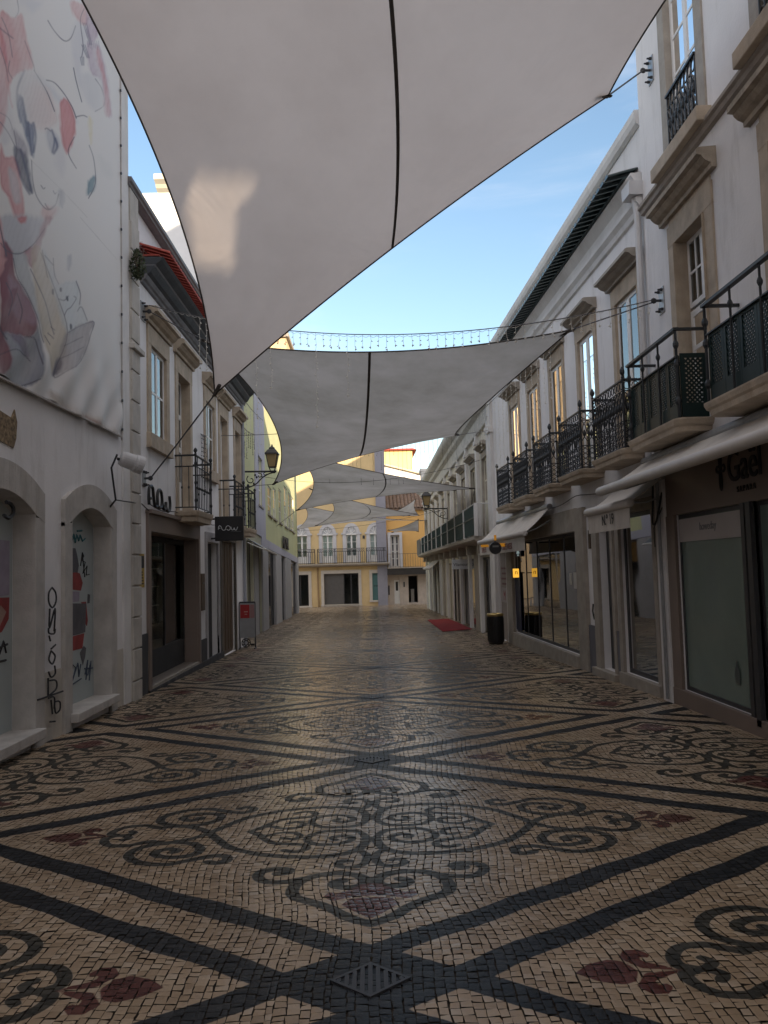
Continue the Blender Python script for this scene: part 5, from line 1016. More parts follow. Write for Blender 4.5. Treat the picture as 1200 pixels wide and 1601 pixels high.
def second_right():
    F = FR2; P = lambda x, y, o=0.0: F.px(x, y, o)
    t = thing("house", "long white house with five ironwork balconies under dark eave tiles", "house", tuple(F.P(6, gz(17), 0)))
    ops = []
    for a, b, yt in ((966, 1002, 442), (905, 929.8, 514), (859.3, 878.3, 565), (823.3, 839, 605), (794.3, 807.6, 636)):
        s1 = P(a, 560)[0]; s0 = P(b, 560)[0]; ops.append((s0, s1, 3.12, 5.52))
    print('R2 ops', [[round(v, 2) for v in q] for q in ops])
    gf = [(0.22, 1.62, -0.05, 2.34, 0.12), (2.05, 2.72, -0.12, 2.30, 0.14), (3.95, 9.9, -0.05, 2.20, 0.1), (11.0, 12.1, -0.4, 2.1, 0.12)]
    m = wall(F, 0, 12.55, -0.8, 6.55, [(*w, 0.22) for w in ops]+gf, back=7); m.box(F, 0, 12.55, 6.55, 7.68, -6.9, -0.02); m.build("wall", white_wall, t)
    inner_wall(F, 0.1, 12.4, 2.6, 6.4, -1.0, t, inside_mid)
    for i, w in enumerate(ops):
        sash(F, t, *w, 0.025, cols=2, rows=1, fr=0.07, mull=0.13, name="french_window"); surround(F, t, *w, w=0.15, top=0.24, frieze=0.05); hood(F, t, w[0]-0.22, w[1]+0.28, 5.80, 0.24, 0.17, pale_stone)
        z = 3.17-0.012*w[0]; b = bal_slab(F, t, w[0]-0.26, w[1]+0.30, 0.40, z, 0.14)
        ornate_railing(F, b, w[0]-0.20, w[1]+0.24, 0.35, z, 0.95)
    moulding(F, t, 0, 12.6, [(0, 6.42), (0.04, 6.43), (0.06, 6.50), (0.11, 6.56), (0.11, 6.62), (0, 6.62)], "cornice", white_worn)
    moulding(F, t, 0, 12.6, [(0, 6.622), (0.07, 6.622), (0.08, 6.78), (0.13, 6.86), (0.17, 6.92), (0.17, 6.95), (0, 6.96)], "cornice", white_worn)
    m = MB(); n = int(12.0/0.20)
    for i in range(n):
        s = 0.28+i*0.20; a, b = F.P(s, 6.99, 0.42), F.P(s, 7.12, -0.06); T = Vector((F.t.x, F.t.y, 0))
        for q in range(6):
            a0, a1 = math.pi*q/6, math.pi*(q+1)/6; A = lambda an, pp, r: pp+T*(math.cos(an)*r)+Vector((0, 0, math.sin(an)*r*0.75))
            m.quad(A(a0, a, 0.078), A(a1, a, 0.078), A(a1, b, 0.072), A(a0, b, 0.072)); m.add([a, A(a0, a, 0.078), A(a1, a, 0.078)], [(0, 1, 2)]); m.quad(A(a0, a, 0.07), A(a1, a, 0.07), A(a1, b, 0.065), A(a0, b, 0.065))
    m.box(F, 0.2, 12.5, 6.962, 6.985, -0.01, 0.20); m.build("roof_tiles", green_tile, t)
    moulding(F, t, 0.05, 12.6, [(-0.35, 7.66), (0.0, 7.66), (0.04, 7.70), (0.06, 7.78), (0.06, 7.88), (-0.35, 7.90)], "parapet_cap", white_worn)
    m = MB(); m.box(F, 12.15, 12.56, -0.8, 6.4, -0.01, 0.09); m.box(F, 12.10, 12.60, 5.4, 5.55, 0.0, 0.14); m.build("end_pilaster", white_worn, t)
    m = MB(); hp = P(1002, 308); m.prism(F, [(hp[0]-0.14, hp[1]-0.02), (hp[0]+0.14, hp[1]-0.02), (hp[0]+0.17, hp[1]+0.16), (hp[0]-0.17, hp[1]+0.16)], 0.02, 0.22); m.tube([F.P(hp[0], hp[1], 0.10), F.P(hp[0]-0.02, hp[1]-0.25, 0.07), F.P(0.12, 2.6, 0.07)], 0.05, 8); m.build("downpipe", surf("white_pipe", (0.62, 0.62, 0.63), 0.45, 0.08, 4), t)
    # ground floor
    m = MB()
    for a, b in ((1.62, 1.76), (0.10, 0.22)): m.box(F, a, b, -0.6, 2.34, -0.01, 0.05)
    m.box(F, 0.10, 1.76, 2.338, 2.50, -0.01, 0.05); m.box(F, 0.1, 1.76, -0.6, -0.05, -0.01, 0.08); m.box(F, 1.92, 2.05, -0.6, 2.30, -0.01, 0.05); m.box(F, 2.72, 2.98, -0.6, 2.30, -0.01, 0.06); m.box(F, 1.92, 2.98, 2.298, 2.5, -0.01, 0.06)
    m.box(F, 3.42, 3.95, -0.6, 2.6, -0.01, 0.07); m.box(F, 9.9, 10.6, -0.8, 2.6, -0.01, 0.07); m.box(F, 3.95, 9.9, 2.198, 2.62, -0.01, 0.05); m.box(F, 3.95, 9.9, -0.8, -0.05, -0.01, 0.10); m.box(F, 1.85, 3.05, -0.5, -0.12, -0.01, 0.12)
    m.build("stone_frame", pale_stone, t, bevel=0.006)
    m = MB(); m.box(F, 2.985, 3.42, -0.6, 0.55, -0.01, 0.035); m.box(F, 1.765, 1.915, -0.6, 0.55, -0.01, 0.035); m.build("dark_plinth", surf("blue_grey_plinth", (0.15, 0.15, 0.17), 0.8, 0.15, 4), t)
    sash(F, t, *gf[0][:4], 0.05, cols=1, rows=1, fr=0.07, mat=dark_metal, gm=shop_glass, name="shop_window")
    m = MB(); m.box(F, 2.05, 2.72, -0.12, 2.30, -0.17, -0.12); m.build("door", black_paint, t)
    sash(F, t, *gf[2][:4], 0.05, cols=5, rows=1, fr=0.06, mull=0.06, mat=dark_metal, gm=shop_glass, name="shop_window")
    m = MB(); m.quad(F.P(0.1, -0.6, -1.5), F.P(10.4, -0.6, -1.5), F.P(10.4, 2.6, -1.5), F.P(0.1, 2.6, -1.5)); m.build("shop_back_wall", inside_mid, t)
    # things seen through the shop windows
    m = MB(); rr = random.Random(2)
    for s, z, w, h, o in ((0.5, 1.3, 0.45, 0.55, -0.7), (0.6, 0.3, 0.6, 0.5, -0.9), (1.1, 0.5, 0.3, 1.2, -1.2), (4.3, 0.3, 0.8, 0.9, -0.9), (5.3, 0.2, 0.5, 1.5, -1.1), (4.2, 1.5, 1.0, 0.3, -1.0), (6.2, 0.9, 0.5, 0.7, -0.8)): m.box(F, s, s+w, z, z+h, o-0.2, o)
    m.build("shop_display", surf("display_goods", (0.16, 0.13, 0.12), 0.7, 0.6, 9), t)
    sp = MB(); s0 = P(813.5, 866)[0]; s1 = P(804.5, 866)[0]; sp.box(F, s0, s1, 1.83, 2.12, -0.03, -0.01); pz = sp.build("window_poster", surf("deep_blue_poster", (0.02, 0.06, 0.16), 0.4, 0.1, 5), t)
    m = MB(); c = (s0+s1)/2; w = abs(s1-s0)/2; m.prism(F, [(c-w*0.55, 1.90), (c+w*0.55, 1.90), (c, 2.06)], -0.01, -0.005); m.prism(F, [(c-w*0.3, 1.845), (c+w*0.3, 1.845), (c, 1.90)], -0.01, -0.005); m.build("poster_mark", emit("pale_poster_mark", (0.6, 0.8, 0.8), 0.12), pz)
    bb = MB(); bb.box(F, P(813, 950)[0], P(803.5, 950)[0], 0.02, 1.45, -0.03, -0.01); bb.build("window_panel", surf("navy_panel", (0.012, 0.02, 0.055), 0.4, 0.1, 5), t)
    # last bay: board with notices
    m = MB(); m.box(F, 11.0, 12.1, -0.5, 2.1, -0.12, -0.06); d = m.build("notice_board", surf("taupe_board", (0.26, 0.225, 0.205), 0.7, 0.1, 3), t)
    s0, s1 = P(783, 900)[0], P(766, 900)[0]
    print('notice', s0, s1)
    m = MB()
    for k, z in enumerate((1.52, 1.38, 1.24, 1.10)): m.box(F, 11.12, 11.98-0.1*(k % 2), z, z+0.05, -0.06, -0.055)
    m.build("notice_text", surf("maroon_lettering", (0.16, 0.07, 0.075), 0.7), d)
    m = MB(); m.box(F, 11.1, 12.0, 0.62, 1.02, -0.06, -0.054); n = m.build("notice_sheet", surf("pale_notice", (0.36, 0.32, 0.31), 0.7), d)
    text("notice_lettering", "M", F, 11.72, 0.68, -0.052, 0.38, surf("dark_red_lettering", (0.22, 0.02, 0.03), 0.7), n, flip=-1, ext=0.001)
    m = MB(); m.box(F, 10.6, 12.15, 2.1, 2.34, -0.01, 0.08); m.box(F, 10.6, 12.15, 2.343, 2.48, -0.01, 0.04); m.build("lintel", surf("pale_grey_lintel", (0.42, 0.41, 0.40), 0.8, 0.15, 3, stain=0.4), t)
    m = MB(); m.box(F, 3.18, 3.26, 1.86, 2.18, 0.0, 0.03); m.build("brass_plate", brown_wood, t)
    m = MB(); m.tube([F.P(3.12, 0.92, 0.03), F.P(3.10, 0.80, 0.05), F.P(3.08, 0.66, 0.03)], 0.016, 5); m.build("cable_bracket", black_paint, t)
second_right()

def small_awnings():
    F = FR2; a = F.px(918, 800, 0.55)[0]; b = F.px(985, 790, 0.55)[0]
    t = awning_gen("awning", "short cream awning with black number 19 on its hanging front flap", F, min(a, b), max(a, b), 2.74, 2.38, 0.55, valance=0.28)
    s, z = F.px(941, 824, 0.57)
    text("valance_lettering", "N.º 19", F, s, z+0.02, 0.572, 0.21, ink, t, flip=-1, ext=0.003, sx=0.95)
    a = F.px(744, 838, 0.62)[0]; b = F.px(823, 822, 0.62)[0]; print('aw2', a, b)
    t = awning_gen("awning", "sloping cream awning with faded red lettering over the dark glazed shop", F, 5.6, 11.4, 2.80, 2.26, 0.62, valance=0.30)
    fr = surf("faded_red_lettering", (0.26, 0.12, 0.10), 0.8, 0.2, 8)
    text("valance_lettering", "CREPE WEEK", F, 8.0, 1.97, 0.64, 0.20, fr, t, flip=-1, ext=0.003); text("valance_lettering", "SWEETS", F, 10.9, 1.97, 0.64, 0.20, fr, t, flip=-1, ext=0.003)
small_awnings()

def shop_stickers():
    """Opening-hours sheets, a handle and a small printed mark on the right-hand glass."""
    t = thing("window_sheets", "pair of small pale notices taped inside the dark glazed shop window", "notice", tuple(FR2.P(4.6, 1.0, -0.03)))
    for s, z, w, h in ((4.35, 1.15, 0.21, 0.30), (4.70, 1.22, 0.15, 0.21)):
        m = MB(); m.box(FR2, s, s+w, z, z+h, -0.049, -0.046); m.build("sheet", surf("taped_paper", (0.52, 0.50, 0.46), 0.7, 0.08, 6), t)
    t = thing("window_mark", "small dark bottle-shaped print low on the near right papered shop window", "window print", tuple(FR1.P(8.86, 0.3, -0.02)))
    m = MB(); m.prism(FR1, [(8.80, 0.28), (8.92, 0.28), (8.92, 0.42), (8.88, 0.47), (8.88, 0.52), (8.84, 0.52), (8.84, 0.47), (8.80, 0.42)], -0.026, -0.023); m.build("print", surf("grey_window_print", (0.07, 0.085, 0.08), 0.6), t)
shop_stickers()

# ------------------------------------------------------------------ ornate far right house
def ornate_right():
    F = FR3; t = thing("house", "cream far right house with heavy cornice and one long green balcony", "house", tuple(F.P(15, gz(38), 0)))
    L = 31.0; n = 10; pitch = 2.95; ops = []
    for i in range(n):
        c = 1.35+i*pitch; ops.append((c-0.6, c+0.6, 2.55, 4.92, 0.2))
    gf = [(0.9, 3.4, -0.75, 1.9, 0.15), (4.6, 8.6, -0.8, 1.9, 0.15), (9.6, 11.4, -0.9, 1.8, 0.15), (12.6, 16.5, -0.9, 1.8, 0.15), (18.5, 20, -1.0, 1.7, 0.15), (21.5, 24, -1.1, 1.7, 0.15), (25.5, 28, -1.1, 1.6, 0.15)]
    m = wall(F, 0, L, -1.6, 5.95, ops+gf, back=8, roof=False); m.box(F, 0, L, 5.95, 7.0, -7.9, -0.02); m.build("wall", cream_wall, t)
    inner_wall(F, 0.1, L-0.1, -1.5, 5.9, -1.2, t)
    moulding(F, t, 0, L+0.4, [(0, 5.78), (0.10, 5.80), (0.12, 5.92), (0.06, 5.96), (0.08, 6.25), (0.22, 6.34), (0.26, 6.46), (0.44, 6.58), (0.50, 6.66), (0.52, 6.80), (0, 6.84)], "cornice", surf("weathered_cornice", (0.56, 0.55, 0.53), 0.85, 0.2, 3, 0.2, 40, stain=0.6, stain_col=(0.28, 0.26, 0.23)))
    m = MB(); m.box(F, 0, L, 6.84, 7.05, -0.4, 0.10)
    m.box(F, L-1.2, L+0.2, 6.84, 7.9, -0.6, 0.18); m.box(F, L-1.3, L+0.3, 7.9, 8.05, -0.7, 0.26); m.build("parapet", white_worn, t)
    for i, w in enumerate(ops):
        sash(F, t, *w[:4], 0.05, cols=2, rows=2, fr=0.07, bar=0.05, mat=surf("cream_shutter", (0.60, 0.57, 0.46), 0.6, 0.1, 5), gm=None, name="french_window", solid=1.0)
        surround(F, t, *w[:4], w=0.16, top=0.20, mat=pale_stone); hood(F, t, w[0]-0.24, w[1]+0.24, 5.14, 0.24, 0.18, pale_stone)
    m = MB()
    for i in range(n+1):
        c = -0.12+i*pitch; c = max(c, 0.16); m.box(F, c-0.16, c+0.16, -1.6, 5.80, -0.01, 0.10); m.box(F, c-0.2, c+0.2, 5.5, 5.62, -0.01, 0.14)
    m.build("pilasters", white_worn, t)
    m = MB(); b0, b1, z = 0.4, L, 2.5; m.extr(F, [(0, z-0.22), (0.45, z-0.16), (0.52, z-0.10), (0.52, z), (0, z)], b0, b1)
    for i in range(n): m.box(F, 1.0+i*pitch, 1.2+i*pitch, z-0.5, z-0.2, 0, 0.35)
    b = m.build("balcony", pale_stone, t)
    o = 0.48
    for i in range(n-1): 
        s0, s1 = b0+0.05+i*pitch, b0+0.05+(i+1)*pitch-0.18; p = MB(); p.box(F, s0, s1, z+0.06, z+0.9, o-0.015, o+0.005)
        for q in range(10): p.box(F, s0+(s1-s0)*q/10, s0+(s1-s0)*q/10+0.02, z+0.04, z+0.92, o+0.005, o+0.02)
        p.box(F, s0, s1, z+0.52, z+0.56, o+0.02, o+0.03); p.build("balcony_panel", surf("blue_green_paint", (0.012, 0.045, 0.048), 0.5, 0.2, 6), b)
    r = MB()
    for i in range(n+1): r.box(F, b0-0.08+i*pitch-0.05, b0-0.08+i*pitch+0.05, z, z+0.95, o-0.06, o+0.04)
    r.tube([F.P(b0, z+0.94, o), F.P(b1, z+0.94, o)], 0.02, 5); r.tube([F.P(b0, z+0.94, 0), F.P(b0, z+0.94, o)], 0.02, 5)
    for q in range(4): r.tube([F.P(b0, z, 0.1*q+0.08), F.P(b0, z+0.94, 0.1*q+0.08)], 0.008, 4)
    r.build("balcony_posts", white_worn, b)
    g = MB(); g.box(F, L-2.4, L+0.5, z-0.02, z+0.95, o-0.02, o+0.05); g.box(F, L+0.45, L+0.5, z-0.02, z+0.95, 0, o+0.04); g.build("balcony_screen", surf("grey_screen_cloth", (0.22, 0.22, 0.22), 0.85, 0.1, 3), b)
    # ground floor fittings
    for i, q in enumerate(gf):
        sash(F, t, *q[:4], 0.07, cols=2, rows=1, fr=0.07, mull=0.1, mat=dark_metal if i != 3 else pale_stone, gm=shop_glass if i != 3 else surf("papered_window", (0.50, 0.46, 0.38), 0.4, 0.08, 3), name="shop_window" if i != 1 else "shop_door")
    for a, c in ((3.42, 4.58), (8.62, 9.58), (11.42, 12.58), (16.52, 18.48), (20.02, 21.48), (24.02, 25.48)):
        m = MB(); m.box(F, a+0.1, c-0.1, -1.6, 2.0, -0.01, 0.06); m.build("stone_pier", pale_stone, t)
    m = MB()
    for z0 in (1.95, 2.17): m.box(F, 0.2, 4.0, z0, z0+0.2, -0.01, 0.05+0.03*(z0 > 2.4))
    m.build("stone_courses", pale_stone, t)
    for tx, s, zz, h in (("H", 14.2, 0.1, 0.95), ("L4", 15.8, 0.75, 0.7)): text("window_lettering", tx, F, s, zz, -0.10, h, ink, t, flip=-1, ext=0.004)
    m = MB(); m.tube([F.P(17.9, -0.9, 0.12), F.P(17.9, 2.2, 0.12)], 0.05, 6); m.tube(smoothline([F.P(17.9, -0.8, 0.12), F.P(17.7, -0.92, 0.2), F.P(17.2, -0.97, 0.28)], 4), 0.05, 6); m.build("downpipe", surf("white_pipe", (0.62, 0.62, 0.63), 0.45, 0.08, 4), t)
    awning_gen("awning", "small pale awning low on the far end of the cream house", F, 18.4, 23.5, 2.05, 1.6, 0.6)
ornate_right()

def vilamoura_sign():
    y = 31.0; a = at_y(706, 875, y); b = at_y(733, 889.5, y); t = thing("hanging_sign", "pale blue-grey sign with dark lettering hanging out from the cream house above dark doors", "shop sign", ((a.x+b.x)/2, y, b.z))
    m = MB(); m.bx(a.x, b.x, y-0.06, y+0.06, b.z, a.z); m.build("sign_box", surf("pale_sign_face", (0.82, 0.85, 0.90), 0.5, 0.05, 4), t, bevel=0.01)
    m = MB(); m.tube([(b.x-0.02, y, a.z-0.05), (3.5, y, a.z-0.05)], 0.02); m.tube([(b.x-0.02, y, b.z+0.06), (3.5, y, b.z+0.06)], 0.02); m.build("bracket", dark_metal, t)
    text("lettering", "Vilamoura", None, 0, 0, 0, (a.z-b.z)*0.46, surf("navy_lettering", (0.03, 0.04, 0.08), 0.5), t, matrix=Matrix(((1, 0, 0, a.x+0.05), (0, 0, -1, y-0.064), (0, 1, 0, b.z+0.12), (0, 0, 0, 1))), ext=0.002, sx=0.88)
vilamoura_sign()

# ------------------------------------------------------------------ facades closing the street
def yellow_house():
    F = FF; X = lambda x, y=880: F.px(x, y)[0]; Z = lambda y, x=535: F.px(x, y)[1]
    t = thing("house", "yellow house closing the street with arched white windows over a long balcony", "house", tuple(F.P(14, gz(64), 0)))
    s0, s1 = X(440), X(604.5); zb = Z(881); ztop = Z(690, 596)
    aw = []
    for a, b in ((464, 479), (504, 519.5), (541, 557), (578, 594)):
        c = (X(a, 840)+X(b, 840))/2; aw.append((c-0.42, c+0.42, zb+0.04, Z(836)+0.02, 0.2))
    gf = [(X(455), X(481.5), Z(946), Z(897), 0.35), (X(505.5), X(559.5), Z(945), Z(896.5), 0.35), (X(581), X(595), Z(940), Z(897.5), 0.25)]
    m = wall(F, s0, s1, -1.9, ztop, aw+gf, back=9); m.build("wall", ochre_wall, t); inner_wall(F, s0+0.1, s1-0.1, -1.8, 6, -1.2, t)
    for i, w in enumerate(aw):
        c = (w[0]+w[1])/2; sash(F, t, w[0], w[1], w[2], w[3], 0.1, cols=2, rows=3, fr=0.06, bar=0.04, mull=0.12, name="arched_window", solid=0.5)
        f = MB(); rise = Z(821)-w[3]-0.12; R = w[1]-c; N = 10
        arc = [(c+R*math.cos(a), w[3]+rise*math.sin(a)) for a in np.linspace(0, math.pi, N+1)]; out = [(c+(R+0.26)*math.cos(a), w[3]+(rise+0.26)*math.sin(a)) for a in np.linspace(0, math.pi, N+1)]
        for k in range(N):
            q = [arc[k], out[k], out[k+1], arc[k+1]]; f.prism(F, q, 0.0, 0.09)
        f.box(F, w[0]-0.26, w[0], w[2], w[3], -0.01, 0.08); f.box(F, w[1], w[1]+0.26, w[2], w[3], -0.01, 0.08); f.box(F, w[0]-0.36, w[0]-0.02, w[3]-0.02, w[3]+0.12, -0.01, 0.12); f.box(F, w[1]+0.02, w[1]+0.36, w[3]-0.02, w[3]+0.12, -0.01, 0.12)
        f.build("arched_surround", surf("pale_grey_surround", (0.55, 0.55, 0.58), 0.8, 0.08, 3), t)
        g = MB(); g.prism(F, arc[::1], 0.01, 0.02); g.build("fanlight", surf("fanlight_glass", (0.50, 0.51, 0.54), 0.3, 0.05, 3), t)
        g = MB()
        for a in np.linspace(0, math.pi, 6): g.tube([F.P(c, w[3]+0.03, 0.04), F.P(c+R*0.97*math.cos(a), w[3]+rise*0.97*math.sin(a), 0.04)], 0.022, 4)
        g.box(F, w[0], w[1], w[3]-0.05, w[3]+0.05, 0.0, 0.05); g.build("fanlight_bars", white_paint, t)
        g = MB(); g.quad(F.P(w[0], w[2], -0.135), F.P(w[1], w[2], -0.135), F.P(w[1], w[3], -0.135), F.P(w[0], w[3], -0.135)); g.build("curtain", curtain, t)
    m = MB(); m.extr(F, [(0, zb-0.24), (0.5, zb-0.2), (0.62, zb-0.1), (0.62, zb), (0, zb)], s0, s1+0.2); b = m.build("balcony", pale_stone, t)
    for a, c in ((440, 492.5), (497, 570), (572.5, 603)):
        r = MB(); A, C = X(a, 870), X(c, 870); h = Z(858)-zb; o = 0.56
        for zz in (0.06, h*0.8, h): r.box(F, A, C, zb+zz-0.02, zb+zz+0.02, o-0.02, o+0.02)
        n = int((C-A)/0.16)
        for k in range(n+1):
            s = A+(C-A)*k/n; r.tube([F.P(s, zb, o), F.P(s, zb+h*0.8, o)], 0.014, 4)
            if k < n: r.tube([F.P(s+0.08+0.06*math.cos(q), zb+h*0.9+0.06*math.sin(q), o) for q in np.linspace(0, 2*math.pi, 7)[:-1]], 0.014, 4, closed=True)
            if k % 8 == 0: r.tube([F.P(s, zb, o), F.P(s, zb+h, o)], 0.03, 5)
        r.build("railing", iron, b)
    fr = surf("pale_grey_surround", (0.55, 0.55, 0.58))
    for i, q in enumerate(gf):
        f = MB(); f.box(F, q[0]-0.22, q[0], q[2], q[3], -0.01, 0.06); f.box(F, q[1], q[1]+0.22, q[2], q[3], -0.01, 0.06); f.box(F, q[0]-0.22, q[1]+0.22, q[3]-0.002, q[3]+0.26, -0.01, 0.065); f.box(F, q[0]-0.26, q[1]+0.26, q[2]-0.12, q[2], -0.01, 0.12); f.build("stone_frame", surf("pale_ground_frame", (0.55, 0.51, 0.46), 0.8, 0.1, 3), t)
    q = gf[0]; sash(F, t, *q[:4], 0.2, cols=2, rows=1, fr=0.08, mat=dark_metal, gm=shop_glass, name="shop_window")
    q = gf[1]; mid = X(536); m = MB(); m.box(F, q[0], mid, q[2], q[3], -0.25, -0.2)
    for k in range(22): m.box(F, q[0], mid, q[2]+(q[3]-q[2])*k/22, q[2]+(q[3]-q[2])*(k+0.8)/22, -0.2, -0.185)
    m.build("roller_shutter", surf("grey_roller_shutter", (0.13, 0.125, 0.125), 0.6, 0.1, 4, metal=0.2), t); sash(F, t, mid, q[1], q[2], q[3], 0.2, cols=2, rows=1, fr=0.06, mat=dark_metal, gm=shop_glass, name="shop_window")
    q = gf[2]; m = MB(); m.box(F, q[0], q[1], q[2], q[3], -0.2, -0.14); m.build("door", surf("teal_door", (0.10, 0.24, 0.25), 0.5, 0.1, 4), t); text("door_lettering", "rotalu", F, q[0]+0.12, (q[2]+q[3])/2, -0.137, 0.26, ink, t, flip=1, ext=0.001)
    m = MB(); m.tube([F.P(X(498, 930), -1.2, 0.08), F.P(X(497, 930), zb-0.3, 0.08)], 0.06, 6); m.build("downpipe", surf("ochre_pipe", (0.30, 0.20, 0.10), 0.6, 0.15, 3), t)
    m = MB(); m.box(F, s1-0.75, s1+0.02, -1.9, ztop, -0.01, 0.14); m.build("grey_band", surf("blue_grey_render", (0.28, 0.28, 0.33), 0.85, 0.1, 2), t)
    m = MB(); m.box(F, X(505), X(560), -1.6, gz(64)+0.12, -0.01, 0.25); m.build("plinth", pale_stone, t)
    e = MB(); e.box(F, X(566.5, 841), X(570, 841), Z(843), Z(838), 0.0, 0.05); e.build("wall_vent", dark_metal, t)
    m = MB(); m.box(F, s0, s1+0.1, ztop, ztop+0.25, -9, 0.3); m.build("eave", pale_stone, t)
yellow_house()

def orange_house():
    F = FF; X = lambda x, y=880: F.px(x, y)[0]; Z = lambda y, x=625: F.px(x, y)[1]
    t = thing("house", "orange house beside the yellow one with a white glazed balcony door", "house", tuple(F.P(18, gz(65), -0.5)))
    s0, s1 = X(604.6)+0.03, X(720); zb = Z(887)
    dr = (X(610.5, 860), X(624.5, 860), zb, Z(836), 0.2); gd = (X(616.5, 925), X(625, 925), Z(944), Z(907), 0.2); go = (X(639, 925), X(653.5, 925), Z(943), Z(901), 1.0)
    ztop = Z(795)
    m = wall(F, s0, s1, zb-0.1, ztop, [dr], back=9, o=-0.4); m.build("wall", orange_wall, t)
    m = wall(F, s0, s1, -2.0, zb-0.1, [gd, go], back=9, roof=False, o=-0.4); m.build("ground_floor_wall", surf("pale_pink_stone", (0.54, 0.47, 0.41), 0.7, 0.15, 2.5, stain=0.4), t); inner_wall(F, s0+0.1, s1-0.1, -1.9, 5, -1.9, t)
    sash(F, t, *dr[:4], 0.5, cols=2, rows=4, fr=0.12, bar=0.07, mull=0.2, name="balcony_door", gm=surf("dim_pane", (0.10, 0.10, 0.12), 0.15, 0.1, 2)); surround(F, t, *dr[:4], w=0.22, top=0.2, o=-0.34, mat=surf("pale_grey_surround", (0.55, 0.55, 0.58)))
    m = MB(); m.box(F, gd[0], gd[1], gd[2], gd[3], -0.58, -0.5); d = m.build("door", white_paint, t); m = MB(); m.box(F, gd[0]+0.12, gd[1]-0.12, gd[2]+(gd[3]-gd[2])*0.55, gd[3]-0.12, -0.5, -0.49); m.build("pane", inside_dark, d)
    m = MB()
    for k in range(4): zq = gd[2]+0.14+k*0.22; m.box(F, gd[0]+0.12, gd[1]-0.12, zq, zq+0.14, -0.5, -0.48)
    m.build("door_panels", white_paint, d)
    m = MB(); m.box(F, s0, s1, Z(898.5), Z(888), -0.41, 0.55); m.build("canopy", surf("dark_canopy", (0.035, 0.032, 0.03), 0.7, 0.2, 3), t)
    m = MB(); m.box(F, s0, s1, zb-0.08, zb, -0.41, 0.6); b = m.build("balcony", pale_stone, t)
    r = MB(); A, C = s0+0.05, X(660, 870); n = int((C-A)/0.18); h = Z(866)-zb
    for zz in (0.05, h): r.box(F, A, C, zb+zz-0.015, zb+zz+0.015, 0.52, 0.55)
    for k in range(n+1): r.tube([F.P(A+(C-A)*k/n, zb, 0.535), F.P(A+(C-A)*k/n, zb+h, 0.535)], 0.010, 4)
    r.build("railing", surf("pale_iron_rail", (0.12, 0.10, 0.08), 0.6), b)
    m = MB()
    for a, y0, y1 in ((608, 915, 930), (605.5, 918, 934), (632, 910, 918)): m.box(F, X(a-1, 925), X(a+1.2, 925), Z(y1), Z(y0), -0.4, -0.37)
    m.build("wall_boxes", dark_metal, t)
    m = MB(); m.box(F, X(643, 930), X(648, 930), -1.2, Z(922), -1.2, -0.8); m.build("vending_cabinet", surf("grey_cabinet", (0.30, 0.29, 0.28), 0.6), t)
    # tiled roof sloping back above the orange wall
    m = MB(); zr0, zr1 = ztop, ztop+1.9
    for i in range(int((s1-s0+0.6)/0.30)):
        s = s0+0.15+i*0.30
        for q in range(5):
            a0, a1 = math.pi*q/5, math.pi*(q+1)/5; A = lambda an, o, z, r: F.P(s+math.cos(an)*r, z+math.sin(an)*r*0.7, o)
            m.quad(A(a0, -0.1, zr0, 0.14), A(a1, -0.1, zr0, 0.14), A(a1, -4.5, zr1, 0.13), A(a0, -4.5, zr1, 0.13))
    m.hexa([F.P(s0, zr0-0.12, -0.1), F.P(s1, zr0-0.12, -0.1), F.P(s1, zr1-0.12, -4.5), F.P(s0, zr1-0.12, -4.5), F.P(s0, zr0-0.02, -0.1), F.P(s1, zr0-0.02, -0.1), F.P(s1, zr1-0.02, -4.5), F.P(s0, zr1-0.02, -4.5)])
    m.build("roof", brown_tile, t)
orange_house()

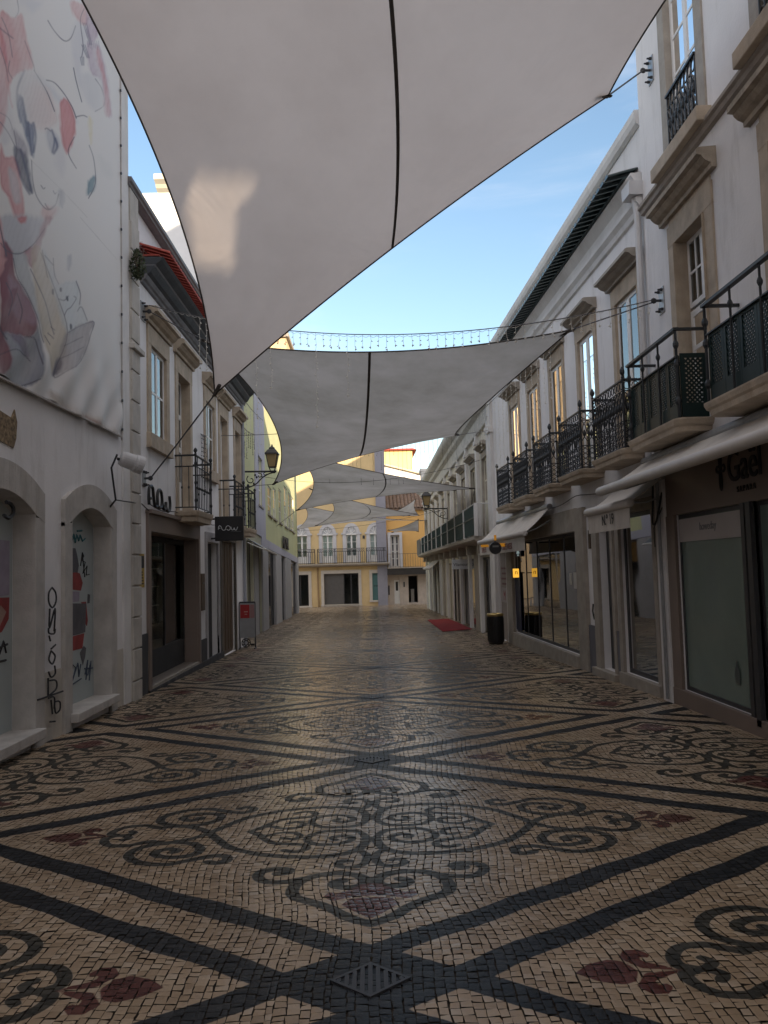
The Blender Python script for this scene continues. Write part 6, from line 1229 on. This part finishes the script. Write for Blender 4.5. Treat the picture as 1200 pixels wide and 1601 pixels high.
def distant():
    # sunlit house seen over the tiled roof
    y = 92.0; a = at_y(600, 705, y); b = at_y(644, 705, y)
    t = thing("house", "distant sunlit yellow house with red roof edge between sails and cornice", "house", (b.x-4, y, gz(y)))
    m = MB(); m.bx(a.x-6, b.x, y, y+10, gz(y)-1, a.z); m.build("wall", surf("pale_yellow_plaster", (0.80, 0.62, 0.28), 0.9, 0.08, 0.5), t)
    m = MB(); m.hexa([(a.x-6.4, y-0.4, a.z), (b.x+0.5, y-0.4, a.z), (b.x+0.3, y+10, a.z), (a.x-6.4, y+10, a.z), (a.x-6.2, y-0.2, a.z+0.2), (b.x+0.1, y-0.2, a.z+0.2), (b.x-2.5, y+8, a.z+1.0), (a.x-5, y+8, a.z+1.0)]); m.build("roof", red_tile, t)
    y = 78.0; a = at_y(596, 722, y); b = at_y(660, 742, y); t = thing("house", "distant white house glaring in full sun above the brown tiled roof", "house", ((a.x+b.x)/2, y, gz(y)))
    m = MB(); m.hexa([(a.x-3, y, gz(y)-1), (b.x+1, y, gz(y)-1), (b.x+1, y+8, gz(y)-1), (a.x-3, y+8, gz(y)-1), (a.x-3, y, a.z+0.6), (b.x+1, y, b.z-0.3), (b.x+1, y+8, b.z-0.3), (a.x-3, y+8, a.z+0.6)]); m.build("wall", white_paint, t)
    m = MB(); m.hexa([(a.x-3.3, y-0.3, a.z+0.6), (b.x+1.3, y-0.3, b.z-0.35), (b.x+1.3, y+8, b.z-0.35), (a.x-3.3, y+8, a.z+0.6), (a.x-3.3, y-0.3, a.z+0.75), (b.x+1.3, y-0.3, b.z-0.2), (b.x+1.3, y+8, b.z-0.2), (a.x-3.3, y+8, a.z+0.75)]); m.build("roof_edge", surf("pale_roof_edge", (0.74, 0.66, 0.45), 0.9), t)
    # white house behind the tiled eave on the left, its end wall facing the camera
    y = 19.5; a = at_y(224, 302, y); b = at_y(330, 300, y)
    t = thing("house", "sunlit white upper house rising behind the left roof gutter", "house", ((a.x+b.x)/2, y, gz(y)))
    m = MB(); m.bx(a.x-5, -3.72, y, 23.1, gz(y), a.z); m.build("wall", white_paint, t)
    c = at_y(238, 290, y); m = MB(); pr = [(0.0, 0), (-0.14, 0.05), (-0.2, 0.12), (-0.34, 0.18), (-0.36, 0.30), (0, 0.30)]
    vs = [(c.x+0.12, y+p, a.z+q) for p, q in pr]+[(-3.6, y+p, a.z+q) for p, q in pr]; n = len(pr); m.add(vs, [tuple(range(n)), tuple(range(n, 2*n))]+[(i, n+i, n+(i+1) % n, (i+1) % n) for i in range(n)]); m.build("cornice", surf("cream_cornice", (0.72, 0.66, 0.50), 0.9), t)
    # taller beige house behind the lime building
    y = 76.0; a = at_y(425, 528, y); b = at_y(457, 524, y)
    t = thing("house", "tall beige house far behind the lime building, its top beside the sails", "house", (b.x-4, y, gz(y)))
    m = MB(); m.bx(b.x-9, b.x-0.6, y, y+7, gz(y)-1, a.z); m.build("wall", surf("beige_plaster", (0.66, 0.50, 0.30), 0.9, 0.1, 0.5), t)
    m = MB(); m.bx(b.x-9.3, b.x-0.35, y-0.3, y+7, a.z, a.z+0.35); m.build("cornice", pale_stone, t)
    # unseen houses at the near end; rear blocks are added to shade the street
    for nm, lab, x0, x1, y0, y1, z1 in (("house", "unseen tall block added behind the balcony house to keep sun off the street", 9.0, 16.0, 12.0, 23.0, 13.5), ("house", "unseen tall block added behind the cream house to keep sun off the street", 10.5, 18.0, 24.0, 52.0, 16.5), ("house", "plain white house across the street's near end, behind the viewer", -14, 2.0, -34, -26, 13.0), ("house", "white house at the near end of the right side, behind the viewer", 3.9, 14, -26, -14.1, 11.0)):
        t = thing(nm, lab, "house", ((x0+x1)/2, (y0+y1)/2, 0)); m = MB(); m.bx(x0, x1, y0, y1, -0.5, z1); m.build("wall", white_wall, t)
distant()

# ------------------------------------------------------------------ shade sails
def bow(a, b, c, n): 
    """Edge from a to b bowed by vector c at mid-span."""
    return [a.lerp(b, i/n)+c*(4*(i/n)*(1-i/n)) for i in range(n+1)]
def sail(label, A, B, C, D, bows, seams=(0.5,), N=56, belly=0.25, mat=None):
    """Four-cornered cloth A-B-C-D (Coons patch of bowed edges) with webbing and seams."""
    ctr = (A+B+C+D)/4; t = thing("shade_sail", label, "shade sail", tuple(min((A, B, C, D), key=lambda p: p.z)), "grey shade sails over the street")
    e = [bow(A, B, bows[0], N), bow(B, C, bows[1], N), bow(D, C, bows[2], N), bow(A, D, bows[3], N)]
    G = []
    for i in range(N+1):
        row = []
        for j in range(N+1):
            u, v = i/N, j/N
            p = e[0][i]*(1-v)+e[2][i]*v+e[3][j]*(1-u)+e[1][j]*u-(A*(1-u)*(1-v)+B*u*(1-v)+C*u*v+D*(1-u)*v)
            p = p-Vector((0, 0, belly*16*u*(1-u)*v*(1-v)*0.25))
            for cu_, cv_ in ((u, v), (1-u, v), (1-u, 1-v), (u, 1-v)):
                r_ = math.hypot(cu_, cv_)
                if 0.02 < r_ < 0.6: p.z += 0.035*math.sin(math.atan2(cv_, cu_)*15)*(r_/0.18)*math.exp(-(r_/0.18)**1.4)*min(1, cu_*8)*min(1, cv_*8)
            row.append(p)
        G.append(row)
    m = MB(); vs = [p for r in G for p in r]; fs = [(i*(N+1)+j, (i+1)*(N+1)+j, (i+1)*(N+1)+j+1, i*(N+1)+j+1) for i in range(N) for j in range(N)]
    m.add(vs, fs); m.build("canvas", mat or sail_dirty_dim, t, smooth=True, recalc=False)
    w = MB(); ring = [G[i][0] for i in range(N+1)]+[G[N][j] for j in range(1, N+1)]+[G[i][N] for i in range(N-1, -1, -1)]+[G[0][j] for j in range(N-1, 0, -1)]
    w.tube(ring, 0.012, 5, closed=True)
    for c in (A, B, C, D): d = (ctr-c).normalized(); w.tube([c, c+d*0.22], 0.03, 5); w.lathe(c-d*0.03, [(0.02, -0.01), (0.035, 0), (0.02, 0.01)], 8)
    w.build("webbing", sail_edge, t)
    m = MB()
    for k in seams:
        ka, kb = k if isinstance(k, tuple) else (k, k); pts = []
        for j in range(N+1):
            i = (ka+(kb-ka)*j/N)*N; i0 = int(i); pts.append(G[i0][j].lerp(G[min(N, i0+1)][j], i-i0)-Vector((0, 0, 0.008)))
        for q in range(N):
            d = (G[min(N, i0+1)][q]-G[i0][q]).normalized()*0.022; m.quad(pts[q]-d, pts[q]+d, pts[q+1]+d, pts[q+1]-d)
    if seams: m.build("seam", sail_edge, t, recalc=False)
    return t
def cable(name, label, pts, r=0.008, mat=None, cat="cable", group=None):
    m = MB(); m.tube(pts, r, 5); return solo(m, name, mat or cable_mat, label, cat, group)

# big sail
A1 = at_y(950, 150, 9.55); B1 = at_y(335, 617, 12.2); C1 = at_y(-120, -420, 6.0); D1 = at_y(1390, -450, 5.6)
sail("largest near shade sail filling the top of the view, dark seam down its middle", B1, A1, D1, C1, [Vector((0.0, -0.10, 0.12)), Vector((-0.22, 0, -0.1)), Vector((0, 0.35, 0.1)), Vector((0.50, 0.16, 0.0))], seams=((0.505, 0.465),), belly=0.5, mat=sail_mat)
pA = FR1.P(*FR1.px(1018, 110), 0.11); cable("sail_cable", "short steel cable from the big sail's right corner to the high wall plate", [A1, pA], 0.011, group="steel cables of the shade sails")
pB = FL.P(*FL.px(224, 748), 0.11); cable("sail_cable", "slanting steel cable from the big sail's low left corner down beside the black letters", [B1, B1.lerp(pB, 0.6)+Vector((0, 0, -0.01)), pB], 0.012, group="steel cables of the shade sails")
pC = Vector((-3.6, 5.0, 8.6)); cable("sail_cable", "steel cable from the big sail's near left corner to the banner house", [C1, pC], 0.01, group="steel cables of the shade sails")
pD = Vector((3.8, 5.0, 7.6)); cable("sail_cable", "steel cable from the big sail's near right corner to the right house", [D1, pD], 0.01, group="steel cables of the shade sails")
# unseen next sail of the row overhead, added to darken the lower street
sail("unseen shade sail added over the viewer, before the largest one", Vector((-2.7, 4.6, 6.6)), Vector((3.0, 4.2, 7.4)), Vector((2.9, -3.5, 6.6)), Vector((-2.8, -3.0, 7.6)), [Vector((0, -0.3, 0)), Vector((-0.4, 0, 0)), Vector((0, 0.3, 0)), Vector((0.4, 0, 0))], belly=0.4, N=16, mat=sail_mat)
# second sail
E2 = at_y(892, 516, 12.0); F2 = at_y(716, 680, 19.5); G2 = at_y(427, 757, 20.3); H2 = at_y(318, 532, 13.3)
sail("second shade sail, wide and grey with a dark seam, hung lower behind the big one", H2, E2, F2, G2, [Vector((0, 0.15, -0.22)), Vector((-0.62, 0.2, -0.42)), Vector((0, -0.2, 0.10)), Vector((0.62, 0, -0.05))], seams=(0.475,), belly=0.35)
pE = FR1.P(*FR1.px(1035, 472), 0.11); cable("sail_cable", "steel cable from the second sail's right corner to the plate by the stone doorway", [E2, pE], 0.009, group="steel cables of the shade sails")
pH = FL.P(*FL.px(222, 487), 0.11); cable("sail_cable", "steel cable from the left wall plate behind the big sail to the second sail", [H2, pH], 0.009, group="steel cables of the shade sails")
q = FR2.P(12.3, *[FR2.px(772, 670)[1]], 0.1); cable("sail_cable", "thin cable from the second sail's far right corner to the white end pilaster", [F2, q], 0.008, group="steel cables of the shade sails")
q = FL3.P(0.5, FL3.px(383, 776)[1], 0.02); cable("sail_cable", "thin cable from the second sail's far left corner to the lime building", [G2, q], 0.008, group="steel cables of the shade sails")
# third sail
K3 = at_y(742, 764, 27.5); L3 = at_y(712, 766.5, 33.0); J3 = at_y(463, 798, 33.5); M3 = at_y(452, 705, 27.0)
sail("third shade sail, a narrow grey wedge above the arched windows", M3, K3, L3, J3, [Vector((0, 0, -0.12)), Vector((-0.3, 0, 0)), Vector((0, 0, 0.14)), Vector((0.75, 0, 0.0))], seams=(0.50,), belly=0.1)
cable("sail_cable", "steel cable from the third sail's right tip to the cream house", [K3, FR3.P(4.5, FR3.px(776, 771)[1], 0.1)], 0.010, group="steel cables of the shade sails")
cable("sail_cable", "steel cable from the third sail's low left corner to the lime building", [J3, FL3.P(14.0, 4.0, 0.0)], 0.010, group="steel cables of the shade sails")
# further sails
K4 = at_y(652, 804, 40); L4 = at_y(640, 806, 46); J4 = at_y(493, 822, 46); M4 = at_y(484, 764, 39.5)
sail("fourth shade sail, small and grey just over the arched windows", M4, K4, L4, J4, [Vector((0, 0, -0.1)), Vector((-0.2, 0, 0)), Vector((0, 0, 0.12)), Vector((1.1, 0, 0))], seams=(0.48,), belly=0.1)
K5 = at_y(690, 813, 52); L5 = at_y(660, 814, 57); J5 = at_y(462, 828, 57); M5 = at_y(474, 790, 51)
sail("thin far shade sail whose low edge crosses the arched windows", M5, K5, L5, J5, [Vector((0, 0, -0.3)), Vector((-0.2, 0, 0)), Vector((0, 0, 0.25)), Vector((0.5, 0, 0))], seams=(0.5,), belly=0.05)
sail("small sunlit white sail under the brown tiled roof", at_y(608, 803, 58), at_y(650, 780, 58), at_y(655, 806, 62), at_y(630, 807, 62), [Vector((0, 0, -0.12)), Vector((-0.25, 0, 0)), Vector((0, 0, 0)), Vector((0, 0, 0))], seams=(), belly=0.05, N=10)
sail("small grey sail hanging before the orange wall", at_y(606, 829, 59), at_y(654, 812, 59), at_y(654, 831, 62), at_y(612, 833, 62), [Vector((0, 0, -0.12)), Vector((0, 0, 0)), Vector((0, 0, 0.1)), Vector((0.3, 0, 0))], seams=(), belly=0.05, N=10)

# ------------------------------------------------------------------ fairy lights and wires
def light_curtain(label, a, b, sag, n, lens, mat, r=0.0035, seed=1, bulbs=True):
    R = random.Random(seed); t = thing("fairy_lights", label, "fairy lights", tuple((a+b)/2), "fairy light curtains over the street")
    m = MB(); c = catenary(a, b, sag, 24); m.tube(c, 0.007, 4); m.build("cable", wire_dark if mat is wire_dark else cable_mat, t)
    m = MB(); bl = MB(); dirn = (b-a).normalized()
    w = catenary(a, b, sag+0.03, 4*n); m.tube([p+Vector((0, 0, 0.012*math.sin(i*1.7))) for i, p in enumerate(w)], r, 4)
    for i in range(n):
        f = (i+0.5)/n; k = f*24; k0 = int(k); p = c[k0].lerp(c[min(24, k0+1)], k-k0); L = lens(f, R)
        if L <= 0: continue
        pts = [p]; q = p.copy(); z = 0.0
        while z < L:
            st = min(0.09, L-z+0.001); z += st; q = Vector((p.x+R.gauss(0, 0.006), p.y+R.gauss(0, 0.006), p.z-z)); pts.append(q)
            if bulbs: bl.tube([q, q+Vector((R.choice((-1, 1))*0.022, 0, -0.012))], 0.006, 4)
        m.tube(pts, r, 3); bl.lathe(q-Vector((0, 0, 0.03)), [(0.003, 0), (0.009, 0.01), (0.009, 0.025), (0.003, 0.03)], 5)
    m.build("strands", mat, t); tag(bl.build("bulbs", bulb_mat if mat is not wire_dark else mat, t), kind="stuff")
    return t
a = pE+Vector((-0.0, 0, 0.03)); b = pH+Vector((0, 0, 0.10))
light_curtain("fairy light curtain on the cable just above the second sail's near edge", a, b, 0.47, 62, lambda f, R: R.choice((0.15, 0.18, 0.21)) if f < 0.55 else (R.choice((0.2, 0.18, 0.2, 0.9, 1.4)) if f < 0.76 else (R.choice((0.8, 1.0, 1.1)) if 0.845 < f < 0.895 else 0)), bulb_mat, 0.003, 3)
light_curtain("fairy light strands against the far end of the left eave", FL.P(19.6, 5.75, 0.62), FL.P(23.2, 5.9, 0.6), 0.05, 5, lambda f, R: R.choice((1.0, 1.2, 0.7)), bulb_mat, 0.004, 9)
light_curtain("pale fairy light strands hanging down the white wall between the right windows", FR2.P(3.2, 5.55, 0.5), FR2.P(11.6, 5.75, 0.55), 0.02, 17, lambda f, R: R.choice((0.8, 1.3, 1.7, 1.0)), bulb_mat, 0.0035, 11)
light_curtain("far fairy light curtain across the bright gap of sky", FR3.P(3.0, 6.0, 0.6), Vector((-3.4, 31, 6.7)), 0.25, 44, lambda f, R: R.choice((0.5, 1.0, 1.5)), wire_dark, 0.005, 13, bulbs=False)
light_curtain("dark twig-like fairy light strands on the left wall below the big sail's corner", FL.P(17.3, 4.55, 0.05), FL.P(17.9, 4.6, 0.05), 0.0, 5, lambda f, R: R.choice((1.2, 1.6, 0.9)), wire_dark, 0.004, 17)
light_curtain("dark fairy light strands drooping on the lime wall beside the second sail", FL3.P(0.6, 6.1, 0.1), FL3.P(5.0, 6.5, 0.1), 0.1, 8, lambda f, R: R.choice((0.5, 0.9, 0.7)), wire_dark, 0.006, 19)
def wires():
    cable("wire", "grey cable clipped along the right white house under its small balconies", smoothline([FR2.P(s, 2.78+0.05*math.sin(s*2.1), 0.05) for s in np.linspace(0.3, 11.8, 14)], 3), 0.009, wire_dark, "wire", "wires strung over the street")
    cable("wire", "dark cable running along the left wall just over the shop frames", smoothline([FL.P(s, 2.72+0.03*math.sin(s*3.0), 0.05) for s in np.linspace(13.3, 22.8, 12)], 3), 0.008, wire_dark, "wire", "wires strung over the street")
    for lab, a, b, s in (("thin dark wire sagging across the street in front of the third sail", FL3.P(6.5, FL3.px(420, 765)[1], 0.0), FR3.P(1.8, FR3.px(762, 712)[1], 0.1), 0.45), ("thin wire over the street from the left eave to the white pilaster", FL.P(19.4, 4.85, 0.1), FR2.P(11.9, FR2.px(776, 626)[1], 0.1), 0.2), ("thin wire crossing before the arched windows to the cream house", FL3.P(20, 4.2, 0.0), FR3.P(13.5, 4.25, 0.1), 0.25), ("loose wire looping down the white wall of the balcony house", FR2.P(9.4, 5.6, 0.06), FR2.P(9.2, 4.2, 0.06), 0.0)):
        cable("wire", lab, catenary(a, b, s, 20), 0.007, wire_dark, "wire", "wires strung over the street")
wires()

# ------------------------------------------------------------------ street lamps
def wall_lamp(label, wallp, tip, n, h):
    """Scrolled iron bracket with a four-sided lantern standing on its end."""
    t = thing("street_lamp", label, "street lamp", tuple(wallp)); w = Vector(wallp); d = (Vector(tip)-w); L = d.length; d.normalize(); U = Vector((0, 0, 1))
    Q = lambda a, b: w+d*(a*L)+U*b
    m = MB(); m.tube([Q(0, 0), Q(1.08, 0)], 0.026, 6); m.tube([Q(0, 0.05), Q(0, -0.52)], 0.022, 6)
    m.tube(smoothline([Q(0.0, -0.45), Q(0.18, -0.44), Q(0.42, -0.34), Q(0.62, -0.17), Q(0.85, -0.06), Q(1.05, -0.03)], 6), 0.018, 6)
    sp = [Q(0.24+(0.17-0.013*k)*math.cos(0.55*k+2.2)*0.9, -0.23+(0.17-0.013*k)*L*0.9*math.sin(0.55*k+2.2)) for k in range(12)]; m.tube(smoothline(sp, 3), 0.014, 5)
    sp = [Q(0.52+(0.11-0.009*k)*math.cos(-0.6*k+2.0), -0.12+(0.11-0.009*k)*L*0.8*math.sin(-0.6*k+2.0)) for k in range(10)]; m.tube(smoothline(sp, 3), 0.012, 5)
    sp = [Q(0.72+(0.08-0.007*k)*math.cos(0.6*k+1.5), -0.07+(0.08-0.007*k)*L*0.7*math.sin(0.6*k+1.5)) for k in range(9)]; m.tube(smoothline(sp, 3), 0.010, 5)
    for a, b in ((0.38, -0.10), (0.43, -0.16), (0.33, -0.34)): m.lathe(Q(a, b)-U*0.04, [(0.004, 0), (0.03, 0.03), (0.03, 0.05), (0.004, 0.08)], 6)
    m.build("bracket", black_paint, t)
    base = Q(0.95, 0.0); k = h/0.72
    m = MB()
    for sx in (-1, 1):
        for sy in (-1, 1):
            m.tube([base+Vector((sx*0.05*k, sy*0.05*k, 0.0)), base+Vector((sx*0.10*k, sy*0.10*k, 0.13*k))], 0.010, 4); m.tube([base+Vector((sx*0.10*k, sy*0.10*k, 0.13*k)), base+Vector((sx*0.165*k, sy*0.165*k, 0.50*k))], 0.012, 4)
    def ring(z, r, th): m.bx(base.x-r, base.x+r, base.y-r, base.y+r, base.z+z, base.z+z+th)
    ring(0.11*k, 0.105*k, 0.025*k); ring(-0.02*k, 0.06*k, 0.03*k)
    m.build("lantern_frame", black_paint, t)
    m = MB(); V = []
    for r, z in ((0.20, 0.50), (0.19, 0.54), (0.12, 0.63), (0.09, 0.65), (0.075, 0.70), (0.03, 0.73), (0.012, 0.80)):
        V.append([base+Vector((sx*r*k, sy*r*k, z*k)) for sx, sy in ((-1, -1), (1, -1), (1, 1), (-1, 1))])
    vs = [p for R in V for p in R]; fs = [(0, 1, 2, 3)]+[(i*4+j, i*4+(j+1) % 4, i*4+4+(j+1) % 4, i*4+4+j) for i in range(len(V)-1) for j in range(4)]; m.add(vs, fs); m.build("lantern_roof", black_paint, t)
    m = MB(); lo, hi = 0.095*k, 0.158*k
    for a, b in (((-1, -1), (1, -1)), ((1, -1), (1, 1)), ((1, 1), (-1, 1)), ((-1, 1), (-1, -1))):
        m.quad(base+Vector((a[0]*lo, a[1]*lo, 0.135*k)), base+Vector((b[0]*lo, b[1]*lo, 0.135*k)), base+Vector((b[0]*hi, b[1]*hi, 0.50*k)), base+Vector((a[0]*hi, a[1]*hi, 0.50*k)))
    m.build("lantern_glass", surf("amber_lantern_glass", (0.34, 0.25, 0.12), 0.3, 0.1, 4), t)
wall_lamp("amber glass lantern on a scrolled iron bracket on the left, beside the second sail", FL.P(23.2, FL.px(378, 737)[1], 0.03), at_y(428, 737, 23.2), 5, 0.69)
yl = FR3.px(700, 795)[0]+FR3.a.y; wall_lamp("pale lantern on a scrolled iron bracket on the right, before the cream house", FR3.P(yl-FR3.a.y, FR3.px(700, 795)[1], 0.03), at_y(665, 795, yl), 5, 0.80)

# ------------------------------------------------------------------ small street things
def bin_():
    c = ground_pt(775.5, 1007); h = 0.80; r = 0.205
    t = thing("litter_bin", "black cylindrical litter bin with a shiny brass rim by the right shops", "litter bin", tuple(c))
    m = MB(); m.lathe(c, [(r*0.86, 0.0), (r*0.9, 0.05), (r, 0.07), (r, 0.70), (r*0.97, 0.72)], 20); m.build("body", black_paint, t)
    m = MB()
    for k in range(20): a = 2*math.pi*k/20; m.tube([c+Vector((math.cos(a)*(r+0.004), math.sin(a)*(r+0.004), 0.09)), c+Vector((math.cos(a)*(r+0.004), math.sin(a)*(r+0.004), 0.68))], 0.007, 4)
    m.build("ribs", black_paint, t)
    m = MB(); m.lathe(c, [(r*0.97, 0.715), (r*1.05, 0.725), (r*1.06, 0.765), (r*1.0, 0.785), (r*0.80, 0.78), (r*0.78, 0.74)], 24); m.build("rim", surf("brass_rim", (0.55, 0.42, 0.18), 0.28, 0.1, 6, metal=0.9), t, smooth=True)
bin_()
def menu_stand():
    y = 22.2; a = at_y(374, 942, y); b = at_y(399, 1003, y); p = Vector(((a.x+b.x)/2, y, gz(y))); t = thing("display_stand", "grey upright display stand with a red poster outside the lime building", "display stand", (p.x, y, gz(y)))
    x0, x1, z1 = a.x, b.x, a.z; z0 = gz(y); h = z1-z0; w = x1-x0
    m = MB(); m.bx(x0, x1, y-0.03, y+0.03, z0+h*0.24, z1-h*0.02); m.build("panel", surf("grey_stand_panel", (0.26, 0.27, 0.28), 0.6, 0.15, 4), t)
    m = MB(); m.bx(x0+w*0.06, x0+w*0.66, y-0.036, y-0.028, z0+h*0.66, z0+h*0.95); ps = m.build("poster", red_mat, t); m = MB(); m.bx(x0+w*0.70, x0+w*0.97, y-0.036, y-0.028, z0+h*0.66, z0+h*0.95); m.build("poster_side", surf("faded_pink_poster", (0.30, 0.17, 0.17), 0.7), t)
    m = MB(); m.bx(x0+w*0.30, x0+w*0.55, y-0.040, y-0.035, z0+h*0.79, z0+h*0.805); m.bx(x0+w*0.34, x0+w*0.5, y-0.040, y-0.035, z0+h*0.74, z0+h*0.75); m.build("poster_text", surf("pale_poster_text", (0.5, 0.35, 0.3), 0.7), ps)
    m = MB()
    for x in (x0, x1): m.tube([(x, y, z0), (x, y, z1)], 0.018, 6); m.tube([(x, y-0.16, z0+0.02), (x, y+0.16, z0+0.02)], 0.018, 6)
    m.tube([(x0, y, z1), (x1, y, z1)], 0.022, 6); m.build("frame", dark_metal, t)
    m = MB(); cx, cz = x0+w*0.4, z0+h*0.13
    for R in (0.11, 0.06): m.tube([(cx+R*math.cos(q), y-0.01, cz+R*math.sin(q)) for q in np.linspace(0, 2*math.pi, 17)[:-1]], 0.014, 5, closed=True)
    for q in range(7): m.tube([(cx+0.11*math.cos(q*0.9), y-0.01, cz+0.11*math.sin(q*0.9)), (cx+0.05*math.cos(q*0.9+0.5), y-0.01, cz+0.05*math.sin(q*0.9+0.5))], 0.012, 4)
    m.tube([(x0+w*0.7, y-0.02, cz-0.05), (x0+w*0.95, y-0.02, cz-0.05)], 0.03, 6); m.build("scrollwork", black_paint, t)
menu_stand()
def carpet():
    P = [ground_pt(*q) for q in ((668, 970), (701, 968), (738, 984), (692, 988))]; m = MB(); n = 8
    lo = []; 
    for z in (0.006, 0.022):
        for i in range(n+1):
            for j in range(n+1):
                u, v = i/n, j/n; p = P[0]*(1-u)*(1-v)+P[1]*u*(1-v)+P[2]*u*v+P[3]*(1-u)*v; lo.append(p+Vector((0, 0, z+(0.006*math.sin(i*1.3+j) if z > 0.01 else 0))))
    N1 = (n+1)**2; idx = lambda k, i, j: k*N1+i*(n+1)+j; fs = []
    for i in range(n):
        for j in range(n): fs += [(idx(1, i, j), idx(1, i+1, j), idx(1, i+1, j+1), idx(1, i, j+1)), (idx(0, i, j), idx(0, i, j+1), idx(0, i+1, j+1), idx(0, i+1, j))]
    for i in range(n): fs += [(idx(0, i, 0), idx(0, i+1, 0), idx(1, i+1, 0), idx(1, i, 0)), (idx(0, i, n), idx(1, i, n), idx(1, i+1, n), idx(0, i+1, n)), (idx(0, 0, i), idx(1, 0, i), idx(1, 0, i+1), idx(0, 0, i+1)), (idx(0, n, i), idx(0, n, i+1), idx(1, n, i+1), idx(1, n, i))]
    m.add(lo, fs); solo(m, "carpet", surf("red_carpet", (0.26, 0.012, 0.018), 0.95, 0.2, 6, 0.3, 120), "red carpet laid on the paving before the dark doors on the right", "carpet")
carpet()
def disc_sign():
    y = 18.6; a = at_y(774, 857, y); r = 0.135; t = thing("hanging_sign", "black round sign with amber bracket hanging under the red-lettered awning", "shop sign", tuple(a))
    m = MB(); m.lathe(a+Vector((0, 0.05, 0)), [(0.002, 0), (r, 0.0), (r*1.03, 0.02), (r*1.03, 0.08), (r, 0.10), (0.002, 0.10)], 24, axis=(0, -1, 0)); m.build("disc", black_paint, t)
    m = MB(); m.bx(a.x-r*0.5, a.x+r*0.5, a.y-0.056, a.y-0.05, a.z+0.02, a.z+0.06); m.build("disc_mark", surf("grey_mark", (0.22, 0.22, 0.2), 0.6), t)
    m = MB(); m.bx(a.x-0.31, a.x-0.14, a.y+0.06, a.y+0.10, a.z+0.03, a.z+0.085); m.bx(a.x+0.10, a.x+0.24, a.y+0.06, a.y+0.10, a.z+0.03, a.z+0.11); m.bx(a.x-0.02, a.x+0.03, a.y-0.02, a.y+0.02, a.z+r+0.04, a.z+r+0.16); m.build("amber_strip", emit("amber_strip_light", (0.70, 0.30, 0.02), 0.12), t)
    m = MB(); m.tube([a+Vector((0, 0, r)), a+Vector((0, 0, r+0.16))], 0.014, 5); m.tube([a+Vector((0.4, 0, 0.1)), Vector((3.6, y, a.z+0.1))], 0.015, 5); m.build("bracket", black_paint, t)
    y = 19.8; p = at_y(806.5, 896, y); t = thing("lit_sign", "small glowing orange sign box by the dark shop window on the right", "shop sign", tuple(p)); hw, hh = 0.068, 0.105
    m = MB(); m.bx(p.x-hw, p.x+hw, y, y+0.05, p.z-hh, p.z+hh); m.build("light_box", emit("glowing_orange", (1.0, 0.52, 0.06), 0.5), t)
    text("lettering", "n", None, 0, 0, 0, 0.16, surf("dark_orange_letter", (0.25, 0.05, 0.0), 0.5), t, matrix=Matrix(((1, 0, 0, p.x-0.035), (0, 0, -1, y-0.004), (0, 1, 0, p.z-0.03), (0, 0, 0, 1))), ext=0.001)
    m = MB(); m.tube([(p.x+hw, y+0.025, p.z), (3.62, y+0.025, p.z)], 0.012, 5); m.build("bracket", black_paint, t)
    # yellow notice on the white strip beside the left shop opening
    s0, z0 = FL.px(214.5, 919); s1, z1 = FL.px(222, 866); t = thing("notice", "narrow yellow and black notice on the wall strip beside the shop opening", "notice", tuple(FL.P(s0, z0, 0)))
    m = MB(); m.box(FL, 12.84, 13.10, z0, z1, 0.0, 0.006); m.build("sheet", surf("yellow_notice", (0.46, 0.32, 0.07), 0.6, 0.1, 5), t)
    m = MB()
    for k in range(5): m.box(FL, 12.86+0.02*(k % 2), 13.06-0.015*k, z0+0.05+k*0.045, z0+0.066+k*0.045, 0.006, 0.008)
    m.box(FL, 12.86, 13.08, z1-0.22, z1-0.03, 0.006, 0.008); m.build("notice_print", ink, t)
    t = thing("wall_box", "brown narrow letter plate on the white pier between the left shop doors", "wall box", tuple(FL.P(17.35, 1.0, 0))); m = MB(); m.box(FL, 17.28, 17.62, 0.85, 1.62, 0.0, 0.04); m.build("plate", brown_wood, t, bevel=0.006); m = MB(); m.box(FL, 17.34, 17.56, 1.40, 1.44, 0.04, 0.046); m.build("slot", black_paint, t)
disc_sign()
def eave_plant():
    R = random.Random(4); c = FL.P(*FL.px(215, 425, 0.16), 0.16); t = thing("plant", "dark wild plant growing from the left eave's near end", "plant", tuple(c)); m = MB()
    for i in range(520):
        u = R.random(); z = 0.46*u-0.12; wv = 0.095*math.sin(math.pi*min(1, max(0.05, u*0.9+0.1)))+0.02; a = R.uniform(0, 6.28); r = wv*math.sqrt(R.random()); p = c+Vector((math.cos(a)*r, math.sin(a)*r, z))
        d = Vector((R.gauss(0, 1), R.gauss(0, 1), R.gauss(0.3, 1))).normalized(); e = d.orthogonal().normalized()*0.016; l = R.uniform(0.025, 0.06); m.add([p, p+d*l*0.5+e, p+d*l, p+d*l*0.5-e], [(0, 1, 2, 3)])
    m.build("leaves", surf("dry_green_leaf", (0.045, 0.06, 0.025), 0.8, 0.5, 20), t, recalc=False)
    m = MB()
    for i in range(14): a = R.uniform(0, 6.28); m.tube(smoothline([c+Vector((0, 0, -0.14)), c+Vector((math.cos(a)*0.04, math.sin(a)*0.04, R.uniform(0, 0.12))), c+Vector((math.cos(a)*0.10, math.sin(a)*0.10, R.uniform(0.1, 0.42)))], 3), 0.004, 3)
    m.build("stems", brown_wood, t)
eave_plant()
